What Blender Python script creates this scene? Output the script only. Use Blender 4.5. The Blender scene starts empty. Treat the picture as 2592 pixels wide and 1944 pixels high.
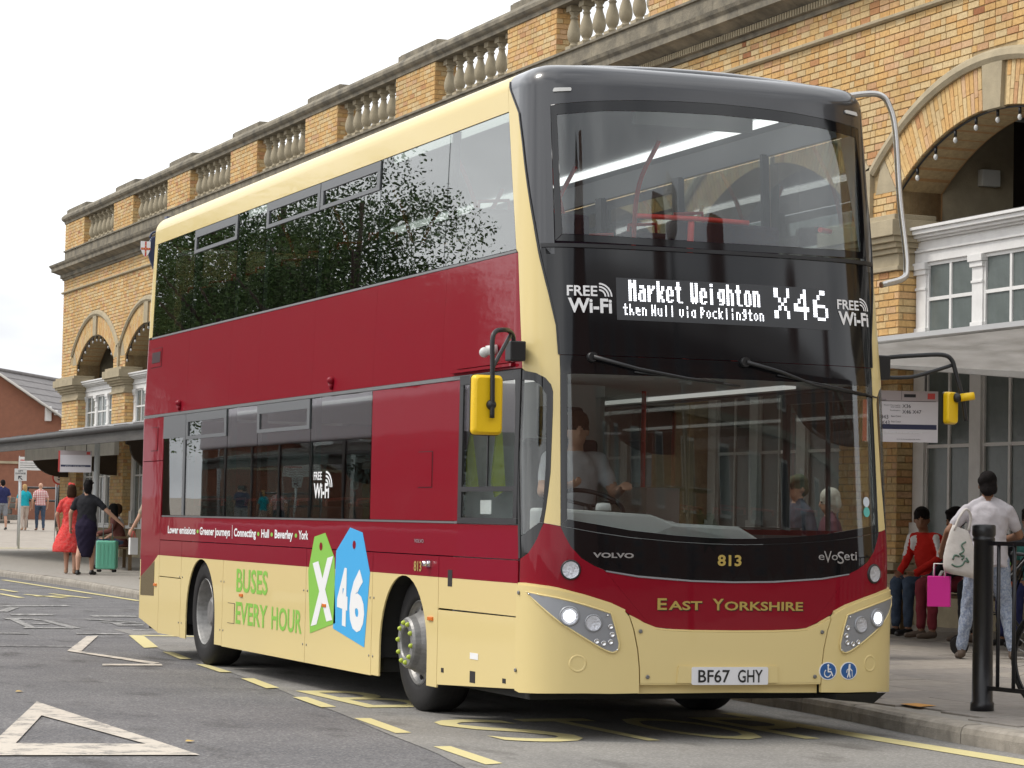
import bpy, bmesh, math, random
import numpy as np
from mathutils import Vector, Matrix
random.seed(7)
RNG = np.random.default_rng(11)
scene = bpy.context.scene
COL = scene.collection
R = math.radians

# ---------------------------------------------------------------- camera, sky, sun, exposure
cam_data = bpy.data.cameras.new('camera')
cam = bpy.data.objects.new('camera', cam_data)
COL.objects.link(cam)
_r = Vector((0.9334795, -0.3580925, 0.0196403)); _u = Vector((-0.0365913, -0.0406218, 0.9985044)); _f = Vector((0.3567591, 0.9328020, 0.0510227))
cam.matrix_world = Matrix(((_r.x, _u.x, -_f.x, -6.066456), (_r.y, _u.y, -_f.y, -15.254655), (_r.z, _u.z, -_f.z, 1.339266), (0, 0, 0, 1)))
cam_data.sensor_width = 36.0
cam_data.lens = 6816.5 / 2592 * 36.0
cam_data.clip_start = 0.1
cam_data.clip_end = 3000
scene.camera = cam

SUN_EL, SUN_AZ = 52.0, 292.0          # azimuth measured clockwise from +y
world = bpy.data.worlds.new('World'); scene.world = world; world.use_nodes = True
wn, wl = world.node_tree.nodes, world.node_tree.links
wn.clear()
w_out = wn.new('ShaderNodeOutputWorld'); w_bg = wn.new('ShaderNodeBackground')
w_sky = wn.new('ShaderNodeTexSky'); w_sky.sky_type = 'NISHITA'; w_sky.sun_disc = False
w_sky.sun_elevation = R(SUN_EL); w_sky.sun_rotation = R(SUN_AZ); w_sky.air_density = 1.0; w_sky.dust_density = 4.0
w_tc = wn.new('ShaderNodeTexCoord'); w_map = wn.new('ShaderNodeMapping'); w_map.inputs['Scale'].default_value = (1.0, 1.0, 3.0)
w_no = wn.new('ShaderNodeTexNoise'); w_no.inputs['Scale'].default_value = 2.2; w_no.inputs['Detail'].default_value = 6.0; w_no.inputs['Roughness'].default_value = 0.55
w_cr = wn.new('ShaderNodeValToRGB')
w_cr.color_ramp.elements[0].position = 0.36; w_cr.color_ramp.elements[0].color = (5.45, 5.6, 5.85, 1)
w_cr.color_ramp.elements[1].position = 0.60; w_cr.color_ramp.elements[1].color = (11.6, 11.7, 11.8, 1)
w_mix = wn.new('ShaderNodeMixRGB'); w_mix.inputs['Fac'].default_value = 0.9
w_bg.inputs['Strength'].default_value = 0.1
wl.new(w_tc.outputs['Generated'], w_map.inputs['Vector']); wl.new(w_map.outputs['Vector'], w_no.inputs['Vector'])
wl.new(w_no.outputs['Fac'], w_cr.inputs['Fac']); wl.new(w_sky.outputs['Color'], w_mix.inputs['Color1']); wl.new(w_cr.outputs['Color'], w_mix.inputs['Color2'])
wl.new(w_mix.outputs['Color'], w_bg.inputs['Color']); wl.new(w_bg.outputs['Background'], w_out.inputs['Surface'])

sun_data = bpy.data.lights.new('sun', 'SUN'); sun_data.energy = 1.3; sun_data.angle = R(14); sun_data.color = (1.0, 0.95, 0.88)
sun = bpy.data.objects.new('sun', sun_data); COL.objects.link(sun)
_az, _el = R(SUN_AZ), R(SUN_EL)
_sd = Vector((math.sin(_az) * math.cos(_el), math.cos(_az) * math.cos(_el), math.sin(_el)))
sun.rotation_euler = _sd.to_track_quat('Z', 'Y').to_euler()
sun.location = (-20, 10, 30)

scene.view_settings.view_transform = 'Standard'; scene.view_settings.look = 'None'
scene.view_settings.gamma = 1.0; scene.view_settings.use_curve_mapping = False
scene.view_settings.exposure = 0.70
scene.cycles.max_bounces = 10; scene.cycles.transparent_max_bounces = 24; scene.cycles.glossy_bounces = 4; scene.cycles.diffuse_bounces = 4
scene.cycles.caustics_reflective = False; scene.cycles.caustics_refractive = False
scene.cycles.use_denoising = True

# ---------------------------------------------------------------- materials
def srgb(r, g, b):
    f = lambda c: (c / 255 / 12.92) if c / 255 <= 0.04045 else ((c / 255 + 0.055) / 1.055) ** 2.4
    return (f(r), f(g), f(b), 1.0)
MATS = {}
def mat(name, col, rough=0.6, metal=0.0, spec=0.5, coat=0.0, noise=0.0, nscale=8.0, bump=0.0, bscale=60.0, emit=None, estr=0.0, col2=None, stretch=(1, 1, 1), detail=6.0, coatrough=0.05):
    """Principled material; noise mixes col with col2 (or a darker col), bump adds fine relief."""
    if name in MATS: return MATS[name]
    m = bpy.data.materials.new(name); m.use_nodes = True
    n, l = m.node_tree.nodes, m.node_tree.links
    b = n['Principled BSDF']
    b.inputs['Base Color'].default_value = col; b.inputs['Roughness'].default_value = rough; b.inputs['Metallic'].default_value = metal
    b.inputs['Specular IOR Level'].default_value = spec
    b.inputs['Coat Weight'].default_value = coat; b.inputs['Coat Roughness'].default_value = coatrough
    if emit: b.inputs['Emission Color'].default_value = emit; b.inputs['Emission Strength'].default_value = estr
    if noise or bump:
        tc = n.new('ShaderNodeTexCoord'); mp = n.new('ShaderNodeMapping'); mp.inputs['Scale'].default_value = stretch
        l.new(tc.outputs['Object'], mp.inputs['Vector'])
    if noise:
        t = n.new('ShaderNodeTexNoise'); t.inputs['Scale'].default_value = nscale; t.inputs['Detail'].default_value = detail; t.inputs['Roughness'].default_value = 0.65
        r = n.new('ShaderNodeValToRGB'); r.color_ramp.elements[0].position = 0.32; r.color_ramp.elements[1].position = 0.68
        c2 = col2 or tuple(c * (1 - noise) for c in col[:3]) + (1,)
        if col2:
            c2 = tuple(a * (1 - noise) + q * noise for a, q in zip(col, col2))
        r.color_ramp.elements[0].color = c2; r.color_ramp.elements[1].color = col
        l.new(mp.outputs['Vector'], t.inputs['Vector']); l.new(t.outputs['Fac'], r.inputs['Fac']); l.new(r.outputs['Color'], b.inputs['Base Color'])
    if bump:
        t2 = n.new('ShaderNodeTexNoise'); t2.inputs['Scale'].default_value = bscale; t2.inputs['Detail'].default_value = 4.0
        bp = n.new('ShaderNodeBump'); bp.inputs['Strength'].default_value = bump; bp.inputs['Distance'].default_value = 0.01
        l.new(mp.outputs['Vector'], t2.inputs['Vector']); l.new(t2.outputs['Fac'], bp.inputs['Height']); l.new(bp.outputs['Normal'], b.inputs['Normal'])
    MATS[name] = m
    return m

def glass(name, tint, refl=1.0, ior=1.5, wob=0.0, wscale=1.5):
    """Thin sheet glass: tinted transmission plus mirror reflection by Fresnel; wob gives a slight sheet ripple."""
    if name in MATS: return MATS[name]
    m = bpy.data.materials.new(name); m.use_nodes = True
    n, l = m.node_tree.nodes, m.node_tree.links; n.clear()
    o = n.new('ShaderNodeOutputMaterial'); mx = n.new('ShaderNodeMixShader'); t = n.new('ShaderNodeBsdfTransparent'); g = n.new('ShaderNodeBsdfGlossy')
    fr = n.new('ShaderNodeFresnel'); ge = n.new('ShaderNodeNewGeometry'); mr = n.new('ShaderNodeMapRange')   # same index met from either face of the sheet
    mr.inputs['To Min'].default_value = ior; mr.inputs['To Max'].default_value = 1 / ior; l.new(ge.outputs['Backfacing'], mr.inputs['Value']); l.new(mr.outputs['Result'], fr.inputs['IOR'])
    t.inputs['Color'].default_value = (tint[0], tint[1], tint[2], 1); g.inputs['Roughness'].default_value = 0.0; g.inputs['Color'].default_value = (refl, refl, refl, 1)
    if wob:
        tc = n.new('ShaderNodeTexCoord'); t2 = n.new('ShaderNodeTexNoise'); t2.inputs['Scale'].default_value = wscale; t2.inputs['Detail'].default_value = 2.0
        bp = n.new('ShaderNodeBump'); bp.inputs['Strength'].default_value = wob; bp.inputs['Distance'].default_value = 0.01
        l.new(tc.outputs['Object'], t2.inputs['Vector']); l.new(t2.outputs['Fac'], bp.inputs['Height']); l.new(bp.outputs['Normal'], g.inputs['Normal'])
    l.new(fr.outputs['Fac'], mx.inputs['Fac']); l.new(t.outputs['BSDF'], mx.inputs[1]); l.new(g.outputs['BSDF'], mx.inputs[2]); l.new(mx.outputs['Shader'], o.inputs['Surface'])
    MATS[name] = m
    return m

def attr_mat(name, ramp, rough=0.85, bump=0.4, bscale=90.0, use_object_random=False, grime=0.25):
    """Masonry: one colour per piece, picked from a ramp by a per-face number (or the object's random number)."""
    m = bpy.data.materials.new(name); m.use_nodes = True
    n, l = m.node_tree.nodes, m.node_tree.links; b = n['Principled BSDF']; b.inputs['Roughness'].default_value = rough; b.inputs['Specular IOR Level'].default_value = 0.25
    if use_object_random:
        src = n.new('ShaderNodeObjectInfo').outputs['Random']
    else:
        a = n.new('ShaderNodeAttribute'); a.attribute_name = 'piece'; src = a.outputs['Fac']
    r = n.new('ShaderNodeValToRGB'); r.color_ramp.interpolation = 'LINEAR'
    el = r.color_ramp.elements
    while len(el) < len(ramp): el.new(0.5)
    for e, (p, c) in zip(el, ramp): e.position = p; e.color = c
    l.new(src, r.inputs['Fac'])
    tc = n.new('ShaderNodeTexCoord'); ge = n.new('ShaderNodeNewGeometry')
    t = n.new('ShaderNodeTexNoise'); t.inputs['Scale'].default_value = 1.3; t.inputs['Detail'].default_value = 7.0
    rr = n.new('ShaderNodeValToRGB'); rr.color_ramp.elements[0].position = 0.35; rr.color_ramp.elements[0].color = (1 - grime, 1 - grime * 1.05, 1 - grime * 1.1, 1); rr.color_ramp.elements[1].position = 0.6; rr.color_ramp.elements[1].color = (1, 1, 1, 1)
    mx = n.new('ShaderNodeMixRGB'); mx.blend_type = 'MULTIPLY'; mx.inputs['Fac'].default_value = 1.0
    t3 = n.new('ShaderNodeTexNoise'); t3.inputs['Scale'].default_value = 30.0; t3.inputs['Detail'].default_value = 4.0
    r3 = n.new('ShaderNodeValToRGB'); r3.color_ramp.elements[0].position = 0.3; r3.color_ramp.elements[0].color = (0.78, 0.76, 0.74, 1); r3.color_ramp.elements[1].position = 0.65; r3.color_ramp.elements[1].color = (1, 1, 1, 1)
    mx3 = n.new('ShaderNodeMixRGB'); mx3.blend_type = 'MULTIPLY'; mx3.inputs['Fac'].default_value = 1.0
    l.new(ge.outputs['Position'], t.inputs['Vector']); l.new(ge.outputs['Position'], t3.inputs['Vector'])
    l.new(t.outputs['Fac'], rr.inputs['Fac']); l.new(t3.outputs['Fac'], r3.inputs['Fac'])
    l.new(r.outputs['Color'], mx.inputs['Color1']); l.new(rr.outputs['Color'], mx.inputs['Color2'])
    l.new(mx.outputs['Color'], mx3.inputs['Color1']); l.new(r3.outputs['Color'], mx3.inputs['Color2']); l.new(mx3.outputs['Color'], b.inputs['Base Color'])
    bp = n.new('ShaderNodeBump'); bp.inputs['Strength'].default_value = bump; bp.inputs['Distance'].default_value = 0.006
    t4 = n.new('ShaderNodeTexNoise'); t4.inputs['Scale'].default_value = bscale; t4.inputs['Detail'].default_value = 4.0
    l.new(ge.outputs['Position'], t4.inputs['Vector']); l.new(t4.outputs['Fac'], bp.inputs['Height']); l.new(bp.outputs['Normal'], b.inputs['Normal'])
    return m

# ---------------------------------------------------------------- object helpers
def tag(o, label=None, cat=None, group=None, kind=None):
    if label: o['label'] = label
    if cat: o['category'] = cat
    if group: o['group'] = group
    if kind: o['kind'] = kind
    return o
def link(name, me, parent=None):
    o = bpy.data.objects.new(name, me); COL.objects.link(o)
    if parent is not None: o.parent = parent
    return o
def empty(name, loc=(0, 0, 0), rz=0.0, label=None, cat=None, group=None):
    o = bpy.data.objects.new(name, None); COL.objects.link(o); o.empty_display_size = 0.2
    o.location = loc; o.rotation_euler = (0, 0, rz)
    return tag(o, label, cat, group)
def copy_tree(o, parent=None):
    c = o.copy(); COL.objects.link(c); c.parent = parent
    for ch in list(o.children): copy_tree(ch, c)
    return c
class MB:
    """Collects shapes into one mesh."""
    def __init__(s): s.v = []; s.f = []; s.sm = []; s.piece = []; s.cur = 0.0
    def add(s, vs, fs, smooth=False):
        k = len(s.v); s.v.extend([tuple(p) for p in vs])
        for f in fs: s.f.append(tuple(i + k for i in f)); s.sm.append(smooth); s.piece.append(s.cur)
        return s
    def box(s, x0, x1, y0, y1, z0, z1):
        return s.add([(x0, y0, z0), (x1, y0, z0), (x1, y1, z0), (x0, y1, z0), (x0, y0, z1), (x1, y0, z1), (x1, y1, z1), (x0, y1, z1)],
                     [(0, 3, 2, 1), (4, 5, 6, 7), (0, 1, 5, 4), (1, 2, 6, 5), (2, 3, 7, 6), (3, 0, 4, 7)])
    def quad(s, a, b, c, d): return s.add([a, b, c, d], [(0, 1, 2, 3)])
    def tube(s, path, r, n=10, cap=True, closed=False):
        path = [Vector(p) for p in path]; m = len(path); rs = r if isinstance(r, (list, tuple)) else [r] * m
        vs = []; prev = None
        for i, p in enumerate(path):
            if closed: d = path[(i + 1) % m] - path[i - 1]
            else: d = path[min(i + 1, m - 1)] - path[max(i - 1, 0)]
            d.normalize()
            if prev is None:
                a = Vector((0, 0, 1)) if abs(d.z) < 0.9 else Vector((1, 0, 0))
                x = d.cross(a).normalized()
            else: x = (prev - d * prev.dot(d)).normalized()
            prev = x; y = d.cross(x)
            for j in range(n):
                t = 2 * math.pi * j / n; vs.append(p + (x * math.cos(t) + y * math.sin(t)) * rs[i])
        fs = []
        for i in range(m if closed else m - 1):
            for j in range(n):
                a, b = i * n + j, i * n + (j + 1) % n; i2 = (i + 1) % m
                fs.append((a, b, i2 * n + (j + 1) % n, i2 * n + j))
        k = len(s.v); s.add(vs, fs, True)
        if cap and not closed:
            s.f.append(tuple(k + j for j in range(n))[::-1]); s.sm.append(False); s.piece.append(s.cur)
            s.f.append(tuple(k + (m - 1) * n + j for j in range(n))); s.sm.append(False); s.piece.append(s.cur)
        return s
    def lathe(s, prof, n=16, M=None, smooth=True, caps=True):
        """prof: (radius, height) pairs turned about the local z axis; M places it."""
        vs = []; m = len(prof)
        for (r, h) in prof:
            for j in range(n):
                t = 2 * math.pi * j / n; p = Vector((r * math.cos(t), r * math.sin(t), h)); vs.append(M @ p if M else p)
        fs = [(i * n + j, i * n + (j + 1) % n, (i + 1) * n + (j + 1) % n, (i + 1) * n + j) for i in range(m - 1) for j in range(n)]
        k = len(s.v); s.add(vs, fs, smooth)
        for i, flip in ((0, True), (m - 1, False)):
            if caps and prof[i][0] > 1e-6:
                f = tuple(k + i * n + j for j in range(n)); s.f.append(f[::-1] if flip else f); s.sm.append(False); s.piece.append(s.cur)
        return s
    def ball(s, c, r, n=12, m=8, M=None):
        rr = r if isinstance(r, (tuple, list)) else (r, r, r); vs = []
        for i in range(m + 1):
            a = math.pi * i / m
            for j in range(n):
                b = 2 * math.pi * j / n
                p = Vector((rr[0] * math.sin(a) * math.cos(b), rr[1] * math.sin(a) * math.sin(b), rr[2] * math.cos(a)))
                if M: p = M @ p
                vs.append(p + Vector(c))
        fs = [(i * n + j, (i + 1) * n + j, (i + 1) * n + (j + 1) % n, i * n + (j + 1) % n) for i in range(m) for j in range(n)]
        return s.add(vs, fs, True)
    def prism(s, poly, fn, t0, t1):
        """poly of 2D points, extruded; fn(a, b, t) gives the 3D point."""
        n = len(poly); k = len(s.v)
        s.v.extend([tuple(fn(a, b, t0)) for a, b in poly]); s.v.extend([tuple(fn(a, b, t1)) for a, b in poly])
        fs = [tuple(range(n))[::-1], tuple(range(n, 2 * n))] + [(i, (i + 1) % n, n + (i + 1) % n, n + i) for i in range(n)]
        for f in fs: s.f.append(tuple(i + k for i in f)); s.sm.append(False); s.piece.append(s.cur)
        return s
    def build(s, name, m, parent=None, bevel=0.0, attr=False, fix=False):
        me = bpy.data.meshes.new(name); me.from_pydata(s.v, [], s.f)
        me.polygons.foreach_set('use_smooth', s.sm)
        if attr:
            a = me.attributes.new('piece', 'FLOAT', 'FACE'); a.data.foreach_set('value', s.piece)
        if fix:
            bm = bmesh.new(); bm.from_mesh(me); bmesh.ops.recalc_face_normals(bm, faces=bm.faces); bm.to_mesh(me); bm.free()
        me.update()
        if m is not None: me.materials.append(m)
        o = link(name, me, parent)
        if bevel:
            md = o.modifiers.new('bevel', 'BEVEL'); md.width = bevel; md.segments = 2; md.limit_method = 'ANGLE'; md.angle_limit = R(40)
        return o
def bez(pts, n=8):
    """Catmull-Rom through pts (tuples of any length)."""
    P = [np.array(p, float) for p in pts]; P = [2 * P[0] - P[1]] + P + [2 * P[-1] - P[-2]]; out = []
    for i in range(1, len(P) - 2):
        for t in np.linspace(0, 1, n, endpoint=False):
            a, b, c, d = P[i - 1], P[i], P[i + 1], P[i + 2]
            out.append(tuple(0.5 * (2 * b + (c - a) * t + (2 * a - 5 * b + 4 * c - d) * t * t + (3 * b - a - 3 * c + d) * t ** 3)))
    out.append(tuple(P[-2])); return out
def round_poly(pts, r, n=4):
    """Round the corners of a 2D polygon."""
    out = []; m = len(pts)
    for i in range(m):
        p, a, b = Vector(pts[i]), Vector(pts[i - 1]), Vector(pts[(i + 1) % m])
        da, db = (a - p), (b - p); la, lb = da.length, db.length; k = min(r, la * 0.45, lb * 0.45)
        s, e = p + da.normalized() * k, p + db.normalized() * k
        for t in np.linspace(0, 1, n + 1):
            q = s * (1 - t) ** 2 + p * 2 * t * (1 - t) + e * t * t; out.append((q.x, q.y))
    return out
_txt = {}
def text2d(body, bold=0.0, shear=0.0, spacing=1.0):
    """Flat letter outlines as (verts, faces), scaled so that the box is 0..1 wide and 0..1 high."""
    key = (body, bold, shear, spacing)
    if key in _txt: return _txt[key]
    cu = bpy.data.curves.new('lettering', 'FONT'); cu.body = body; cu.offset = bold; cu.shear = shear; cu.space_character = spacing; cu.resolution_u = 3
    o = bpy.data.objects.new('lettering', cu); COL.objects.link(o)
    dg = bpy.context.evaluated_depsgraph_get(); me = bpy.data.meshes.new_from_object(o.evaluated_get(dg))
    v = np.array([p.co[:2] for p in me.vertices]); f = [tuple(p.vertices) for p in me.polygons]
    bpy.data.objects.remove(o); bpy.data.curves.remove(cu); bpy.data.meshes.remove(me)
    lo, hi = v.min(0), v.max(0); asp = (hi[0] - lo[0]) / (hi[1] - lo[1])
    _txt[key] = ((v - lo) / (hi - lo), f, asp)
    return _txt[key]
def put_text(mb, body, fn, a0, a1, b0, b1, bold=0.0, shear=0.0, spacing=1.0):
    """Lay letters on a surface: fn(a, b) -> 3D, box a0..a1 by b0..b1."""
    v, f, asp = text2d(body, bold, shear, spacing)
    mb.add([fn(a0 + (a1 - a0) * x, b0 + (b1 - b0) * y) for x, y in v], f)
    return mb

M_ = {}
M_['asphalt'] = mat('asphalt', (0.115, 0.114, 0.118, 1), 0.92, spec=0.25, noise=0.35, nscale=45, bump=0.8, bscale=190, detail=10)
M_['bay'] = mat('bay_surface', (0.155, 0.150, 0.142, 1), 0.9, spec=0.25, noise=0.25, nscale=30, bump=0.6, bscale=170, detail=10)
M_['paving'] = mat('paving', (0.36, 0.335, 0.30, 1), 0.9, spec=0.2, noise=0.2, nscale=12, bump=0.5, bscale=120)
M_['joint'] = mat('joint_grout', (0.11, 0.10, 0.09, 1), 0.95, spec=0.1, noise=0.3, nscale=20)
M_['kerb'] = mat('kerb_concrete', (0.38, 0.345, 0.295, 1), 0.9, spec=0.2, noise=0.4, nscale=6, bump=0.6, bscale=90)
M_['yellow'] = mat('yellow_paint', (0.62, 0.53, 0.22, 1), 0.8, spec=0.2, noise=0.35, nscale=25, col2=(0.30, 0.27, 0.17, 1), bump=0.5, bscale=160)
M_['white_line'] = mat('white_road_paint', (0.55, 0.51, 0.45, 1), 0.85, spec=0.2, noise=0.5, nscale=14, col2=(0.20, 0.19, 0.18, 1), bump=0.5, bscale=160)
M_['stone'] = mat('sandstone', (0.43, 0.365, 0.25, 1), 0.9, spec=0.2, noise=0.45, nscale=3.5, col2=(0.20, 0.175, 0.125, 1), bump=0.5, bscale=50)
M_['stone_dark'] = mat('weathered_sandstone', (0.30, 0.265, 0.20, 1), 0.92, spec=0.2, noise=0.8, nscale=2.6, col2=(0.075, 0.072, 0.065, 1), bump=0.8, bscale=30, detail=9)
M_['mortar'] = mat('mortar', (0.47, 0.355, 0.20, 1), 0.95, spec=0.1, noise=0.3, nscale=15)
M_['white'] = mat('white_paint', (0.72, 0.71, 0.69, 1), 0.5, spec=0.4, noise=0.12, nscale=6)
M_['black'] = mat('black_paint', (0.010, 0.010, 0.012, 1), 0.35, spec=0.5, bump=0.15, bscale=60)
M_['rubber'] = mat('rubber', (0.022, 0.021, 0.021, 1), 0.75, spec=0.3, noise=0.3, nscale=20)
M_['timber'] = mat('dark_timber', (0.075, 0.055, 0.040, 1), 0.75, spec=0.25, noise=0.4, nscale=10, stretch=(1, 8, 8))
M_['bench'] = mat('bench_timber', (0.20, 0.135, 0.075, 1), 0.7, spec=0.25, noise=0.4, nscale=12, stretch=(1, 6, 6))
M_['lead'] = mat('lead_sheet', (0.36, 0.345, 0.33, 1), 0.7, spec=0.3, noise=0.75, nscale=3.0, col2=(0.15, 0.14, 0.125, 1), bump=0.5, bscale=16, detail=10)
M_['wglass'] = mat('obscured_window_glass', (0.125, 0.145, 0.138, 1), 0.22, spec=0.5, noise=0.5, nscale=2.5, col2=(0.045, 0.055, 0.052, 1), bump=0.25, bscale=9)
M_['skin'] = mat('skin', (0.50, 0.29, 0.20, 1), 0.55, spec=0.3)
M_['skin_dark'] = mat('skin_dark', (0.24, 0.125, 0.075, 1), 0.55, spec=0.3)
def cloth(name, col, **k): return mat(name, col, 0.9, spec=0.15, bump=k.pop('bump', 0.5), bscale=k.pop('bscale', 25), noise=k.pop('noise', 0.15), nscale=k.pop('nscale', 9), **k)
# ---------------------------------------------------------------- ground, road, pavement
def gz(y): return 0.0 if y < 16 else 0.0016 * (y - 16)
KERB = bez([(2.60, -16), (2.62, -6), (2.64, -1.0), (2.70, 0.2), (2.84, 1.2), (2.96, 2.6), (3.10, 6), (3.30, 12), (3.48, 20), (3.62, 26), (3.86, 33), (3.80, 40), (3.74, 50), (3.70, 62)], 6)
_ky = [p[1] for p in KERB]; _kx = [p[0] for p in KERB]
def kerb_x(y): return float(np.interp(y, _ky, _kx))
CF = 0.018
def pav(x, y): return gz(y) + 0.125 + CF * (x - kerb_x(y))
g = MB()
g.quad((-900, -900, -0.12), (900, -900, -0.12), (900, 16, -0.12), (-900, 16, -0.12))
g.quad((-900, 16, -0.12), (900, 16, -0.12), (900, 1500, -0.05), (-900, 1500, -0.05))
tag(g.build('ground', mat('far_ground', (0.16, 0.15, 0.13, 1), 0.95, noise=0.3, nscale=0.4)), kind='structure')
r_ = MB(); ys = [-70, -30, -10, 16, 30, 45, 62]
for a, b in zip(ys[:-1], ys[1:]): r_.quad((-14, a, gz(a)), (4.6, a, gz(a)), (4.6, b, gz(b)), (-14, b, gz(b)))
r_.quad((-14, 62, gz(62)), (30, 62, gz(62)), (30, 70, gz(70)), (-14, 70, gz(70)))
road = tag(r_.build('road', M_['asphalt']), kind='structure')
# asphalt: aggregate speckle and tyre-worn lighter tracks
def dress_asphalt(m, lo, hi):
    n, l = m.node_tree.nodes, m.node_tree.links; b = n['Principled BSDF']
    tc = n.new('ShaderNodeTexCoord'); v = n.new('ShaderNodeTexVoronoi'); v.inputs['Scale'].default_value = 75.0
    cr = n.new('ShaderNodeValToRGB'); cr.color_ramp.elements[0].position = 0.0; cr.color_ramp.elements[0].color = hi; cr.color_ramp.elements[1].position = 0.55; cr.color_ramp.elements[1].color = lo
    t = n.new('ShaderNodeTexNoise'); t.inputs['Scale'].default_value = 0.9; t.inputs['Detail'].default_value = 8.0
    c2 = n.new('ShaderNodeValToRGB'); c2.color_ramp.elements[0].position = 0.3; c2.color_ramp.elements[0].color = (0.82, 0.82, 0.83, 1); c2.color_ramp.elements[1].position = 0.7; c2.color_ramp.elements[1].color = (1.15, 1.14, 1.12, 1)
    mx = n.new('ShaderNodeMixRGB'); mx.blend_type = 'MULTIPLY'; mx.inputs['Fac'].default_value = 1.0
    wn_ = n.new('ShaderNodeTexWhiteNoise'); 
    l.new(tc.outputs['Object'], v.inputs['Vector']); l.new(v.outputs['Color'], cr.inputs['Fac']); l.new(tc.outputs['Object'], t.inputs['Vector']); l.new(t.outputs['Fac'], c2.inputs['Fac'])
    l.new(cr.outputs['Color'], mx.inputs['Color1']); l.new(c2.outputs['Color'], mx.inputs['Color2'])
    st_ = n.new('ShaderNodeTexNoise'); st_.inputs['Scale'].default_value = 2.6; st_.inputs['Detail'].default_value = 5.0; mp = n.new('ShaderNodeMapping'); mp.inputs['Scale'].default_value = (1.0, 0.35, 1.0)
    c3 = n.new('ShaderNodeValToRGB'); c3.color_ramp.elements[0].position = 0.30; c3.color_ramp.elements[0].color = (0.62, 0.61, 0.60, 1); c3.color_ramp.elements[1].position = 0.44; c3.color_ramp.elements[1].color = (1, 1, 1, 1)
    m3 = n.new('ShaderNodeMixRGB'); m3.blend_type = 'MULTIPLY'; m3.inputs['Fac'].default_value = 1.0
    l.new(tc.outputs['Object'], mp.inputs['Vector']); l.new(mp.outputs['Vector'], st_.inputs['Vector']); l.new(st_.outputs['Fac'], c3.inputs['Fac']); l.new(mx.outputs['Color'], m3.inputs['Color1']); l.new(c3.outputs['Color'], m3.inputs['Color2']); l.new(m3.outputs['Color'], b.inputs['Base Color'])
dress_asphalt(M_['asphalt'], (0.140, 0.137, 0.141, 1), (0.29, 0.285, 0.28, 1))
dress_asphalt(M_['bay'], (0.215, 0.208, 0.195, 1), (0.33, 0.32, 0.30, 1))
bay_l = bez([(0.85, 15.6), (0.72, 13.95), (0.34, 11.28), (0.17, 9.17), (-0.05, 6.71), (-0.21, 5.03), (-0.39, 3.58), (-0.5, 2.45), (-0.72, 0.78), (-0.87, -0.53), (-1.02, -1.46), (-1.45, -4.5), (-2.4, -11)], 4)
b_ = MB()
for p, q in zip(bay_l[:-1], bay_l[1:]):
    b_.quad((p[0], p[1], 0.004), (q[0], q[1], 0.004), (4.0, q[1], 0.004), (4.0, p[1], 0.004))
tag(b_.build('bus_bay', M_['bay']), kind='structure')

# pavement: a base sheet, kerb stones along the road, paving slabs in rows across
pv = MB(); xs = [0.0, 0.5, 1.0]
yy = list(np.arange(-16, 62.1, 1.0))
for a, b in zip(yy[:-1], yy[1:]):
    for s0, s1 in ((0.10, 7.6),):
        xa0, xa1, xb0, xb1 = kerb_x(a) + s0, kerb_x(a) + s1, kerb_x(b) + s0, kerb_x(b) + s1
        dz = -0.014 if b <= 13 else 0.0
        pv.quad((xa0, a, pav(xa0, a) + dz), (xa1, a, pav(xa1, a) + dz), (xb1, b, pav(xb1, b) + dz), (xb0, b, pav(xb0, b) + dz))
pv.quad((3.8, 62, gz(62) + 0.125), (14, 62, gz(62) + 0.125), (14, 62, -0.1), (3.8, 62, -0.1))
pavement = tag(pv.build('pavement', M_['paving']), kind='structure')
rnd = random.Random(3)
y = -16.0; k = 0
while y < 61:
    L = 0.915; y1 = min(y + L, 61.5); g_ = 0.006
    xa, xb = kerb_x(y + g_), kerb_x(y1 - g_); za, zb = gz(y), gz(y1); m = MB()
    prof = [(0.0, -0.1), (0.0, 0.07), (0.012, 0.105), (0.035, 0.121), (0.15, 0.125), (0.15, -0.1)]
    n = len(prof); j = rnd.uniform(-0.003, 0.003)
    va = [(xa + p[0], y + g_, za + p[1] + j) for p in prof]; vb = [(xb + p[0], y1 - g_, zb + p[1] + j) for p in prof]
    m.add(va + vb, [(i, i + 1, n + i + 1, n + i) for i in range(n - 1)] + [tuple(range(n))[::-1], tuple(range(n, 2 * n))])
    m.build('kerb_stone', M_['kerb'], pavement, fix=True)
    y = y1
slab_me = {}
for L in (0.45, 0.6, 0.75, 0.9):
    m = MB(); e = 0.006
    m.add([(e, e, 0), (L - e, e, 0), (L - e, 0.6 - e, 0), (e, 0.6 - e, 0), (e * .3, e * .3, -0.004), (L - e * .3, e * .3, -0.004), (L - e * .3, 0.6 - e * .3, -0.004), (e * .3, 0.6 - e * .3, -0.004),
           (e * .3, e * .3, -0.03), (L - e * .3, e * .3, -0.03), (L - e * .3, 0.6 - e * .3, -0.03), (e * .3, 0.6 - e * .3, -0.03)],
          [(0, 1, 2, 3)] + [(i + 4, (i + 1) % 4 + 4, (i + 1) % 4, i) for i in range(4)] + [(i + 8, (i + 1) % 4 + 8, (i + 1) % 4 + 4, i + 4) for i in range(4)])
    o = m.build('paving_slab', None, pavement); slab_me[L] = o.data; bpy.data.objects.remove(o)
slab_mat = mat('paving_slab', (0.36, 0.33, 0.295, 1), 0.9, spec=0.2, noise=0.25, nscale=9, bump=0.4, bscale=140)
_n, _l = slab_mat.node_tree.nodes, slab_mat.node_tree.links
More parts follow.
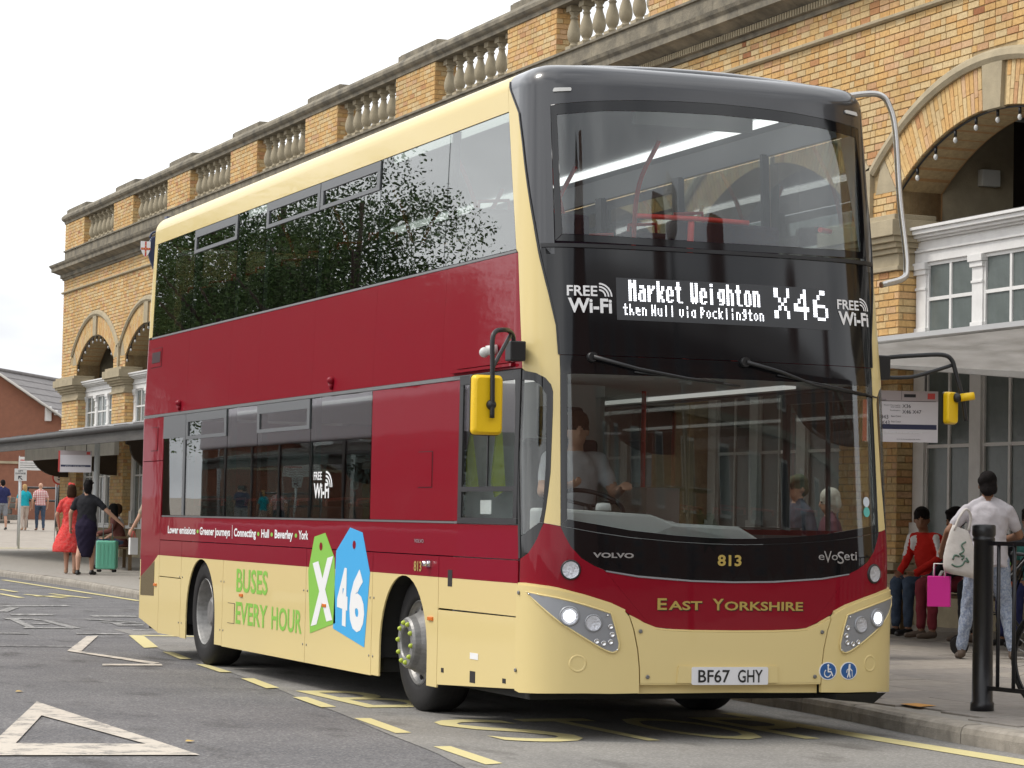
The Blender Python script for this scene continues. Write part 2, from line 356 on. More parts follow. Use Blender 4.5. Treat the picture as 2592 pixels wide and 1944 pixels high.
_oi = _n.new('ShaderNodeObjectInfo'); _cr = _n.new('ShaderNodeValToRGB'); _cr.color_ramp.elements[0].color = (0.82, 0.82, 0.84, 1); _cr.color_ramp.elements[1].color = (1.12, 1.1, 1.06, 1)
_mx = _n.new('ShaderNodeMixRGB'); _mx.blend_type = 'MULTIPLY'; _mx.inputs['Fac'].default_value = 1.0
_src = _n['Principled BSDF'].inputs['Base Color'].links[0].from_socket
_l.new(_oi.outputs['Random'], _cr.inputs['Fac']); _l.new(_src, _mx.inputs['Color1']); _l.new(_cr.outputs['Color'], _mx.inputs['Color2']); _l.new(_mx.outputs['Color'], _n['Principled BSDF'].inputs['Base Color'])
for me in slab_me.values(): me.materials.clear(); me.materials.append(slab_mat)
yrow = -2.4
while yrow < 12.4:
    x = kerb_x(yrow + 0.3) + 0.20 + rnd.uniform(0, 0.25)
    while x < 9.35:
        L = rnd.choice((0.6, 0.75, 0.75, 0.9))
        o = link('paving_slab', slab_me[L], pavement)
        o.location = (x, yrow, pav(x, yrow) + rnd.uniform(-0.003, 0.002)); o.rotation_euler = (rnd.uniform(-.003, .003), -math.atan(CF) + rnd.uniform(-.003, .003), 0)
        x += L
    yrow += 0.6

# ---------------------------------------------------------------- painted markings
def mark(name, polys, m, label, z=0.008):
    b = MB()
    for poly in polys:
        b.add([(p[0], p[1], gz(p[1]) + z) for p in poly], [tuple(range(len(poly)))])
    o = b.build(name, m); bm = bmesh.new(); bm.from_mesh(o.data)
    for f in bm.faces:
        f.normal_update()
        if f.normal.z < 0: f.normal_flip()
    bm.to_mesh(o.data); bm.free()
    return tag(o, label, 'road marking')
def wear(name, col, under, scale, cut):
    """Road paint worn through to the surface in speckles."""
    m = mat(name, col, 0.85, spec=0.2, bump=0.5, bscale=160)
    n, l = m.node_tree.nodes, m.node_tree.links; b = n['Principled BSDF']
    tc = n.new('ShaderNodeTexCoord'); t = n.new('ShaderNodeTexNoise'); t.inputs['Scale'].default_value = scale; t.inputs['Detail'].default_value = 12.0; t.inputs['Roughness'].default_value = 0.8
    cr = n.new('ShaderNodeValToRGB'); cr.color_ramp.elements[0].position = cut; cr.color_ramp.elements[0].color = under; cr.color_ramp.elements[1].position = cut + 0.1; cr.color_ramp.elements[1].color = col
    l.new(tc.outputs['Object'], t.inputs['Vector']); l.new(t.outputs['Fac'], cr.inputs['Fac']); l.new(cr.outputs['Color'], b.inputs['Base Color'])
    return m
wwhite = wear('worn_white_paint', (0.55, 0.50, 0.43, 1), (0.22, 0.21, 0.195, 1), 4.5, 0.40)
wyellow = wear('worn_yellow_paint', (0.60, 0.53, 0.27, 1), (0.17, 0.16, 0.14, 1), 9.0, 0.30)
wfaint = wear('faint_white_paint', (0.42, 0.41, 0.39, 1), (0.12, 0.118, 0.118, 1), 9.0, 0.45)
To, Ti = [(-2.34, 3.74), (-2.26, -0.55), (-3.46, -0.40)], [(-2.56, 2.45), (-2.39, 0.20), (-3.12, 0.35)]
mark('give_way_triangle', [[To[i], To[(i + 1) % 3], Ti[(i + 1) % 3], Ti[i]] for i in range(3)], wwhite, 'large worn white triangle painted on the dark road at lower left')
mark('give_way_triangle', [[(0.14, 13.73), (0.31, 13.92), (-0.56, 10.67), (-0.70, 10.67)], [(-0.70, 10.67), (-0.60, 10.67), (-0.28, 8.62), (-0.40, 8.42)]], wwhite, 'smaller white angled marking on the road behind the bus')
mark('stop_line', [[(-0.84, 8.45), (-0.31, 8.44), (-0.36, 8.18), (-0.90, 8.19)]], wwhite, 'short white bar across the road near the rear wheel')
mark('lane_line', [[(-0.65, 14.55), (-0.35, 14.46), (-0.39, 14.25), (-0.70, 14.33)]], wfaint, 'short faint white bar at the left picture edge')
mark('lane_line', [[(0.19, 14.55), (0.71, 14.47), (0.66, 14.2), (0.15, 14.28)]], wfaint, 'faint white bar just above the angled white marking')
mark('lane_line', [[(-1.20, 11.68), (-0.45, 11.61), (-0.47, 11.5), (-1.22, 11.57)]], wfaint, 'thin faint white line at left below the short bar')
mark('lane_line', [[(0.44, 19.9), (1.0, 19.95), (0.94, 19.45), (0.38, 19.4)]], wfaint, 'far faint white line on the road at left')
mark('lane_line', [[(1.43, 19.6), (2.02, 19.55), (1.95, 19.1), (1.38, 19.15)]], wfaint, 'far faint white line touching the bus rear at left')
mark('lane_line', [[(0.4, 20.6), (0.55, 20.6), (1.0, 22.2), (0.88, 22.3)]], wfaint, 'short slanted white stroke far left on the road')
mark('worn_road_lettering', [[(0.12, 18.6), (0.45, 18.6), (0.40, 18.2), (0.08, 18.2)], [(0.45, 18.5), (0.58, 17.7), (0.50, 17.6), (0.38, 18.3)], [(0.55, 17.7), (0.52, 15.8), (0.40, 15.85), (0.44, 17.6)], [(-0.12, 16.0), (0.45, 16.1), (0.42, 15.7), (-0.16, 15.7)], [(-0.08, 16.0), (0.14, 18.3), (0.24, 18.2), (0.02, 16.0)], [(0.18, 17.1), (0.38, 17.0), (0.36, 16.8), (0.16, 16.9)]], wfaint, 'worn white lettering on the road farthest left')
mark('worn_road_lettering', [[(1.14, 18.5), (1.60, 17.7), (1.56, 17.5), (1.10, 18.2)], [(1.14, 17.6), (1.62, 17.3), (1.58, 17.1), (1.11, 17.4)], [(1.13, 16.7), (1.5, 16.9), (1.46, 16.6), (1.1, 16.45)], [(1.05, 15.6), (1.30, 15.4), (1.28, 15.2), (1.02, 15.3)], [(1.2, 17.4), (1.32, 17.4), (1.25, 16.6), (1.13, 16.6)]], wfaint, 'worn white lettering on the road beside the bus rear')
mark('yellow_line', [[(3.28, 36.3), (3.40, 36.3), (3.46, 25.2), (3.34, 25.2)]], wyellow, 'yellow line along the far kerb left of the bus')
mark('yellow_line', [[(0.75, 22.4), (1.85, 22.8), (1.85, 23.2), (0.80, 22.8)]], wfaint, 'faint pale line crossing the far road at left')
_yl = MB()
for i, d in enumerate([[(2.16, 30.4), (2.26, 30.4), (2.28, 29.0), (2.18, 29.0)], [(1.74, 28.1), (1.84, 28.1), (1.84, 26.2), (1.72, 26.2)], [(2.10, 27.8), (2.2, 27.9), (2.52, 26.2), (2.4, 26.2)], [(2.6, 28.3), (2.7, 28.3), (2.92, 26.3), (2.8, 26.3)], [(2.15, 27.2), (2.75, 27.2), (2.75, 26.9), (2.15, 26.9)]]): _yl.add([(p[0], p[1], gz(p[1]) + 0.008) for p in d], [(0, 1, 2, 3)])
tag(_yl.build('yellow_road_lettering', wyellow, fix=True), 'faded yellow strokes of lettering on the far road at left', 'road marking')
mark('bay_end_line', [[(0.68, 14.05), (0.83, 14.0), (0.38, 11.43), (0.20, 11.28)], [(0.84, 14.10), (1.9, 13.75), (1.9, 13.55), (0.80, 13.88)]], wyellow, 'yellow corner of the bus bay behind the rear wheel')
_dash = [[(0.21, 10.54), (0.30, 10.48), (0.17, 9.23), (0.06, 9.23)], [(0.00, 8.42), (0.09, 8.35), (0.0, 7.16), (-0.10, 7.19)], [(-0.15, 6.33), (-0.04, 6.33), (-0.17, 5.12), (-0.29, 5.07)], [(-0.37, 4.07), (-0.26, 4.07), (-0.35, 3.04), (-0.47, 3.01)], [(-0.55, 2.0), (-0.44, 1.99), (-0.56, 0.79), (-0.67, 0.77)], [(-0.76, -0.2), (-0.65, -0.19), (-0.74, -1.30), (-0.86, -1.35)], [(-1.0, -2.5), (-0.88, -2.5), (-1.02, -3.7), (-1.14, -3.7)]]
_dl = ['yellow dash of the bay edge behind the rear wheel', 'yellow dash of the bay edge beside the rear wheel', 'yellow dash of the bay edge below the green lettering', 'yellow dash of the bay edge below the green tag', 'yellow dash of the bay edge left of the front wheel', 'yellow dash of the bay edge nearest the picture bottom', 'yellow dash of the bay edge below the picture edge']
for d, lb in zip(_dash, _dl): tag(mark('bay_dash', [d], wyellow, lb), group='dashes of the bus bay edge')
for ch, x0, x1, y0, y1, lb in (('S', -.17, .42, .02, 1.80, 'yellow letter S painted on the bay before the front wheel'), ('T', .50, 1.02, .02, 1.80, 'yellow letter T painted on the bay under the bumper'), ('O', 1.12, 1.70, .02, 1.80, 'yellow letter O painted on the bay under the bumper'), ('P', 1.80, 2.28, .02, 1.80, 'yellow letter P painted on the bay near the kerb'),
                               ('B', -.15, .42, 2.95, 4.75, 'yellow letter B painted on the bay beside the front wheel')):
    b = MB(); put_text(b, ch, lambda a, c: (a, c, 0.009), x0, x1, y0, y1, bold=0.0)
    tag(b.build('painted_letter', wyellow), lb, 'road marking')
mark('yellow_line', [[(2.24, 2.2), (2.36, 2.2), (2.38, 0.0), (2.44, -1.6), (2.46, -6.0), (2.26, -6.0), (2.22, -1.7), (2.20, 0.0)]], wyellow, 'yellow line along the kerb at lower right')
for (x, y_, lb) in ((-2.27, 4.8, 'small fallen yellow leaf above the white triangle'), (-2.1, 0.33, 'small fallen yellow leaf beside the triangle tip')):
    b = MB(); b.add([(x - .03, y_ - .02, .010), (x, y_ - .05, .012), (x + .035, y_, .010), (x, y_ + .06, .013), (x, y_, .017)], [(0, 1, 4), (1, 2, 4), (2, 3, 4), (3, 0, 4)])
    tag(b.build('fallen_leaf', mat('leaf_yellow', (0.5, 0.33, 0.08, 1), 0.8)), lb, 'leaf')
b = MB(); b.add([(3.15, 1.22, pav(3.15, 1.2) + .006), (3.13, .92, pav(3.13, .92) + .006), (3.30, .98, pav(3.3, 1) + .006), (3.29, 1.24, pav(3.29, 1.2) + .006)], [(0, 1, 2, 3)])
tag(b.build('survey_mark', mat('orange_paint', (0.62, 0.30, 0.06, 1), 0.8, noise=.2)), 'small orange paint patch on the pavement near the kerb', 'paint mark')
# ---------------------------------------------------------------- the double-decker bus
HW, LEN, RR = 1.275, 10.85, 0.18
def _outline():
    pts = [(0, 0), (.4, .010), (.7, .035), (.9, .068), (1.05, .113), (1.13, .155), (1.19, .205), (1.235, .27), (1.262, .35), (1.275, .46)]
    P = [np.array(p) for p in [(-.7, .035), (-.4, .010)] + pts + [(1.275, .6)]]; out = []
    for i in range(2, len(P) - 2):
        for t in np.linspace(0, 1, 12, endpoint=False):
            a, b, c, d = P[i - 1], P[i], P[i + 1], P[i + 2]
            out.append(.5 * (2 * b + (c - a) * t + (2 * a - 5 * b + 4 * c - d) * t * t + (3 * b - a - 3 * c + d) * t ** 3))
    out.append(np.array(pts[-1])); D = np.array(out)
    la = float(np.linalg.norm(np.diff(D, axis=0), axis=1).sum())
    arc = [(HW - RR + RR * math.cos(t), LEN - RR + RR * math.sin(t)) for t in np.linspace(0, math.pi / 2, 9)]
    D = np.vstack([D, arc, [(0.5, LEN), (0.0, LEN), (-.3, LEN)]])
    return D, np.concatenate([[0], np.cumsum(np.linalg.norm(np.diff(D, axis=0), axis=1))]), la
OD, OA, LA = _outline(); YE = .46; V0, RT = 4.115, .145; VTOP = V0 + RT * math.pi / 2; AEND = OA[-2]
def _shift(z): return np.maximum(0, np.minimum(z, 4.3) - 1.15) * .10
def _wt(y):
    w = np.clip(1 - (y - .46) / 1.6, 0, 1); return w * w * (3 - 2 * w)
def BP(s, v, d=0.0):
    """Bus skin: s runs along the plan outline (0 at the middle of the front, negative on the driver's side), v up it, d outward."""
    s = np.asarray(s, float); v = np.asarray(v, float); a = np.abs(s); h = 2e-3
    ix = lambda q: (np.where(q < 0, -1, 1) * np.interp(np.abs(q), OA, OD[:, 0]), np.interp(np.abs(q), OA, OD[:, 1]))
    e, y = ix(a); e1, y1 = ix(a + h); e0, y0 = ix(a - h)
    tx, ty = e1 - e0, y1 - y0; n = np.hypot(tx, ty); nx, ny = ty / n, -tx / n
    th = np.clip((v - V0) / RT, 0, math.pi / 2); z = np.where(v > V0, V0 + RT * np.sin(th), v)
    ins = RT * (1 - np.cos(th)) + np.maximum(0, z - 2.3) * .036 - d * np.cos(th)
    e = e - nx * ins; y = y - ny * ins; y = y + _shift(z) * _wt(y)
    return np.stack([HW + np.where(s < 0, -1, 1) * e, y, z + d * np.sin(th)], -1)
def BN(s, v):
    h = 3e-3
    a = BP(s + h, v) - BP(s - h, v); b = BP(s, v + h) - BP(s, v - h); n = np.cross(a, b)
    return n / np.maximum(np.linalg.norm(n, axis=-1, keepdims=True), 1e-9)
def sy(y, z=0.0, side=-1):
    """Outline parameter of the point at distance y from the front on the side, at height z."""
    y0 = y
    for _ in range(30): y0 = y - float(_shift(z)) * float(_wt(y0))
    return side * (LA + y0 - YE)
S_CUTS = list(np.arange(-1.72, 1.721, .04)) + [k * q for k in (-1, 1) for q in list(np.arange(1.9, 3.4, .2)) + list(np.arange(11.70, 12.02, .05))]
V_CUTS = [1.15, 2.3] + list(np.arange(4.115, VTOP + .01, .028))
def patch(name, poly, m, parent, d=0.0, th=0.012):
    """A panel of the bus skin bounded by a polygon in (s, v), d proud of the skin and th thick."""
    bm = bmesh.new(); vs = [bm.verts.new((p[0], p[1], 0)) for p in poly]
    f = bm.faces.new(vs); f.normal_update()
    if f.normal.z < 0: f.normal_flip()
    bmesh.ops.triangulate(bm, faces=[f])
    a = np.array(poly); lo, hi = a.min(0), a.max(0)
    for c in S_CUTS:
        if lo[0] < c < hi[0]: bmesh.ops.bisect_plane(bm, geom=bm.verts[:] + bm.edges[:] + bm.faces[:], plane_co=(c, 0, 0), plane_no=(1, 0, 0), dist=1e-5)
    for c in V_CUTS:
        if lo[1] < c < hi[1]: bmesh.ops.bisect_plane(bm, geom=bm.verts[:] + bm.edges[:] + bm.faces[:], plane_co=(0, c, 0), plane_no=(0, 1, 0), dist=1e-5)
    bm.verts.index_update(); sv = np.array([v.co[:2] for v in bm.verts]); n = len(sv)
    faces = [tuple(v.index for v in f.verts) for f in bm.faces]; edges = [(l.vert.index, l.link_loop_next.vert.index) for e in bm.edges if len(e.link_faces) == 1 for l in e.link_loops]
    bm.free()
    top = BP(sv[:, 0], sv[:, 1], d); bot = BP(sv[:, 0], sv[:, 1], d - th); nr = BN(sv[:, 0], sv[:, 1])
    V = np.vstack([top, bot]); F = list(faces) + [tuple(i + n for i in f[::-1]) for f in faces] + [(b, a_, a_ + n, b + n) for a_, b in edges]
    me = bpy.data.meshes.new(name); me.from_pydata(V.tolist(), [], F); me.materials.append(m)
    me.polygons.foreach_set('use_smooth', [True] * len(faces) * 2 + [False] * len(edges)); me.update()
    nl = []
    k = len(faces)
    for p in me.polygons:
        if p.index < k: nl += [tuple(nr[i]) for i in p.vertices]
        elif p.index < 2 * k: nl += [tuple(-nr[i - n]) for i in p.vertices]
        else: nl += [tuple(p.normal)] * len(p.vertices)
    me.normals_split_custom_set(nl)
    return link(name, me, parent)
def mir(poly): return [(-p[0], p[1]) for p in poly]
def both(half):
    """Close a polygon given as its driver's-side half (from the top middle round to the bottom middle)."""
    return list(half) + [(-p[0], p[1]) for p in half[::-1] if abs(p[0]) > 1e-6]
def frame_at(s, v, d=0.0):
    p = Vector(BP(s, v, d)); n = Vector(BN(s, v)).normalized(); up = Vector((0, 0, 1)); x = up.cross(n).normalized(); y = n.cross(x)
    return Matrix(((x.x, y.x, n.x, p.x), (x.y, y.y, n.y, p.y), (x.z, y.z, n.z, p.z), (0, 0, 0, 1)))
def bquad(y0, y1, z0, z1, side=-1): return [(sy(y0, z0, side), z0), (sy(y1, z0, side), z0), (sy(y1, z1, side), z1), (sy(y0, z1, side), z1)]

CREAM = (0.68, 0.55, 0.26, 1); MAROON = (0.215, 0.007, 0.017, 1)
def paint(name, col, coat, rough=0.35):
    m = mat(name, col, 0.5, spec=0.02, coat=coat, coatrough=0.03)
    n, l = m.node_tree.nodes, m.node_tree.links; b = n['Principled BSDF']
    tc = n.new('ShaderNodeTexCoord'); t = n.new('ShaderNodeTexNoise'); t.inputs['Scale'].default_value = 1.4; t.inputs['Detail'].default_value = 3.0
    bp = n.new('ShaderNodeBump'); bp.inputs['Strength'].default_value = 0.10; bp.inputs['Distance'].default_value = 0.02
    l.new(tc.outputs['Object'], t.inputs['Vector']); l.new(t.outputs['Fac'], bp.inputs['Height']); l.new(bp.outputs['Normal'], b.inputs['Coat Normal'])
    # road dust thickening in patches
    t2 = n.new('ShaderNodeTexNoise'); t2.inputs['Scale'].default_value = 3.0; t2.inputs['Detail'].default_value = 8.0; t2.inputs['Roughness'].default_value = 0.7
    cr = n.new('ShaderNodeValToRGB'); cr.color_ramp.elements[0].position = 0.45; cr.color_ramp.elements[0].color = (0, 0, 0, 1); cr.color_ramp.elements[1].position = 0.85; cr.color_ramp.elements[1].color = (0.012, 0.012, 0.012, 1)
    mx = n.new('ShaderNodeMixRGB'); mx.inputs['Color1'].default_value = col; mx.inputs['Color2'].default_value = (0.30, 0.25, 0.20, 1)
    l.new(tc.outputs['Object'], t2.inputs['Vector']); l.new(t2.outputs['Fac'], cr.inputs['Fac']); l.new(cr.outputs['Color'], mx.inputs['Fac']); l.new(mx.outputs['Color'], b.inputs['Base Color'])
    return m
m_cream = paint('cream_coachwork', CREAM, 0.5); m_maroon = paint('maroon_coachwork', MAROON, 0.4)
m_dome = mat('dark_grey_coachwork', (0.018, 0.019, 0.023, 1), 0.3, spec=0.5, coat=0.8); m_blk = mat('gloss_black_panel', (0.006, 0.006, 0.007, 1), 0.06, spec=0.5)
m_trim = mat('black_trim', (0.012, 0.012, 0.013, 1), 0.4); m_strip = mat('aluminium_strip', (0.20, 0.20, 0.20, 1), 0.45, metal=0.6)
m_frame = mat('grey_window_frame', (0.115, 0.12, 0.125, 1), 0.45); m_pod = mat('silver_lamp_pod', (0.30, 0.31, 0.33, 1), 0.38, metal=0.35)
m_bw = glass('bus_windscreen', (0.80, 0.82, 0.81), ior=1.6); m_bwu = glass('bus_upper_windscreen', (0.86, 0.89, 0.89), ior=1.62)
m_sg = glass('bus_side_glass', (0.52, 0.56, 0.545), ior=1.85, wob=0.05, wscale=1.2); m_sgc = glass('bus_clear_side_glass', (0.92, 0.94, 0.93), ior=1.5)
m_ng = glass('bus_nearside_glass', (.75, .78, .77), ior=1.5); m_chrome = mat('chrome', (0.75, 0.75, 0.76, 1), 0.12, metal=1.0); m_lens = glass('lamp_lens', (0.92, 0.93, 0.95))
m_yel = mat('yellow_mirror_shell', (0.78, 0.50, 0.008, 1), 0.4, spec=0.4, bump=0.15, bscale=40); m_print = mat('white_print', (0.78, 0.78, 0.78, 1), 0.5)
m_gold = mat('gold_print', (0.40, 0.29, 0.07, 1), 0.45); m_green = mat('green_print', (0.22, 0.50, 0.06, 1), 0.5); m_blue = mat('blue_print', (0.04, 0.37, 0.72, 1), 0.5)
m_silver = mat('silver_badge', (0.5, 0.5, 0.5, 1), 0.3, metal=0.8); m_lit = mat('lit_lamp', (0.9, 0.95, 1.0, 1), 0.2, emit=(0.93, 0.97, 1.0, 1), estr=1.6); m_amber = mat('amber_lens', (0.65, 0.16, 0.01, 1), 0.25)
m_reflector = mat('lamp_reflector', (0.72, 0.72, 0.74, 1), 0.38, metal=0.6, bump=0.8, bscale=70)
m_lin = mat('saloon_lining', (.55, .56, .57, 1), .6)
m_groove = mat('panel_gap', (0.015, 0.012, 0.012, 1), 0.8)

bus = empty('double_decker_bus', (0, 0, 0), 0, 'maroon and cream double-decker bus parked at the kerb with lit front display', 'bus')
G = 0.004
def arch_path(yc, y_lo, y_hi, zb, r=.52, zc=.43):
    """Skirt panel edge along the bottom with a wheel arch, from y_lo to y_hi."""
    n = 20; pts = [(y_lo, zb), (yc - r, zb)]
    pts += [(yc - r * math.cos(t), zc + r * math.sin(t)) for t in np.linspace(0, math.pi, n)]
    return pts + [(yc + r, zb), (y_hi, zb)]
WF, WR = 2.65, 8.315
def do_side(sd):
    S = lambda y, z: (sy(y, z, sd), z)
    q = lambda y0, y1, z0, z1: bquad(y0, y1, z0, z1, sd)
    def pg(pts): return [S(y, z) for y, z in pts]
    # skirt, cream, one panel after another with gaps between
    zc = .955
    patch('skirt_panel', pg([(.455, .30), (1.92 - G, .235), (1.92 - G, .737), (.455, .742)]), m_cream, bus)
    patch('skirt_panel', q(.445, 1.92 - G, .750, zc), m_cream, bus)
    patch('skirt_panel', pg(arch_path(WF, 1.92 + G, 3.355 - G, .215) + [(3.355 - G, zc), (1.92 + G, zc)]), m_cream, bus)
    patch('skirt_panel', q(3.355 + G, 5.03 - G, .21, zc), m_cream, bus)
    patch('skirt_panel', q(5.03 + G, 7.545 - G, .21, zc), m_cream, bus)
    patch('skirt_panel', pg(arch_path(WR, 7.545 + G, 9.04 - G, .215) + [(9.04 - G, zc), (7.545 + G, zc)]), m_cream, bus)
    patch('skirt_panel', q(9.04 + G, 9.90 - G, .22, .752), m_cream, bus)
    patch('skirt_panel', q(9.04 + G, 9.90 - G, .760, zc), m_cream, bus)
    patch('skirt_panel', pg([(9.90 + G, .225), (10.66, .33), (10.66, .71), (10.4, .80), (10.1, .90), (9.96, zc), (9.90 + G, zc)]), m_cream, bus)
    # maroon strip above the skirt
    for a, b in ((.44, 1.92), (1.92, 3.355), (3.355, 5.03), (5.03, 9.04), (9.04, 9.90)): patch('lower_side_panel', q(a + G, b - G, zc + .001, 1.097), m_maroon, bus)
    patch('lower_side_panel', q(.44 + G, 9.90 - G, 1.104, 1.318), m_maroon, bus)
    patch('rear_corner_panel', pg([(9.96, zc + .002), (10.1, .902), (10.4, .802), (10.66, .712), (10.66, 1.85), (9.862, 1.85), (9.90 + G, 1.30), (9.90 + G, zc + .002)]), m_maroon, bus)
    patch('rear_corner_panel', q(9.862, 10.66, 1.857, 2.272), m_maroon, bus)
    patch('sill_strip', q(1.57, 9.84, 1.320, 1.334), m_strip, bus, d=.003)
    patch('deck_strip', q(1.0, 10.66, 2.275, 2.300), m_strip, bus, d=.004)
    # band between the decks, six panels
    for a, b in zip((.50, 1.95, 3.46, 5.01, 6.6, 7.52, 9.03), (1.95, 3.46, 5.01, 6.6, 7.52, 9.03, 10.66)):
        if a == .50: patch('middle_side_panel', [(sd * 1.395, 2.303), S(b - .001, 2.303), S(b - .001, 3.044), (sd * 1.474, 3.044)], m_maroon, bus)
        else: patch('middle_side_panel', q(a + .001, b - .001, 2.303, 3.044), m_maroon, bus)
    patch('deck_strip', [(sd * 1.49, 3.047), S(10.55, 3.047), S(10.55, 3.063), (sd * 1.495, 3.063)], m_strip, bus, d=.003)
    # roof cove and rear pillar
    patch('roof_cove', [(sd * 1.69, 3.985), S(10.66, 3.985), S(10.66, VTOP), (sd * 1.80, VTOP), (sd * 1.72, 4.18)], m_cream, bus)
    patch('rear_pillar', q(10.55, 10.66, 3.067, 3.982), m_cream, bus)
    # panes of the upper deck
    ed = [(sd * 1.503, 3.068), (sd * 1.69, 3.978)]
    sp = [2.03, 3.52, 5.04, 6.60, 7.52, 9.04, 10.545]
    patch('window_pane', [ed[0], S(sp[0] - .008, 3.068), S(sp[0] - .008, 3.978), ed[1]], m_sg, bus, th=.006)
    for a, b in zip(sp[:-1], sp[1:]): patch('window_pane', q(a + .008, b - .008, 3.068, 3.978), m_sg, bus, th=.006)
    for y in sp[1:-1]: patch('window_pillar', q(y - .06, y + .06, 3.05, 4.0), m_trim, bus, d=-.02, th=.05)
    patch('window_pillar', q(sp[0] - .02, sp[0] + .02, 3.05, 4.0), m_trim, bus, d=-.02, th=.05)
    def hopper(a, b, z0, z1, zt):
        for p in (q(a, b, z1, zt), q(a, b, z0 - .03, z0), q(a, a + .07, z0 + .001, z1 - .001), q(b - .07, b, z0 + .001, z1 - .001)): patch('hopper_frame', p, m_frame, bus, d=.010, th=.016)
    hopper(3.53, 5.03, 3.79, 3.905, 3.975); hopper(5.05, 6.59, 3.79, 3.905, 3.975); hopper(7.53, 9.03, 3.79, 3.905, 3.975)
    if sd < 0:
        # lower deck, driver's side
        lp = [3.455, 4.997, 6.545, 7.517, 8.971, 9.85]
        for a, b in zip(lp[:-1], lp[1:]): patch('window_pane', q(a + .008, b - .008, 1.337, 2.272), m_sg, bus, th=.006)
        for y in lp[1:-1]: patch('window_pillar', q(y - .055, y + .055, 1.32, 2.29), m_trim, bus, d=-.02, th=.05)
        hopper(5.01, 6.535, 2.065, 2.195, 2.27); hopper(7.53, 8.96, 2.065, 2.195, 2.27)
        patch('hopper_frame', q(8.98, 9.84, 2.06, 2.27), m_frame, bus, d=.008, th=.014); patch('hopper_frame', q(8.98, 9.06, 1.34, 2.058), m_frame, bus, d=.008, th=.014)
        patch('middle_side_panel', q(1.562, 3.447, 1.337, 2.272), m_maroon, bus)
        # driver's window in its black frame
        for p in (q(.47, 1.56, 2.235, 2.295), q(.47, 1.56, 1.322, 1.36), q(1.49, 1.56, 1.361, 2.234), q(.47, .53, 1.361, 2.234), q(.531, 1.489, 1.530, 1.562)): patch('cab_window_frame', p, m_trim, bus, d=.006, th=.03)
        patch('cab_window_pane', q(.532, 1.488, 1.563, 2.233), m_sgc, bus, th=.006); patch('cab_window_pane', q(.532, 1.488, 1.361, 1.529), m_sgc, bus, th=.006)
        patch('cab_window_frame', q(1.01, 1.025, 1.564, 2.232), m_trim, bus, d=.005, th=.01)
        patch('rain_gutter', q(.56, 1.70, 2.318, 2.336), m_maroon, bus, d=.03, th=.03); patch('rain_gutter', q(.56, 1.62, 2.345, 2.356), m_maroon, bus, d=.015, th=.015)
    else:
        patch('door_pane', q(.62, 1.20, .40, 2.20), m_sgc, bus, d=.012, th=.006); patch('door_pane', q(1.22, 1.80, .40, 2.20), m_sgc, bus, d=.012, th=.006)
        for p in (q(.56, .62, .36, 2.27), q(1.80, 1.86, .36, 2.27), q(.621, 1.799, 2.201, 2.27), q(.621, 1.799, .36, .399), q(1.201, 1.219, .40, 2.2)): patch('door_frame', p, m_trim, bus, d=.02, th=.03)
        for a, b in ((1.9, 3.45), (3.45, 4.99), (4.99, 6.54), (6.54, 8.9)): patch('window_pane', q(a + .008, b - .008, 1.337, 2.272), m_ng, bus, th=.006)
        patch('middle_side_panel', q(8.91, 9.85, 1.337, 2.272), m_maroon, bus)
for sd in (-1, 1): do_side(sd)
# rear end
e_ = sy(10.66, 0); e1_ = abs(e_)
for nm, z0, z1, m in (('rear_panel', .33, .9, m_cream), ('rear_panel', .903, 2.272, m_maroon), ('rear_panel', 2.303, 3.044, m_maroon), ('rear_panel', 3.047, 3.062, m_strip), ('rear_panel', 3.985, VTOP, m_cream)):
    for sd in (-1, 1): patch(nm, [(sd * (e1_ + .002), z0), (sd * AEND, z0), (sd * AEND, z1), (sd * (e1_ + .002), z1)], m, bus)
for sd in (-1, 1):
    patch('rear_pillar', [(sd * (e1_ + .002), 3.067), (sd * (e1_ + .42), 3.067), (sd * (e1_ + .42), 3.982), (sd * (e1_ + .002), 3.982)], m_cream, bus)
    patch('rear_pane', [(sd * (e1_ + .425), 3.067), (sd * AEND, 3.067), (sd * AEND, 3.982), (sd * (e1_ + .425), 3.982)], m_sg, bus, th=.006)
# roof: dark front cap and cream skin, both cambered
def roof(name, a0, a1, m):
    st = np.linspace(a0, a1, 24); k = 9; V = []; F = []
    for a in st:
        l_, r_p = BP(-a, VTOP), BP(a, VTOP)
        for t in np.linspace(0, 1, k): p = l_ * (1 - t) + r_p * t; V.append((p[0], p[1], p[2] + .045 * 4 * t * (1 - t) * min(1, np.linalg.norm(r_p - l_) / 2)))
    for i in range(len(st) - 1):
        for j in range(k - 1): F.append((i * k + j, i * k + j + 1, (i + 1) * k + j + 1, (i + 1) * k + j))
    b = MB(); b.add(V, F, True); b.build(name, m, bus)
roof('roof_front_cap', .02, 1.80, m_dome); roof('roof_skin', 1.801, AEND - .02, m_cream)

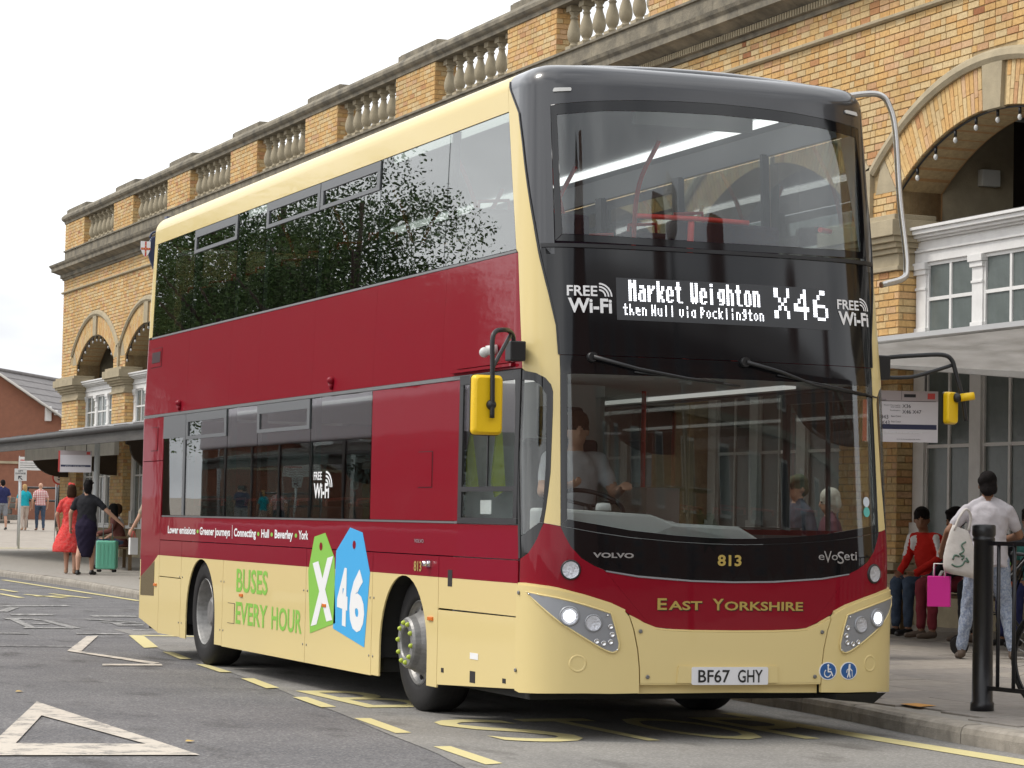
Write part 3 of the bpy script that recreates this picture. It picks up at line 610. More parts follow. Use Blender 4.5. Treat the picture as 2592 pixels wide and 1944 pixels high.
# front: dark dome, windscreens, black panels
UWo = [(0, 4.046), (-.30, 4.041), (-.548, 4.031), (-.864, 4.007), (-1.15, 3.976), (-1.13, 3.105), (-.686, 3.097), (0, 3.090)]
UWi = [(0, 3.973), (-.40, 3.966), (-.761, 3.950), (-1.105, 3.912), (-1.080, 3.150), (-.6, 3.142), (0, 3.138)]
PB = [(-1.80, VTOP), (-1.72, 4.19), (-1.62, 4.09), (-1.482, 3.95), (-1.42, 3.75), (-1.375, 3.569), (-1.281, 3.215), (-1.237, 3.02)]
patch('front_dome', both([(0, VTOP)] + PB + [(-1.135, 3.02), (-1.153, 3.98), (-.864, 4.010), (-.548, 4.034), (-.30, 4.044), (0, 4.049)]), m_dome, bus)
patch('upper_windscreen', both(UWi), m_bwu, bus, d=.001, th=.006)
patch('windscreen_border', both([UWo[0]] + UWo[1:5] + [(-1.14, 3.6)] + [(-1.13, 3.105)] + [(-1.082, 3.149), (-1.107, 3.914), (-.761, 3.952), (-.40, 3.968), (0, 3.975)]), m_blk, bus)
patch('windscreen_border', both([(0, 3.136), (-.6, 3.140), (-1.078, 3.147), (-1.126, 3.104), (-.686, 3.097), (0, 3.090)]), m_blk, bus)
patch('destination_glass', both([(0, 3.062), (-1.232, 3.062), (-1.237, 3.017), (-1.168, 2.771), (-1.123, 2.568), (-1.11, 2.384), (0, 2.384)]), m_blk, bus)
patch('glazing_bar', both([(0, 3.088), (-1.231, 3.088), (-1.231, 3.064), (0, 3.064)]), m_trim, bus, d=.012, th=.02)
WSi = [(0, 2.262), (-1.063, 2.262), (-1.082, 1.362), (-.9, 1.335), (-.686, 1.302), (-.40, 1.276), (-.171, 1.265), (0, 1.262)]
patch('windscreen', both(WSi), m_bw, bus, d=.001, th=.006)
patch('windscreen_border', both([(0, 2.380), (-1.109, 2.380), (-1.107, 2.264), (0, 2.264)]), m_blk, bus)
for sg in (1, -1): patch('windscreen_border', [(sg * a, b) for a, b in [(-1.107, 2.263), (-1.065, 2.263), (-1.084, 1.361), (-1.123, 1.322)]], m_blk, bus)
patch('windscreen_border', both([(0, 1.260), (-.171, 1.263), (-.40, 1.274), (-.686, 1.300), (-.9, 1.333), (-1.082, 1.360), (-1.122, 1.319), (-.9, 1.283), (-.686, 1.257), (-.40, 1.236), (-.171, 1.227), (0, 1.224)]), m_blk, bus)
BLK = [(-1.126, 1.316), (-1.102, 1.263), (-1.065, 1.193), (-.999, 1.123), (-.921, 1.078), (-.853, 1.053), (-.636, 1.023), (-.281, 1.000), (0, .995)]
patch('front_lower_panel', both([(0, 1.221), (-.171, 1.224), (-.40, 1.233), (-.686, 1.254), (-.9, 1.280)] + BLK), m_blk, bus)
patch('front_trim_strip', both([(0, .993), (-.281, .998), (-.636, 1.021), (-.845, 1.050), (-.845, 1.043), (-.636, 1.011), (-.281, .988), (0, .983)]), m_pod, bus, d=.004)
QL = [(-1.366, 2.284), (-1.272, 2.268), (-1.207, 2.238), (-1.170, 2.195), (-1.158, 2.15), (-1.161, 2.034), (-1.172, 1.84), (-1.183, 1.65), (-1.200, 1.53), (-1.218, 1.421), (-1.235, 1.336)]
QL2 = [(-1.235, 1.336), (-1.258, 1.29), (-1.282, 1.24), (-1.32, 1.19), (-1.365, 1.145), (-1.446, 1.112)]
for sg in (1, -1):
    mm = lambda L: [(sg * a, b) for a, b in L]
    patch('front_pillar', mm(PB[1:] + [(-1.168, 2.773), (-1.125, 2.57), (-1.112, 2.384), (-1.110, 2.264), (-1.126, 1.319)] + [(a + .002, b) for a, b in QL[::-1]] + [(-1.392, 2.30), (-1.471, 3.044), (-1.50, 3.066), (-1.688, 3.98), (-1.712, 4.17)]), m_cream, bus)
    jx = abs(sy(.455, 1.3))
    patch('quarterlight_border', mm([(-jx, 2.295), (-1.40, 2.292)] + QL + [(-1.263, 1.34), (-1.236, 1.45), (-1.213, 1.68), (-1.200, 2.02), (-1.200, 2.13), (-1.235, 2.19), (-1.29, 2.22), (-jx, 2.235)]), m_blk, bus)
    patch('quarterlight_border', mm(QL2 + [(-1.450, 1.25), (-1.39, 1.265), (-1.33, 1.30), (-1.263, 1.338)]), m_blk, bus)
    patch('quarterlight_border', mm([(-jx, 2.234), (-1.455, 2.234), (-1.452, 1.252), (-1.450, 1.112), (-jx + .006, 1.112)]), m_trim, bus, d=.004)
    patch('quarterlight_pane', mm([(-1.454, 2.225), (-1.29, 2.219), (-1.235, 2.189), (-1.201, 2.13), (-1.201, 2.02), (-1.214, 1.68), (-1.237, 1.45), (-1.264, 1.342), (-1.331, 1.302), (-1.39, 1.267), (-1.451, 1.255)]), m_sgc, bus, th=.006)
    patch('front_side_panel', mm([(-1.127, 1.316)] + [(-1.233, 1.334)] + QL2[1:] + [(-1.459, 1.112), (-1.459, .962), (-1.297, .958), (-1.139, .940), (-.973, .900), (-.815, .853), (-.726, .810), (-.706, .790)] + [(-.642, .756), (-.56, .720), (-.845, 1.041), (-.853, 1.051)] + BLK[::-1][4:-1]), m_maroon, bus)
patch('front_panel', both([(0, .981), (-.281, .986), (-.636, 1.009), (-.843, 1.040), (-.558, .719), (-.525, .705), (-.40, .694), (-.275, .690), (0, .688)]), m_maroon, bus)
CT = [(-1.456, .948), (-1.38, .949), (-1.297, .944), (-1.20, .935), (-1.139, .926), (-.973, .886), (-.815, .839), (-.722, .795)]
JN = [(-.700, .77), (-.672, .69), (-.645, .57), (-.632, .46), (-.628, .36), (-.628, .30)]
for sg in (1, -1):
    mm = lambda L: [(sg * a, b) for a, b in L]
    patch('bumper_corner', mm(CT + JN + [(-.80, .296), (-.962, .297), (-1.10, .294), (-1.25, .288), (-1.40, .284), (-1.455, .295)]), m_cream, bus, d=.024, th=.03)
    patch('bumper_edge', mm(CT + [(-.722, .812), (-.815, .853), (-.973, .900), (-1.139, .940), (-1.20, .949), (-1.297, .958), (-1.38, .963), (-1.456, .962)]), m_cream, bus, d=.014, th=.02)
    POD = [(-1.342, .908), (-1.24, .893), (-1.138, .877), (-1.05, .857), (-.972, .836), (-.89, .812), (-.815, .789), (-.785, .70), (-.760, .606), (-.762, .575), (-.780, .553), (-.804, .547), (-.84, .558), (-.878, .577), (-.96, .625), (-1.046, .678), (-1.12, .727), (-1.192, .785), (-1.27, .85)]
    patch('pillar_lining', mm([(-1.17, 3.10), (-1.46, 3.10), (-1.66, 3.97), (-1.18, 3.97)]), m_lin, bus, d=-.03, th=.01)
    patch('dome_seal', mm([(a - .012, b) for a, b in PB[1:]] + [(-1.18, 2.771), (-1.133, 2.568), (-1.121, 2.384)] + [(-1.110, 2.384), (-1.123, 2.568), (-1.168, 2.771)] + [(a + .004, b) for a, b in PB[1:][::-1]]), m_trim, bus, d=.006, th=.012)
    pod = patch('headlight_pod', mm(POD), m_pod, bus, d=.030, th=.012)
    rim = MB(); rim.tube([tuple(BP(sg * a, b, .030)) for a, b in POD], .006, 6, closed=True); rim.build('pod_rim', m_cream, pod)
    for (a, b, r, nm, lit) in ((-1.067, .768, .052, 'headlight', True), (-.923, .727, .046, 'headlight', False), (-1.064, 1.050, .052, 'front_lamp', False)):
        M = frame_at(sg * a, b, .030 if nm == 'headlight' else .0); pr = pod if nm == 'headlight' else bus
        x = MB(); x.lathe([(r * 1.22, -.004), (r * 1.20, .006), (r * 1.02, .012), (r, .008), (r * .98, .003)], 24, M, caps=False); h = x.build(nm, m_pod if nm == 'headlight' else m_trim, pr)
        x = MB(); x.lathe([(r * 1.0, .009), (r * .75, .006), (r * .4, .004), (.0, .003)], 24, M, caps=False)
        bowl = x.build('reflector', m_reflector, h if pr is bus else pod)
        if lit: x = MB(); x.lathe([(r * .72, .0075), (r * .5, .012), (0, .014)], 20, M, caps=False); x.build('lit_bulb', m_lit, pod)
        x = MB(); x.lathe([(r * 1.01, .011), (r * .8, .018), (r * .4, .023), (0, .024)], 24, M, caps=False); x.build('lens', m_lens, h if pr is bus else pod)
    for (a, b) in ((-.816, .707), (-.806, .658), (-.815, .613), (-.858, .604), (-.901, .616)):
        M = frame_at(sg * a, b, .031); x = MB(); x.lathe([(.017, 0), (.016, .005), (.012, .006), (.011, .001), (0, .0)], 14, M); x.build('running_light', m_chrome, pod)
    for (a, b) in ((-1.318, .895), (-.835, .775), (-.772, .565)):
        M = frame_at(sg * a, b, .031); x = MB(); x.lathe([(.007, 0), (.006, .004), (0, .005)], 8, M); x.build('screw', m_chrome, pod)
    M = frame_at(sg * -1.012, .478, .026); x = MB(); x.lathe([(.056, -.004), (.054, -.001), (.050, .002), (.044, .0), (.03, -.006), (0, -.010)], 24, M); x.build('towing_cover', m_cream, bus)
    for (a, b) in ((-1.42, .90), (-1.44, .42), (-.625, .68), (-.575, .40)):
        M = frame_at(sg * a, b, .027); x = MB(); x.lathe([(.013, 0), (.012, .005), (.006, .006), (0, .003)], 10, M); x.build('bumper_screw', m_strip, bus)
    x = MB(); M = frame_at(sg * -1.068, 4.045, .004)
    x.lathe([(.0, 0)], 3) if False else None
    patch('marker_light', [(sg * a, z) for a, z in round_poly([(-1.135, 4.062), (-1.0, 4.070), (-1.0, 4.092), (-1.125, 4.088)], .012)], mat('clear_marker_lens', (0.62, 0.62, 0.60, 1), 0.25), bus, d=.012, th=.014) if True else x.build('marker_light', mat('clear_marker_lens', (0.62, 0.62, 0.60, 1), 0.25), bus)
patch('bumper_centre', both([(0, .676), (-.275, .678), (-.45, .684), (-.525, .692), (-.60, .722), (-.642, .744), (-.692, .766), (-.664, .69), (-.637, .57), (-.624, .46), (-.620, .362), (0, .362)]), m_cream, bus, d=.024, th=.03)
patch('bumper_edge', both([(0, .688), (-.275, .690), (-.45, .696), (-.52, .704), (-.60, .733), (-.64, .755), (-.692, .779), (-.692, .768), (-.642, .745), (-.60, .723), (-.525, .693), (-.45, .685), (-.275, .679), (0, .677)]), m_cream, bus, d=.014, th=.02)
patch('bumper_lip', both([(0, .350), (-.620, .356), (-.620, .295), (0, .300)]), m_cream, bus, d=-.020, th=.03)
patch('bumper_shelf', both([(0, .3615), (-.620, .3615), (-.620, .352), (0, .352)]), m_cream, bus, d=.022, th=.05)
patch('plate_plinth', [(-.385, .363), (.305, .363), (.30, .468), (-.375, .468)], m_cream, bus, d=.034, th=.012)
plate = patch('number_plate', round_poly([(-.290, .352), (.231, .352), (.231, .462), (-.290, .462)], .012), mat('plate_white', (0.70, 0.70, 0.72, 1), 0.4), bus, d=.042, th=.008)
def lettering(name, items, m, d, parent):
    b = MB()
    for body, a0, a1, z0, z1, kw in items: put_text(b, body, lambda a, z: tuple(BP(a, z, d)), a0, a1, z0, z1, **kw)
    return b.build(name, m, parent)
lettering('plate_lettering', [('BF67', -.248, -.035, .366, .446, dict(bold=.012)), ('GHY', .02, .192, .366, .446, dict(bold=.012))], mat('plate_black', (.012, .012, .012, 1), .5), .0445, plate)
lettering('maker_badge', [('VOLVO', -.928, -.670, 1.128, 1.160, dict(bold=.035))], m_silver, .005, bus)
lettering('fleet_number', [('813', -.112, .052, 1.088, 1.158, dict(bold=.03))], m_gold, .004, bus)
lettering('model_badge', [('e', .606, .650, 1.135, 1.168, {}), ('V', .648, .706, 1.118, 1.192, {}), ('o', .706, .752, 1.135, 1.168, {}), ('S', .750, .800, 1.112, 1.190, {}), ('eti', .802, .905, 1.135, 1.188, {})], m_silver, .004, bus)
shadow = mat('lettering_shadow', (.03, .012, .008, 1), .5)
def east(m, ds, dz, dd):
    it = [('E', -.511, -.449, .812, .884), ('AST', -.437, -.213, .812, .868), ('Y', -.142, -.066, .812, .884), ('ORKSHIRE', -.060, .494, .812, .868)]
    for w_ in (it[:2], it[2:]): lettering('operator_lettering', [(t, a + ds, b + ds, c + dz, e + dz, dict(bold=.022)) for t, a, b, c, e in w_], m, dd, bus)
east(shadow, .006, -.005, .003); east(m_gold, 0, 0, .005)

# destination display: a dot matrix of lamps on a dark board
patch('display_board', [(-.740, 2.612), (.770, 2.612), (.770, 2.880), (-.740, 2.880)], mat('display_board', (.045, .048, .052, 1), .35), bus, d=.002, th=.004)
F57 = {'M': '10001 11011 10101 10101 10001 10001 10001', 'a': '00000 00000 01110 00001 01111 10001 01111', 'r': '00000 00000 10110 11001 10000 10000 10000', 'k': '10000 10000 10010 10100 11000 10100 10010', 'e': '00000 00000 01110 10001 11111 10000 01110', 't': '01000 01000 11110 01000 01000 01001 00110',
       'W': '10001 10001 10001 10101 10101 10101 01010', 'i': '00100 00000 01100 00100 00100 00100 01110', 'g': '00000 01111 10001 10001 01111 00001 01110', 'h': '10000 10000 10110 11001 10001 10001 10001', 'o': '00000 00000 01110 10001 10001 10001 01110', 'n': '00000 00000 10110 11001 10001 10001 10001',
       'X': '10001 10001 01010 00100 01010 10001 10001', '4': '00010 00110 01010 10010 11111 00010 00010', '6': '00110 01000 10000 11110 10001 10001 01110', 'H': '10001 10001 10001 11111 10001 10001 10001', 'u': '00000 00000 10001 10001 10001 10011 01101', 'l': '01100 00100 00100 00100 00100 00100 01110', 'v': '00000 00000 10001 10001 10001 01010 00100', 'P': '11110 10001 10001 11110 10000 10000 10000', 'c': '00000 00000 01110 10000 10000 10001 01110'}
F35 = {'t': '010 111 010 010 011', 'h': '100 100 110 101 101', 'e': '000 110 111 100 011', 'n': '000 110 101 101 101', 'H': '101 101 111 101 101', 'u': '000 101 101 101 011', 'l': '010 010 010 010 010', 'v': '000 101 101 101 010', 'i': '010 000 010 010 010', 'a': '000 011 101 101 011', 'P': '110 101 110 100 100', 'o': '000 010 101 101 010', 'c': '000 011 100 100 011', 'k': '100 101 110 110 101', 'g': '011 101 011 001 110'}
dots = MB(); PT = .0104
def dot(c, r, base_s, base_v):
    s_, v_ = base_s + c * PT, base_v - r * PT; h = .0037
    dots.add([tuple(BP(s_ + i * h, v_ + j * h, .0045)) for i, j in ((-1, -1), (1, -1), (1, 1), (-1, 1))], [(0, 1, 2, 3)])
def matrix(word, s0, v0, font, gw, gh, W, H, adv, bold=False):
    c0 = 0
    for ch in word:
        if ch != ' ':
            rows = font[ch].split()
            on = set()
            for r in range(H):
                for c in range(W):
                    if rows[min(gh - 1, int(r * gh / H))][min(gw - 1, int(c * gw / W))] == '1': on.add((c0 + c, r))
            if bold: on |= {(c + 1, r) for c, r in on}
            for c, r in on: dot(c, r, s0, v0)
        c0 += adv if ch != ' ' else adv - 2
F59 = {'M': '11011 11111 11111 11011 11011 11011 11011 11011 11011', 'a': '00000 00000 01110 00011 01111 11011 11011 11011 01111', 'r': '00000 00000 11011 11110 11100 11000 11000 11000 11000', 'k': '11000 11000 11011 11011 11110 11100 11110 11011 11011', 'e': '00000 00000 01110 11011 11011 11111 11000 11011 01110', 't': '01100 01100 11110 01100 01100 01100 01100 01100 00111',
       'W': '11011 11011 11011 11011 11011 11011 11111 11111 01010', 'i': '01100 00000 01100 01100 01100 01100 01100 01100 01100', 'g': '00000 00000 01111 11011 11011 11011 01111 00011 01110', 'h': '11000 11000 11110 11011 11011 11011 11011 11011 11011', 'o': '00000 00000 01110 11011 11011 11011 11011 11011 01110', 'n': '00000 00000 11110 11011 11011 11011 11011 11011 11011'}
matrix('Market Weighton', -.655, 2.864, F59, 5, 9, 5, 13, 6)
matrix('then Hull via Pocklington', -.695, 2.712, F35, 3, 5, 3, 7, 4)
matrix('X46', .350, 2.862, F57, 5, 7, 11, 19, 14, False)
dots.build('display_dots', mat('lit_dots', (0.9, 0.92, 1, 1), .4, emit=(0.93, 0.95, 1.0, 1), estr=1.6), bus)
def wifi(fn, a0, a1, z0, z1, aw, name):
    """FREE over Wi-Fi with three arcs beside FREE."""
    b = MB(); w = a1 - a0; h = z1 - z0
    put_text(b, 'FREE', fn, a0, a0 + .68 * w, z0 + .62 * h, z1, bold=.02); put_text(b, 'Wi-Fi', fn, a0 + .02 * w, a1, z0, z0 + .54 * h, bold=.03)
    for k, rr in enumerate((.14, .21, .28)):
        q_ = []
        for t in np.linspace(0, math.pi / 2, 8):
            for rad in (rr - .018, rr + .018): q_.append(fn(a0 + w * (.72 + rad * math.cos(t)), z0 + .62 * h + w * rad * math.sin(t) * aw))
        b.add(q_, [(2 * i, 2 * i + 1, 2 * i + 3, 2 * i + 2) for i in range(7)])
    return b.build(name, m_print, bus)
ff = lambda a, z: tuple(BP(a, z, .004))
wifi(ff, -1.058, -.772, 2.650, 2.822, 1.0, 'wifi_sign'); wifi(ff, .828, 1.105, 2.652, 2.818, 1.0, 'wifi_sign')
fs = lambda y, z: tuple(BP(sy(y, z), z, .0025))
b = MB(); put_text(b, 'FREE', fs, 4.880, 4.665, 1.632, 1.695, bold=.02); put_text(b, 'Wi-Fi', fs, 4.872, 4.470, 1.490, 1.606, bold=.03)
for rr in (.06, .095, .13):
    q_ = []
    for t in np.linspace(0, math.pi / 2, 8):
        for rad in (rr - .009, rr + .009): q_.append(fs(4.56 - 1.25 * rad * math.cos(t), 1.575 + .9 * rad * math.sin(t)))
    b.add(q_, [(2 * i, 2 * i + 1, 2 * i + 3, 2 * i + 2) for i in range(7)])
b.build('wifi_sign', m_print, bus)
# slogans on the side
b = MB(); bg = MB()
for body, y0, y1, dsc in (('Lower emissions', 9.581, 8.539, 0), ('Greener journeys', 8.384, 7.338, .022), ('Connecting', 7.208, 6.508, .022), ('Hull', 6.344, 6.111, 0), ('Beverley', 5.942, 5.417, .022), ('York', 5.258, 4.993, 0)):
    w_b = MB(); put_text(w_b, body, fs, y0, y1, 1.166 - dsc, 1.236, bold=.03); w_b.build('slogan_word', m_print, bus)
for y in (8.461, 6.436, 6.031, 5.332): MB().add([fs(y + .035 * math.cos(t), 1.195 + .017 * math.sin(t)) for t in np.linspace(0, 2 * math.pi, 12, endpoint=False)][::-1], [tuple(range(12))]).build('slogan_dot', m_green, bus)
b.add([fs(7.272, 1.145), fs(7.262, 1.145), fs(7.262, 1.262), fs(7.272, 1.262)], [(0, 1, 2, 3)])
b.build('slogan_divider', m_print, bus)
for t_, a_, b_q, c_q, d_q in (('BUSES', 7.09, 6.12, .695, .895), ('EVERY', 7.09, 6.11, .425, .612), ('HOUR', 5.98, 5.12, .425, .612)): bg = MB(); put_text(bg, t_, fs, a_, b_q, c_q, d_q, bold=.018); bg.build('slogan_word', m_green, bus)
def tagp(poly, hole, m, letters):
    g_ = [(sy(y, z), z) for y, z in poly]
    t_ = patch('route_tag', g_, m, bus, d=.003, th=.002)
    hb = MB(); hb.add([tuple(BP(sy(hole[0] + .04 * math.cos(t), hole[1]), hole[1] + .032 * math.sin(t), .0045)) for t in np.linspace(0, 2 * math.pi, 14, endpoint=False)][::-1], [tuple(range(14))]); hb.build('tag_hole', m_maroon, t_)
    lb = MB()
    for body, y0, y1, z0, z1, tilt in letters:
        v, f, _ = text2d(body, .05); lb.add([tuple(BP(sy(y0 + (y1 - y0) * x, .7), z0 + (z1 - z0) * q + tilt * x, .0048)) for x, q in v], f)
    lb.build('tag_lettering', m_print, t_)
tagp([(4.54, 1.225), (4.286, 1.036), (4.229, .549), (4.886, .444), (4.967, .926), (4.822, 1.192)], (4.64, 1.12), m_green, [('X', 4.86, 4.30, .50, .985, .07)])
tagp([(3.913, 1.272), (3.61, 1.238), (3.415, .950), (3.512, .403), (4.284, .507), (4.247, 1.092)], (3.80, 1.145), m_blue, [('4', 4.19, 3.93, .55, .985, -.02), ('6', 3.88, 3.52, .51, .975, -.01)])
lettering('fleet_number', [('813', sy(2.43, 1), sy(2.27, 1), .985, 1.055, dict(bold=.02))], m_gold, .004, bus)
lettering('maker_badge', [('VOLVO', sy(2.435, 1.2), sy(2.235, 1.2), 1.181, 1.207, dict(bold=.03))], m_silver, .004, bus)
# accessibility discs
def strokes(b, pts, w, fn, closed=False):
    for p, q in zip(pts[:-1], pts[1:]):
        d_ = Vector((q[0] - p[0], q[1] - p[1])).normalized(); n_ = Vector((-d_.y, d_.x)) * w / 2; e_ = d_ * w * .3
        b.add([fn(p[0] - n_.x - e_.x, p[1] - n_.y - e_.y), fn(q[0] - n_.x + e_.x, q[1] - n_.y + e_.y), fn(q[0] + n_.x + e_.x, q[1] + n_.y + e_.y), fn(p[0] + n_.x - e_.x, p[1] + n_.y - e_.y)], [(0, 1, 2, 3)])
def disc(s0, v0, kind):
    circ = lambda r: [(s0 + r * math.cos(t), v0 + r * .86 * math.sin(t)) for t in np.linspace(0, 2 * math.pi, 28, endpoint=False)]
    o = patch('access_sticker', circ(.066), m_print, bus, d=.027, th=.003); patch('sticker_field', circ(.059), mat('sticker_blue', (.02, .10, .30, 1), .45), o, d=.0285, th=.002)
    b = MB(); fn = lambda a, c: tuple(BP(s0 + a, v0 + c, .030)); w = .009
    ring = lambda cx, cy, r, t0, t1: [(cx + r * math.cos(t), cy + r * math.sin(t)) for t in np.linspace(t0, t1, 10)]
    b.add([fn(*p) for p in ring(.004 if kind else .0, .036, .008, 0, 5.6)], [tuple(range(10))])
    if kind == 0:
        strokes(b, [(0, .026), (.0, -.004), (.022, -.004), (.034, -.030)], w, fn); strokes(b, ring(-.004, -.014, .024, 2.2, 5.9), .007, fn); strokes(b, [(0, .012), (.02, .012)], .006, fn)
    else:
        strokes(b, [(.003, .026), (.0, -.004)], .015, fn); strokes(b, [(0, -.004), (-.012, -.040)], w, fn); strokes(b, [(0, -.004), (.008, -.040)], w, fn); strokes(b, [(.004, .018), (-.016, .004), (-.018, -.010)], .006, fn); strokes(b, [(.004, .018), (.024, .0)], .006, fn); strokes(b, [(.024, .004), (.026, -.038)], .004, fn)
    b.build('sticker_symbol', m_print, o)
disc(.672, .434, 0); disc(.832, .434, 1)
# windscreen stickers
for (a, z, col) in ((1.0, 1.51, (.55, .6, .65, 1)), (1.0, 1.445, (.10, .42, .38, 1))):
    patch('windscreen_sticker', [(a + .028 * math.cos(t), z + .033 * math.sin(t)) for t in np.linspace(0, 2 * math.pi, 18, endpoint=False)], mat('sticker_%d' % int(col[0] * 100), col, .5), bus, d=.009, th=.001)

# small fittings along the side
for y in (2.06, 4.516, 6.924, 10.03):
    x = MB(); p = BP(sy(y, .67), .67, 0); x.box(p[0] - .012, p[0] + .004, y - .05, y + .05, .658, .684); x.build('side_reflector', m_amber, bus, bevel=.004)
for y, z in ((9.24, 2.38), (4.45, 2.39), (.62, 2.41)):
    x = MB(); x.ball((-.012, y, z), (.035, .035, .03), 12, 8); x.tube([(-.012, y, z - .02), (-.010, y, z - .07)], [.022, .012], 10); x.build('side_marker_lamp', m_maroon, bus)
x = MB(); x.tube([(.0, .88, 2.44), (-.07, .90, 2.43)], .032, 14); x.ball((-.075, .92, 2.42), .034, 12, 8); x.build('side_camera', mat('camera_shell', (.55, .55, .53, 1), .4), bus)
x = MB(); x.tube([(-.0, 2.12, 1.042), (-.05, 2.12, 1.042)], .018, 10); x.box(-.012, .004, 2.07, 2.16, 1.018, 1.066); x.build('side_indicator', m_chrome, bus)
for y, z, w, h in ((1.22, .327, .10, .075), (1.805, .337, .05, .03), (.643, .337, .06, .03), (1.69, .955, .085, .11)):
    patch('latch_recess', bquad(y - w / 2, y + w / 2, z - h / 2, z + h / 2), m_groove, bus, d=.002, th=.004)
patch('warning_label', bquad(1.12, 1.27, .442, .483), m_print, bus, d=.003, th=.002)
for (y0, y1, z0, z1, m) in ((2.09, 2.39, 1.56, 1.81, m_maroon), (7.13, 7.36, .42, .595, m_cream), (10.08, 10.36, 1.95, 2.18, m_maroon), (10.09, 10.52, 2.76, 2.95, m_maroon)):
    patch('flap_gap', bquad(y0, y1, z0, z1), m_groove, bus, d=.0012, th=.003); patch('access_flap', bquad(y0 + .008, y1 - .008, z0 + .005, z1 - .005), m, bus, d=.005, th=.004)
patch('air_vent', bquad(10.13, 10.47, 2.806, 2.91), mat('vent_mesh', (.03, .008, .010, 1), .7), bus, d=.008, th=.004)
patch('engine_grille', [(sy(y, z), z) for y, z in ((10.09, .565), (10.64, .556), (10.64, .735), (10.4, .805), (10.09, .895))], mat('grille_mesh', (.16, .12, .055, 1), .7, noise=.5, nscale=90), bus, d=.003, th=.004)
for y in (3.31, 3.40, 4.98, 5.08, 7.50, 7.60, 8.98, 9.09):
    for z in (.35, .77):
        M = frame_at(sy(y, z), z, .001); x = MB(); x.lathe([(.009, 0), (.008, .003), (0, .004)], 8, M); x.build('skirt_screw', m_strip, bus)
x = MB(); x.tube([(.004, 9.54, .27), (.03, 9.54, .27)], .05, 14); x.build('exhaust_outlet', m_groove, bus)
# vent flaps behind the windows, wipers
def wiper(pts, nm='wiper'):
    x = MB(); p = [tuple(BP(a, z, d)) for a, z, d in pts]; x.tube(p, [.014, .011, .009, .007, .006][:len(p)], 8); x.tube([p[0], tuple(Vector(p[0]) + Vector((0, .06, 0)))], .03, 12); o = x.build(nm, m_trim, bus)
    y = MB(); q = [Vector(BP(a, z, .014)) for a, z in np.linspace((pts[1][0] - .02, pts[1][1] - .02), (pts[-1][0] + .12, pts[-1][1] - .015), 8)]; y.tube([tuple(v) for v in q], .006, 6); y.build('wiper_blade', m_trim, o)
wiper([(-.905, 2.372, .035), (-.62, 2.305, .03), (-.30, 2.258, .026), (-.05, 2.238, .022)]); wiper([(.112, 2.376, .035), (.36, 2.322, .03), (.60, 2.25, .026), (1.02, 2.205, .022)])
# mirrors
def mirror(head, arm1, arm2, knob, base, nm, tilt):
    x = MB(); x.tube(bez(arm1, 5), .015, 10); x.tube(bez(arm2, 4), .013, 10); arm = x.build('mirror_arm', m_trim, bus)
    x = MB(); x.box(*base); x.build('mirror_bracket', m_trim, bus, bevel=.008)
    (x0, x1, z0, z1, y0) = head; poly = round_poly([(x0, z0), (x1, z0), (x1, z1), (x0, z1)], .03, 5); cx, cz = (x0 + x1) / 2, (z0 + z1) / 2
    def fn(a, c, t): dx = a - cx; return (cx + dx * math.cos(tilt), y0 + t + dx * math.sin(tilt), c)
    x = MB(); n = len(poly)
    rings = [(.80, -.045), (.94, -.038), (1.0, -.015), (1.0, .02)]
    V = [fn(cx + (a - cx) * k, cz + (c - cz) * (k if k > .9 else .9), t) for k, t in rings for a, c in poly]
    x.add(V, [(i * n + j, i * n + (j + 1) % n, (i + 1) * n + (j + 1) % n, (i + 1) * n + j) for i in range(3) for j in range(n)], True); x.add(V[:n], [tuple(range(n))[::-1]])
    shell = x.build('mirror_shell', m_yel, bus, fix=True)
    x = MB(); x.prism([(cx + (a - cx) * 1.04, cz + (c - cz) * 1.02) for a, c in poly], lambda a, c, t: fn(a, c, t), .018, .034); x.build('mirror_seal', m_trim, shell, fix=True)
    x = MB(); x.prism([(cx + (a - cx) * .95, cz + (c - cz) * .97) for a, c in poly], lambda a, c, t: fn(a, c, t), .034, .037); x.build('mirror_glass', m_chrome, shell, fix=True)
    x = MB(); x.ball(knob, .032, 14, 10); x.build('mirror_joint', m_trim, shell)
mirror((-.400, -.206, 1.868, 2.236, .25), [(-.288, .185, 1.97), (-.288, .185, 2.10), (-.290, .19, 2.30), (-.290, .20, 2.45), (-.262, .22, 2.505), (-.20, .25, 2.52), (-.13, .33, 2.52), (-.085, .38, 2.49), (-.075, .40, 2.44)], [(-.287, .19, 2.28), (-.26, .21, 2.32), (-.12, .34, 2.495)], (-.290, .20, 2.052), (-.105, .0, .37, .47, 2.34, 2.465), 'driver', 0.0)
mirror((2.885, 3.02, 2.035, 2.248, .25), [(2.56, .42, 2.465), (2.62, .40, 2.474), (2.75, .34, 2.485), (2.90, .27, 2.492), (2.96, .25, 2.46), (2.985, .24, 2.38), (3.03, .22, 2.20), (3.055, .22, 2.06)], [(2.56, .42, 2.335), (2.66, .39, 2.338), (2.76, .34, 2.352), (2.965, .25, 2.425)], (2.98, .21, 2.21), (2.47, 2.58, .38, .47, 2.32, 2.48), 'nearside', .5)
x = MB(); x.tube([(3.0, .20, 2.21), (3.085, .17, 2.224)], .026, 12); x.build('mirror_knob', m_yel, bus)
x = MB(); x.tube(bez([(2.20, 1.0, 4.235), (2.46, .95, 4.262), (2.66, .90, 4.295), (2.75, .87, 4.285), (2.80, .85, 4.22), (2.835, .82, 4.05), (2.84, .76, 3.60), (2.855, .70, 3.25), (2.845, .66, 3.10), (2.80, .62, 3.02), (2.60, .56, 2.96)], 5), .021, 12); x.build('tree_guard', mat('steel_tube', (.52, .51, .49, 1), .3, metal=.9), bus)

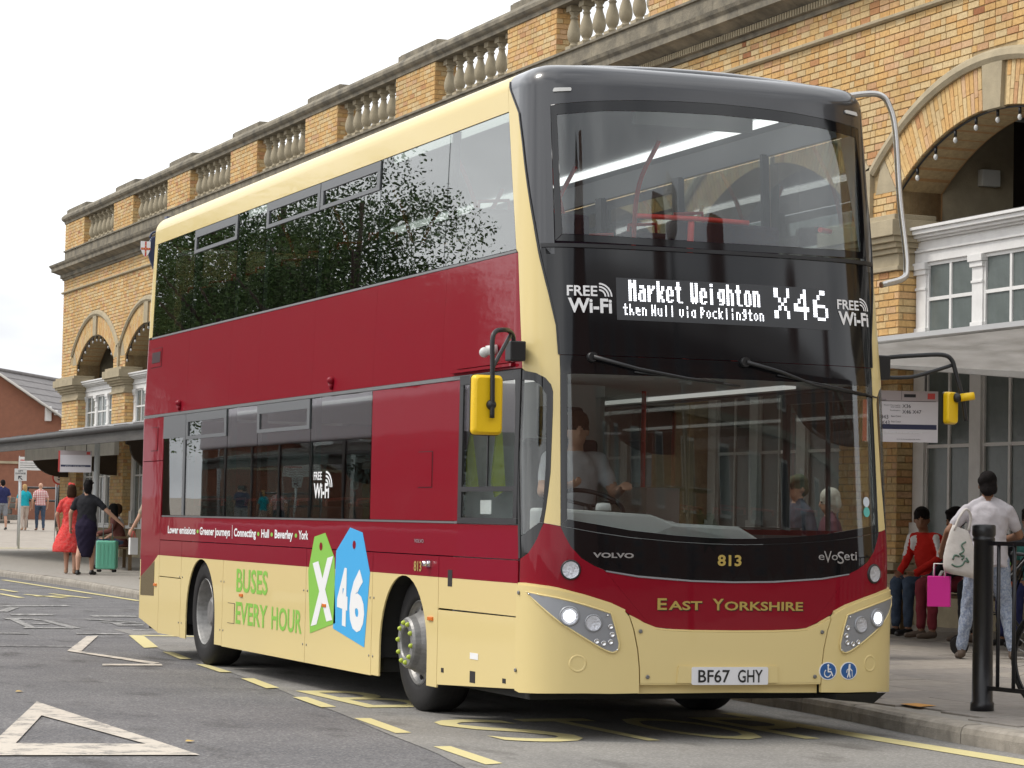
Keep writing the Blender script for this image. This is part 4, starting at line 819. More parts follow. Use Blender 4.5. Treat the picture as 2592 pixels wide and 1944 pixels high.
# wheels
def wheel(yc, xo, front, sd=-1):
    """Turned about an axis along x; xo is the depth of the tyre's outer wall inside the body side."""
    X0 = xo if sd < 0 else 2 * HW - xo; sg = 1 if sd < 0 else -1
    M = Matrix.Translation((X0, yc, .48)) @ Matrix(((0, 0, sg, 0), (0, 1, 0, 0), (1, 0, 0, 0), (0, 0, 0, 1)))
    t = MB(); t.lathe([(.295, .05), (.30, .012), (.335, .002), (.40, .0), (.445, .012), (.468, .03), (.478, .05), (.480, .09), (.480, .20), (.478, .23), (.45, .28), (.30, .28)], 48, M, caps=False)
    ty = t.build('wheel', M_['rubber'], bus)
    for q in np.linspace(0, 2 * math.pi, 60, endpoint=False) if sd < 0 else []: pass
    grooves = MB()
    for h in (.10, .14, .18): grooves.lathe([(.4815, h), (.4815, h + .012)], 40, M, caps=False)
    grooves.build('tread_groove', m_groove, ty)
    m_rim = mat('painted_rim', (.30, .295, .285, 1), .45, metal=.4, noise=.4, nscale=14)
    if front:
        x = MB(); x.lathe([(.300, .02), (.292, .014), (.285, .03), (.268, .05), (.255, .055), (.225, .035), (.19, -.03), (.178, -.07), (.165, -.085), (.112, -.085), (.105, -.075), (.100, -.01), (.0, .0)], 40, M, smooth=False, caps=False)
        rim = x.build('rim', m_rim, ty)
        for k in range(10):
            a = 2 * math.pi * k / 10 + .2; c = M @ Vector((.140 * math.cos(a), .140 * math.sin(a), -.088)); x = MB(); x.ball(tuple(c), (.022, .017, .017), 8, 6); x.build('nut_marker', mat('lime_plastic', (.45, .55, .05, 1), .5), ty)
        for k in range(10):
            a = 2 * math.pi * k / 10; c = M @ Vector((.238 * math.cos(a), .238 * math.sin(a), .040)); x = MB(); x.ball(tuple(c), (.012, .022, .022), 8, 6); x.build('rim_hole', m_groove, ty)
    else:
        x = MB(); x.lathe([(.300, .02), (.292, .010), (.283, .02), (.270, .05), (.250, .11), (.235, .15), (.20, .175), (.16, .175), (.145, .15), (.135, .08), (.10, .06), (.0, .06)], 40, M, smooth=False, caps=False)
        rim = x.build('rim', m_rim, ty)
        for k in range(10):
            a = 2 * math.pi * k / 10; c = M @ Vector((.172 * math.cos(a), .172 * math.sin(a), .155)); x = MB(); x.ball(tuple(c), .017, 8, 6); x.build('wheel_nut', m_rim, ty)
    return ty
for sd in (-1, 1): wheel(WF, .105, True, sd); wheel(WR, .035, False, sd)
# wheel housings and underframe
m_under = mat('underframe', (.014, .014, .014, 1), .9)
for yc in (WF, WR):
    for x0, x1 in ((.015, .55), (2.0, 2.535)):
        x = MB(); n = 14; V = []
        for t in np.linspace(-.15, math.pi + .15, n):
            for xx in (x0, x1): V.append((xx, yc - .56 * math.cos(t), .43 + .56 * math.sin(t)))
        x.add(V, [(2 * i, 2 * i + 1, 2 * i + 3, 2 * i + 2) for i in range(n - 1)]); k = x1 if x0 < 1 else x0
        x.add([(k, yc - .56 * math.cos(t), .43 + .56 * math.sin(t)) for t in np.linspace(0, math.pi, 12)], [tuple(range(12))]); x.build('wheel_housing', m_under, bus)
x = MB()
for a, b in ((.35, 2.05), (3.25, 7.70), (8.93, 10.5)): x.box(.06, 2.49, a, b, .24, .40)
x.box(.60, 1.95, 2.0, 9.0, .25, .42); x.build('underframe', m_under, bus)
x = MB(); x.add([(2.0, -.02, .29), (2.42, .10, .29), (2.40, .35, .27), (2.0, .30, .27), (2.02, .02, .25), (2.34, .12, .22), (2.32, .33, .22), (2.02, .28, .25)], [(0, 1, 2, 3), (4, 7, 6, 5), (0, 4, 5, 1), (1, 5, 6, 2), (2, 6, 7, 3), (3, 7, 4, 0)]); x.build('mud_flap', m_under, bus)

# saloon: floors, ceilings, seats, rails, cab
m_lin = mat('saloon_lining', (.42, .43, .44, 1), .6); m_flr = mat('saloon_floor', (.10, .10, .11, 1), .7); m_seat = mat('moquette', (.075, .03, .045, 1), .9, noise=.5, nscale=40, col2=(.03, .03, .09, 1)); m_red = mat('red_handrail', (.80, .05, .035, 1), .35)
x = MB(); x.box(.60, 1.95, .50, 10.6, .34, .38)
for a, b in ((.50, 2.05), (3.25, 7.70), (8.93, 10.5)): x.box(.05, .599, a, b, .34, .38); x.box(1.951, 2.5, a, b, .34, .38)
x.build('lower_floor', m_flr, bus)
x = MB(); x.box(.05, 2.5, .75, 10.6, 2.36, 2.40); x.build('upper_floor', m_flr, bus)
x = MB(); x.box(.06, 2.49, .55, 10.6, 2.29, 2.33); x.build('lower_ceiling', m_lin, bus)
x = MB(); x.box(.16, 2.39, .95, 10.55, 4.14, 4.16); x.add([(.09, .95, 3.99), (.16, .95, 4.139), (.16, 10.55, 4.139), (.09, 10.55, 3.99)], [(0, 1, 2, 3)]); x.add([(2.46, .95, 3.99), (2.39, .95, 4.139), (2.39, 10.55, 4.139), (2.46, 10.55, 3.99)], [(0, 3, 2, 1)]); x.build('upper_ceiling', m_lin, bus)
for xc in (.45, 2.10):
    x = MB(); x.box(xc - .04, xc + .04, 1.2, 9.8, 4.10, 4.13); x.build('saloon_or_fill_light', mat('light_strip', (.8, .8, .8, 1), .4, emit=(1, .98, .94, 1), estr=1.0), bus)
for xc in (.40, 2.15):
    x = MB(); x.box(xc - .05, xc + .05, 1.0, 9.6, 2.27, 2.288); x.build('saloon_or_fill_light', mat('added_fill_strip', (.8, .8, .8, 1), .4, emit=(1, .98, .94, 1), estr=.35), bus)  # glowing strips added to brighten the lower deck behind the windscreen
x = MB(); x.box(.9, 1.75, .80, .85, 3.95, 4.08); x.build('front_roof_panel', m_lin, bus)
def seat_mesh():
    x = MB(); x.box(-.43, .43, -.22, .22, .40, .50); x.box(-.43, .43, .17, .26, .50, 1.05); return x
sm = seat_mesh(); s0 = sm.build('seat', m_seat, bus, bevel=.03)
lg = MB(); lg.tube([(0, 0, 0), (0, 0, .4)], .025, 8); lg.tube([(-.38, .24, .95), (-.36, .24, 1.10), (-.15, .24, 1.12), (-.13, .24, .95)], .014, 8); l0 = lg.build('seat_grip', m_red, s0)
spots = [(xc, 1.55 + .80 * i, 2.40) for i in range(11) for xc in (.55, 2.0) if not (xc < 1 and 2.2 < 1.55 + .8 * i < 3.6)] + [(xc, 4.1 + .80 * i, .38) for i in range(7) for xc in (.55, 2.0)]
for i, p in enumerate(spots):
    o = s0 if i == 0 else copy_tree(s0, bus)
    o.location = p
def rail(pts, r=.017, m=m_red, nm='handrail'):
    x = MB(); x.tube(bez(pts, 5), r, 10); x.build(nm, m, bus)
rail([(.86, .66, 3.33), (1.26, .62, 3.33), (1.66, .66, 3.33)]); rail([(1.24, .64, 3.32), (1.24, .66, 3.05), (1.24, .70, 2.8)], .022); rail([(.20, .84, 3.33), (.30, .78, 3.33)]); rail([(2.25, .78, 3.33), (2.36, .84, 3.33)])
for y in (2.1, 3.7, 5.3, 6.9, 8.5):
    rail([(.95, y, 2.9), (.95, y + .02, 3.4), (.85, y + .05, 3.8), (.70, y + .05, 4.12)]); rail([(1.65, y + .4, 2.9), (1.65, y + .42, 3.4), (1.70, y + .45, 3.8), (1.85, y + .45, 4.12)])
for p in ((1.0, 2.3), (1.7, 2.4), (1.0, 4.8), (1.7, 5.6)): rail([(p[0], p[1], .38), (p[0], p[1], 1.4), (p[0], p[1], 2.29)])
m_dash = mat('grey_dash', (.62, .63, .63, 1), .6)
x = MB(); x.box(1.58, 2.40, .20, .50, .60, 1.285); x.build('nearside_front_liner', mat('dark_liner', (.05, .05, .052, 1), .7), bus)
x = MB(); x.prism([(.14, 1.0), (1.62, 1.0), (1.58, 1.24), (1.40, 1.335), (.95, 1.35), (.80, 1.40), (.14, 1.43)], lambda a, c, t: (a, t + .10 * abs(a - 1.275) ** 2, c), .18, .50); x.build('dashboard', m_dash, bus, bevel=.02)
x = MB(); x.prism([(.30, 1.18), (1.15, 1.18), (1.12, 1.36), (.34, 1.40)], lambda a, c, t: (a, t, c), .50, .72); x.build('instrument_binnacle', m_dash, bus, bevel=.03)
x = MB(); x.lathe([(.05, 0), (.048, .03), (.04, .045), (.0, .05)], 16, Matrix.Translation((.52, .32, 1.42))); x.build('dash_camera', mat('white_plastic', (.7, .7, .7, 1), .4), bus)
x = MB(); c_ = Vector((.62, .80, 1.45)); ax = Vector((0, -.45, .9)).normalized(); e1v = Vector((1, 0, 0)); e2v = ax.cross(e1v)
x.tube([tuple(c_ + (e1v * math.cos(t) + e2v * math.sin(t)) * .23) for t in np.linspace(0, 2 * math.pi, 28, endpoint=False)], .016, 8, closed=True)
for t in (0.3, 2.6, 4.7): x.tube([tuple(c_), tuple(c_ + (e1v * math.cos(t) + e2v * math.sin(t)) * .23)], .014, 6)
x.tube([tuple(c_), tuple(c_ - ax * .3)], .03, 8); x.build('steering_wheel', m_trim, bus)
x = MB(); x.box(.45, .99, 1.05, 1.52, 1.05, 1.17); x.box(.46, .98, 1.50, 1.62, 1.17, 1.90); x.box(.56, .88, 1.52, 1.62, 1.91, 2.12); x.box(.62, .82, 1.2, 1.4, .38, 1.05); x.build('driver_seat', mat('driver_seat', (.03, .03, .035, 1), .9), bus, bevel=.03)
x = MB(); x.box(.04, 1.10, 1.70, 1.74, .38, 2.28); x.box(1.06, 1.10, .95, 1.70, .38, 1.35); x.build('cab_partition', m_lin, bus)
x = MB(); x.box(1.068, 1.092, .95, 1.70, 1.36, 2.2); x.build('cab_screen', m_sgc, bus)
x = MB(); x.box(.60, .92, .78, .80, 1.10, 1.28); x.build('ticket_machine', m_trim, bus)
x = MB(); x.box(1.30, 1.90, 2.2, 2.24, .6, 1.6); x.build('saloon_notice', mat('notice_board', (.60, .57, .55, 1), .6), bus)
x = MB(); x.box(1.34, 1.86, 2.19, 2.199, .85, .93); x.build('notice_band', mat('notice_red', (.5, .05, .05, 1), .6), bus)
x = MB(); x.add([(.030, 1.22, 1.385), (.030, 1.02, 1.385), (.030, 1.02, 1.475), (.030, 1.22, 1.475), (.034, 1.22, 1.385), (.034, 1.02, 1.385), (.034, 1.02, 1.475), (.034, 1.22, 1.475)], [(0, 1, 2, 3), (7, 6, 5, 4), (0, 4, 5, 1), (1, 5, 6, 2), (2, 6, 7, 3), (3, 7, 4, 0)]); x.build('notice_sheet', m_print, bus)
# ---------------------------------------------------------------- the station: brick arcade with balustrade
st = empty('station_building', (9.3, 14.0, 0), math.atan2(1, -.012), 'long yellow brick station front with arches and a stone balustrade', 'building')
BAY = 5.475; PIERS = [-0.9 + BAY * k for k in range(-3, 8)] + [43.05]; ARCH = [-0.9 + BAY * (k + .5) for k in range(-3, 7)] + [40.2]
ZC, RI, RO, RH = 2.44, 3.56, 4.05, 4.20; HS = 2.12; ZSP = ZC + math.sqrt(RI ** 2 - HS ** 2); UEND = 44.22; ULO = -18.4
ramp = [(0.0, (.64, .46, .225, 1)), (.18, (.68, .53, .30, 1)), (.42, (.68, .45, .19, 1)), (.62, (.66, .40, .16, 1)), (.80, (.66, .44, .26, 1)), (.94, (.54, .28, .13, 1)), (1.0, (.36, .15, .07, 1))]
m_brk = attr_mat('yellow_brick', ramp, grime=.15); m_brk1 = attr_mat('yellow_brick_single', ramp[:-1] + [(1.0, (.50, .26, .12, 1))], use_object_random=True, grime=.15)
stone, stoned = M_['stone'], M_['stone_dark']
def part(name, m, fn, **k):
    b = MB(); fn(b); return b.build(name, m, st, **k)
# backing wall behind the bricks, cut by the arches
wb = MB()
for i, c in enumerate(ARCH):
    l = PIERS[i] if i else ULO; r = PIERS[i + 1] if i < len(ARCH) - 1 else UEND - .01
    arc = [(c + RI * math.sin(t), ZC + RI * math.cos(t)) for t in np.linspace(math.asin(HS / RI), -math.asin(HS / RI), 22)]
    poly = [(l, 4.9), (c - HS, 4.9)] + arc[::-1] + [(c + HS, 4.9), (r, 4.9), (r, 8.20), (l, 8.20)]
    wb.prism(poly, lambda a, z, t: (a, t, z), -.013, -.60)
brick_wall = wb.build('brick_wall', M_['mortar'], st, fix=True)
single = []; stuff = MB(); BR = random.Random(5)
CH = .0825
def brick(fn, a0, a1, z0, z1, keep=None):
    j = BR.uniform(-.0015, .003); g_ = .0055; p = min(1, max(0, BR.betavariate(1.6, 1.9)))
    if keep is not None and a1 - a0 > .09: single.append((keep(a0, z0), a0, a1, z0, z1, j)); return
    stuff.cur = p
    a0 += g_ * .8; a1 -= g_ * .8; z0 += g_; z1 -= g_; e = .0025; d = j
    V = [fn(a0, z0, -.024), fn(a1, z0, -.024), fn(a1, z1, -.024), fn(a0, z1, -.024), fn(a0 + e, z0 + e, d), fn(a1 - e, z0 + e, d), fn(a1 - e, z1 - e, d), fn(a0 + e, z1 - e, d)]
    stuff.add(V, [(4, 5, 6, 7), (0, 1, 5, 4), (1, 2, 6, 5), (2, 3, 7, 6), (3, 0, 4, 7)])
def courses(fn, spans, z0, z1, off=0, keep=None):
    """Lay courses between z0 and z1; spans(zlo, zhi) gives the (a0, a1) runs to fill."""
    n = max(1, round((z1 - z0) / CH)); h = (z1 - z0) / n
    for i in range(n):
        za, zb = z0 + i * h, z0 + (i + 1) * h
        for (s, e) in spans(za, zb):
            a = s; ph = (i + off) % 2; cut = BR.choice((.06, .11)) if ph else .235
            first = True
            while a < e - .02:
                L = (cut if first else (.235 if BR.random() < .72 else .115)); first = False
                b_ = min(a + L, e)
                if e - b_ < .05: b_ = e
                brick(fn, a, b_, za, zb, keep if (b_ - a) in (L,) and L > .1 else None); a = b_
front = lambda a, z, d: (a, d, z)
def wall_spans(za, zb):
    runs = [(ULO, UEND)]
    for c in ARCH:
        r2 = (RH - .03) ** 2; w = 0
        for z in (za, zb):
            if z < ZC + RH - .03: w = max(w, math.sqrt(max(0, r2 - (z - ZC) ** 2)))
        if za < 5.62: w = max(w, 2.60) if za > ZSP - .01 else HS
        if w > 0:
            out = []
            for s, e in runs:
                if e <= c - w or s >= c + w: out.append((s, e)); continue
                if s < c - w - .02: out.append((s, c - w))
                if e > c + w + .02: out.append((c + w, e))
            runs = out
    return runs
courses(front, wall_spans, 5.00, 7.335, keep=lambda a, z: a if (z > 5.3 and a < 6) else 99)
courses(front, lambda a, b: [(ULO, UEND)], 7.40, 7.71, keep=lambda a, z: a if a < 6 else 99)
# individual bricks: the three hundred that show largest
cand = sorted([s for s in single if s[0] < 50], key=lambda s: s[0] + (0 if s[0] > -4.6 else 90))[:300]
chosen = set(id(s) for s in cand); bme = {}
for s in single:
    if id(s) in chosen:
        L = round(s[2] - s[1], 3)
        if L not in bme:
            h = s[4] - s[3]; b = MB(); g_, e = .0055, .0025; x0, x1, z0, z1 = g_ * .8, L - g_ * .8, g_, h - g_
            b.add([(x0, -.024, z0), (x1, -.024, z0), (x1, -.024, z1), (x0, -.024, z1), (x0 + e, 0, z0 + e), (x1 - e, 0, z0 + e), (x1 - e, 0, z1 - e), (x0 + e, 0, z1 - e)], [(5, 4, 7, 6), (1, 0, 4, 5), (2, 1, 5, 6), (3, 2, 6, 7), (0, 3, 7, 4)])
            o = b.build('brick', m_brk1, brick_wall); bme[L] = o.data; bpy.data.objects.remove(o)
        o = link('brick', bme[L], brick_wall); o.location = (s[1], s[5], s[3])
    else: brick(front, s[1], s[2], s[3], s[4])
# piers: brick shafts with stone caps
for i, c in enumerate(PIERS):
    hw = .70 if i < len(PIERS) - 1 else 1.0
    part('pier', M_['mortar'], lambda b: b.box(c - hw + .013, c + hw - .013, -.6, -.013, .10, 4.40))
    if c < 3 or c > 30:
        courses(front, lambda a, b_: [(c - hw, c + hw)], .95, 4.36)
        courses(lambda a, z, d: (c - hw - d, -a, z), lambda a, b_: [(.0, .26)], .95, 4.36, off=1)
    part('pier_plinth', stone, lambda b: b.box(c - hw - .05, c + hw + .05, -.3, .05, .08, .70).box(c - hw - .09, c + hw + .09, -.3, .09, .08, .28).box(c - hw - .07, c + hw + .07, -.3, .07, .84, .95).box(c - hw - .02, c + hw + .02, -.3, .02, .70, .84), bevel=.008)
    def cap(b):
        for z0, z1, p in ((4.36, 4.41, .05), (4.41, 4.56, .015), (4.56, 4.62, .06), (4.62, 4.68, .11), (4.68, 4.745, .17), (4.745, 4.93, .22), (4.93, 5.00, .16)): b.box(c - hw - p, c + hw + p, -.4, p, z0, z1)
    part('pier_cap', stone, cap, bevel=.006)
    part('hood_stem', stone, lambda b: b.box(c - .07, c + .07, -.05, .05, 5.0, 5.60)) if i < len(PIERS) - 1 else None
# arch rings: radial bricks, keystone, springers, hood moulding, soffit
for i, c in enumerate(ARCH):
    t1 = math.asin(HS / RI); n = 58; dt = 2 * t1 / n
    for k in range(n):
        ta, tb = -t1 + k * dt, -t1 + (k + 1) * dt
        if abs((ta + tb) / 2) < .055: continue
        cut = RI + BR.choice((.17, .24, .32))
        for ra, rb in ((RI + .004, cut - .004), (cut + .004, RO)):
            stuff.cur = min(1, BR.betavariate(1.6, 2.2)); d = BR.uniform(-.001, .003); g_ = .0045 / 3.8; q = []
            for dd, gg in ((-.024, 0), (d, .0006)):
                for r_q, t_q in ((ra, ta + g_ + gg), (ra, tb - g_ - gg), (rb, tb - g_ - gg), (rb, ta + g_ + gg)): q.append((c + r_q * math.sin(t_q), dd, ZC + r_q * math.cos(t_q)))
            stuff.add(q, [(4, 5, 6, 7), (0, 1, 5, 4), (1, 2, 6, 5), (2, 3, 7, 6), (3, 0, 4, 7)])
    pol = lambda r, t: (c + r * math.sin(t), ZC + r * math.cos(t))
    part('keystone', stone, lambda b: b.prism([pol(RI - .02, -.05), pol(RI - .02, .05), pol(RO + .01, .052), pol(RO + .01, -.052)], lambda a, z, t: (a, t, z), -.05, .035), bevel=.004, fix=True)
    for sg in (-1, 1):
        part('springer', stone, lambda b: b.prism([pol(RI, sg * t1), pol(RO, sg * t1), pol(RO, sg * .665), (c + sg * 2.60, 5.31), (c + sg * 2.62, ZSP)], lambda a, z, t: (a, t, z), -.022, .004), fix=True)
    def hood(b):
        prof = [(RO, .0), (RO, .045), (RO + .05, .075), (RO + .12, .055), (RH, .03), (RH, .0)]; te = math.asin(min(1, 2.72 / RH)); m_ = 40; V = []
        for t in np.linspace(-te, te, m_):
            for r_q, d in prof: V.append((c + r_q * math.sin(t), d - .01, ZC + r_q * math.cos(t)))
        k = len(prof); b.add(V, [(i_ * k + j, i_ * k + j + 1, (i_ + 1) * k + j + 1, (i_ + 1) * k + j) for i_ in range(m_ - 1) for j in range(k - 1)])
    part('hood_moulding', stone, hood, fix=True)
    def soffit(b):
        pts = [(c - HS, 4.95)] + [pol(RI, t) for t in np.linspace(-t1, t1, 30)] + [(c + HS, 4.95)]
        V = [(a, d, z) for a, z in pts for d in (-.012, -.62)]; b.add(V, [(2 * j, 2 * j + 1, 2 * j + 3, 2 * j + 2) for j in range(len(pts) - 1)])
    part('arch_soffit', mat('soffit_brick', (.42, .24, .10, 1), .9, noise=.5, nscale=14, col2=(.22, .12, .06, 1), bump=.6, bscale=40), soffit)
    if -6 < c < 0 or c > 33:
        tt = np.linspace(-t1, t1, 11)
        w_ = MB(); w_.tube([(pol(RI - .02, t)[0], -.05, pol(RI - .02, t)[1]) for t in np.linspace(-t1, t1, 30)], .012, 6); w_.build('lamp_cable', M_['black'], st)
        for t in tt:
            a, z = pol(RI - .03, t); b = MB(); b.tube([(a, -.05, z), (a, -.05, z - .07)], .018, 8); bo = b.build('bulb_holder', M_['black'], st)
            b = MB(); b.ball((a, -.05, z - .11), (.026, .026, .036), 10, 8); b.build('light_bulb', mat('bulb_glass', (.55, .55, .53, 1), .15), bo)
sb = stuff.build('brickwork', m_brk, st, attr=True); sb['kind'] = 'stuff'
# string course, cornice with dentils, blocking course
def profile(b, prof, a0, a1, ret=True):
    k = len(prof); V = []
    for a in (a0, a1): V += [(a + (d if (ret and a == a1) else 0), d, z) for d, z in prof]
    b.add(V, [(j, j + 1, k + j + 1, k + j) for j in range(k - 1)] + [tuple(range(k))[::-1], tuple(range(k, 2 * k))])
    if ret:
        W = [(a1 + d, d, z) for d, z in prof] + [(a1 + d, -1.2, z) for d, z in prof]; b.add(W, [(j, j + 1, k + j + 1, k + j) for j in range(k - 1)])
L_ = 1.37
def segs(name, m, prof, a0=ULO, a1=UEND, L=L_, gap=.003):
    a = a0; k = 0
    while a < a1 - .2:
        e = min(a + L, a1); e = a1 if a1 - e < .4 else e
        b = MB(); profile(b, prof, a + gap, e - gap if e < a1 else e, ret=(e == a1)); b.build(name, m, st, fix=True); a = e
segs('string_course', stone, [(-.03, 7.335), (.03, 7.335), (.06, 7.355), (.06, 7.385), (.03, 7.40), (-.03, 7.40)], L=2.74)
segs('cornice', stoned, [(-.03, 7.71), (.03, 7.71), (.05, 7.76), (.09, 7.77), (.09, 7.86), (.15, 7.885), (.24, 7.93), (.30, 7.95), (.30, 8.04), (.34, 8.08), (.36, 8.13), (.20, 8.17), (-.03, 8.20)])
de = MB(); a = ULO
a = -9.0
while a < 25: de.box(a, a + .035, .088, .105, 7.775, 7.855); a += .07
o = de.build('dentils', M_['stone'], st); o['kind'] = 'stuff'
segs('blocking_course', stoned, [(-.03, 8.19), (.0, 8.19), (.0, 8.49), (.035, 8.50), (.035, 8.535), (-.03, 8.54), (-.45, 8.54), (-.45, 8.19)])
# balustrade: brick pedestals, stone rail, turned balusters
m_bal = mat('baluster_stone', (.40, .345, .245, 1), .9, spec=.2, noise=.4, nscale=7, col2=(.20, .18, .13, 1), bump=.4, bscale=60)
pst = MB()
_stuff_keep = stuff; stuff = MB()
for i, c in enumerate(PIERS):
    w = 1.03 if i < len(PIERS) - 1 else 1.17
    part('pedestal', mat('pale_mortar', (.56, .40, .20, 1), .95), lambda b: b.box(c - w + .012, c + w - .012, -.40, -.011, 8.535, 9.27))
    courses(front, lambda a, b_: [(c - w, c + w)], 8.54, 9.27)
    courses(lambda a, z, d: (c - w - d, -a, z), lambda a, b_: [(0, .40)], 8.54, 9.27, off=1)
    part('pedestal_cap', stoned, lambda b: b.box(c - w + .03, c + w - .03, -.42, -.02, 9.545, 9.66).box(c - w + .06, c + w - .06, -.39, -.05, 9.66, 9.685), bevel=.01)
sb2 = stuff.build('pedestal_brickwork', m_brk, st, attr=True); sb2['kind'] = 'stuff'
segs('balustrade_rail', stoned, [(-.40, 9.27), (.02, 9.27), (.03, 9.33), (.07, 9.36), (.10, 9.40), (.10, 9.46), (.07, 9.50), (.02, 9.545), (-.42, 9.545)], L=2.2)
prof = [(.085, .10), (.060, .13), (.052, .15), (.070, .17), (.095, .22), (.105, .28), (.100, .34), (.080, .42), (.058, .48), (.050, .53), (.062, .535), (.066, .55), (.052, .565), (.050, .58), (.072, .61), (.085, .64)]
bl = MB(); bl.lathe(prof, 14); bl.box(-.10, .10, -.10, .10, 0, .10); bl.box(-.095, .095, -.095, .095, .64, .73)
bo = bl.build('baluster', m_bal, st); first = True
for i in range(len(PIERS) - 1):
    l = PIERS[i] + 1.03; r = PIERS[i + 1] - (1.03 if i < len(PIERS) - 2 else 1.17); n = 7
    for k in range(n):
        a = l + (r - l) * (k + .5) / n
        o = bo if first else bo.copy()
        if not first: COL.objects.link(o)
        first = False; o.location = (a, -.19, 8.538)
# end wall and dark hall behind the arcade
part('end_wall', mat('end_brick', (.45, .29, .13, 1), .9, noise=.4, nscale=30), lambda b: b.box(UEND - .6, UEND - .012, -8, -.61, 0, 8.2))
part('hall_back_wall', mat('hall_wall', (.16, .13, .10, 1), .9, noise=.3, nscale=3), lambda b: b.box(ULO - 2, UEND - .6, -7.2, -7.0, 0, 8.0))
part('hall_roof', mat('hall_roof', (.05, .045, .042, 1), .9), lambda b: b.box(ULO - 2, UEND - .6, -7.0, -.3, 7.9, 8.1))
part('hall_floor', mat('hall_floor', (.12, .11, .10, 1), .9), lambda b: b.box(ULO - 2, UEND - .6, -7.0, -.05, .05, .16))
for u in (-4.6, -2.6, 39.2, 41.4): part('roof_truss', mat('truss_paint', (.20, .21, .20, 1), .6), lambda b: b.box(u - .06, u + .06, -6.9, -.7, 6.05, 6.25).box(u - .05, u + .05, -6.9, -.7, 6.9, 7.05))
for i, c in enumerate(PIERS): part('inner_pier', M_['stone'], lambda b: b.box(c - .6, c + .6, -1.6, -.61, 0, 7.9))
part('wall_lamp', mat('lamp_housing', (.62, .62, .58, 1), .5), lambda b: b.box(-1.62, -1.51, -1.35, -1.1, 5.42, 5.62), bevel=.01)
part('rusty_plate', mat('rusted_steel', (.085, .045, .035, 1), .8, noise=.4, nscale=12), lambda b: b.box(-.62, -.40, .0, .14, 4.99, 5.62), bevel=.005)
# timber windows between the piers
wht = M_['white']
pane_me = {}
def pane(x0, x1, z0, z1, y=-.262):
    k = (round(x1 - x0, 2), round(z1 - z0, 2))
    if k not in pane_me:
        b = MB(); b.box(0, k[0], -.004, .004, 0, k[1]); o = b.build('window_pane', M_['wglass'], st); pane_me[k] = o.data; bpy.data.objects.remove(o)
    o = link('window_pane', pane_me[k], st); o.location = (x0, y, z0)
for i, c in enumerate(ARCH):
    lo, hi = c - 2.03, c + 2.03
    def ent(b):
        for z0, z1, p in ((4.44, 4.56, -.20), (4.56, 4.585, -.17), (4.585, 4.69, -.19), (4.69, 4.715, -.14), (4.715, 4.75, -.09), (4.75, 4.80, -.04), (4.80, 4.835, -.01)): b.box(lo + .01 + (p + .2) * 0, hi - .01, -.45, p, z0, z1)
    part('window_entablature', wht, ent, bevel=.004)
    part('window_sill', wht, lambda b: b.box(lo + .01, hi - .01, -.5, -.08, .98, 1.06))
    part('apron_wall', M_['stone'], lambda b: b.box(lo, hi, -.5, -.20, .08, .98))
    part('transom_panel', wht, lambda b: b.box(lo + .01, hi - .01, -.40, -.235, 3.36, 3.58))
    px = [c - 1.90, c - .66, c + .66, c + 1.90]
    for x in px:
        part('pilaster', wht, lambda b: b.box(x - .11, x + .11, -.40, -.215, 3.58, 4.44).box(x - .15, x + .15, -.40, -.17, 4.36, 4.44).box(x - .135, x + .135, -.40, -.19, 4.30, 4.36).box(x - .13, x + .13, -.40, -.20, 3.58, 3.68).box(x - .12, x + .12, -.40, -.20, 4.12, 4.15), bevel=.004)
        part('pilaster', wht, lambda b: b.box(x - .12, x + .12, -.40, -.20, 1.06, 3.36).box(x - .14, x + .14, -.40, -.17, 1.06, 1.42), bevel=.004)
    for a, b2 in zip(px[:-1], px[1:]):
        a, b2 = a + .11, b2 - .11; mid = (a + b2) / 2
        def bars(b):
            for z0, z1, zt in ((3.58, 4.44, 4.01), (1.06, 3.36, 2.30)):
                b.box(a, a + .035, -.285, -.235, z0, z1); b.box(b2 - .035, b2, -.285, -.235, z0, z1); b.box(a + .036, b2 - .036, -.285, -.236, z0, z0 + .04); b.box(a + .036, b2 - .036, -.285, -.236, z1 - .04, z1)
                b.box(mid - .022, mid + .022, -.282, -.238, z0 + .041, z1 - .041); b.box(a + .036, mid - .023, -.281, -.239, zt - .02, zt + .02); b.box(mid + .023, b2 - .036, -.281, -.239, zt - .02, zt + .02)
        part('glazing_bars', wht, bars)
        for z0, z1, zt in ((3.58, 4.44, 4.01), (1.06, 3.36, 2.30)):
            for s, e in ((a + .035, mid - .02), (mid + .02, b2 - .035)): pane(s, e, z0 + .04, zt - .02); pane(s, e, zt + .02, z1 - .04)
# blinds and dark rooms behind the lower panes
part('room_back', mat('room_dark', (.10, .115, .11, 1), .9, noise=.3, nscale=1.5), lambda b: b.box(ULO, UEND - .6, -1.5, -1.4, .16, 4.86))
part('room_ceiling', mat('room_dark2', (.12, .12, .115, 1), .9), lambda b: b.box(ULO, UEND - .6, -7.0, -.41, 4.86, 4.93))

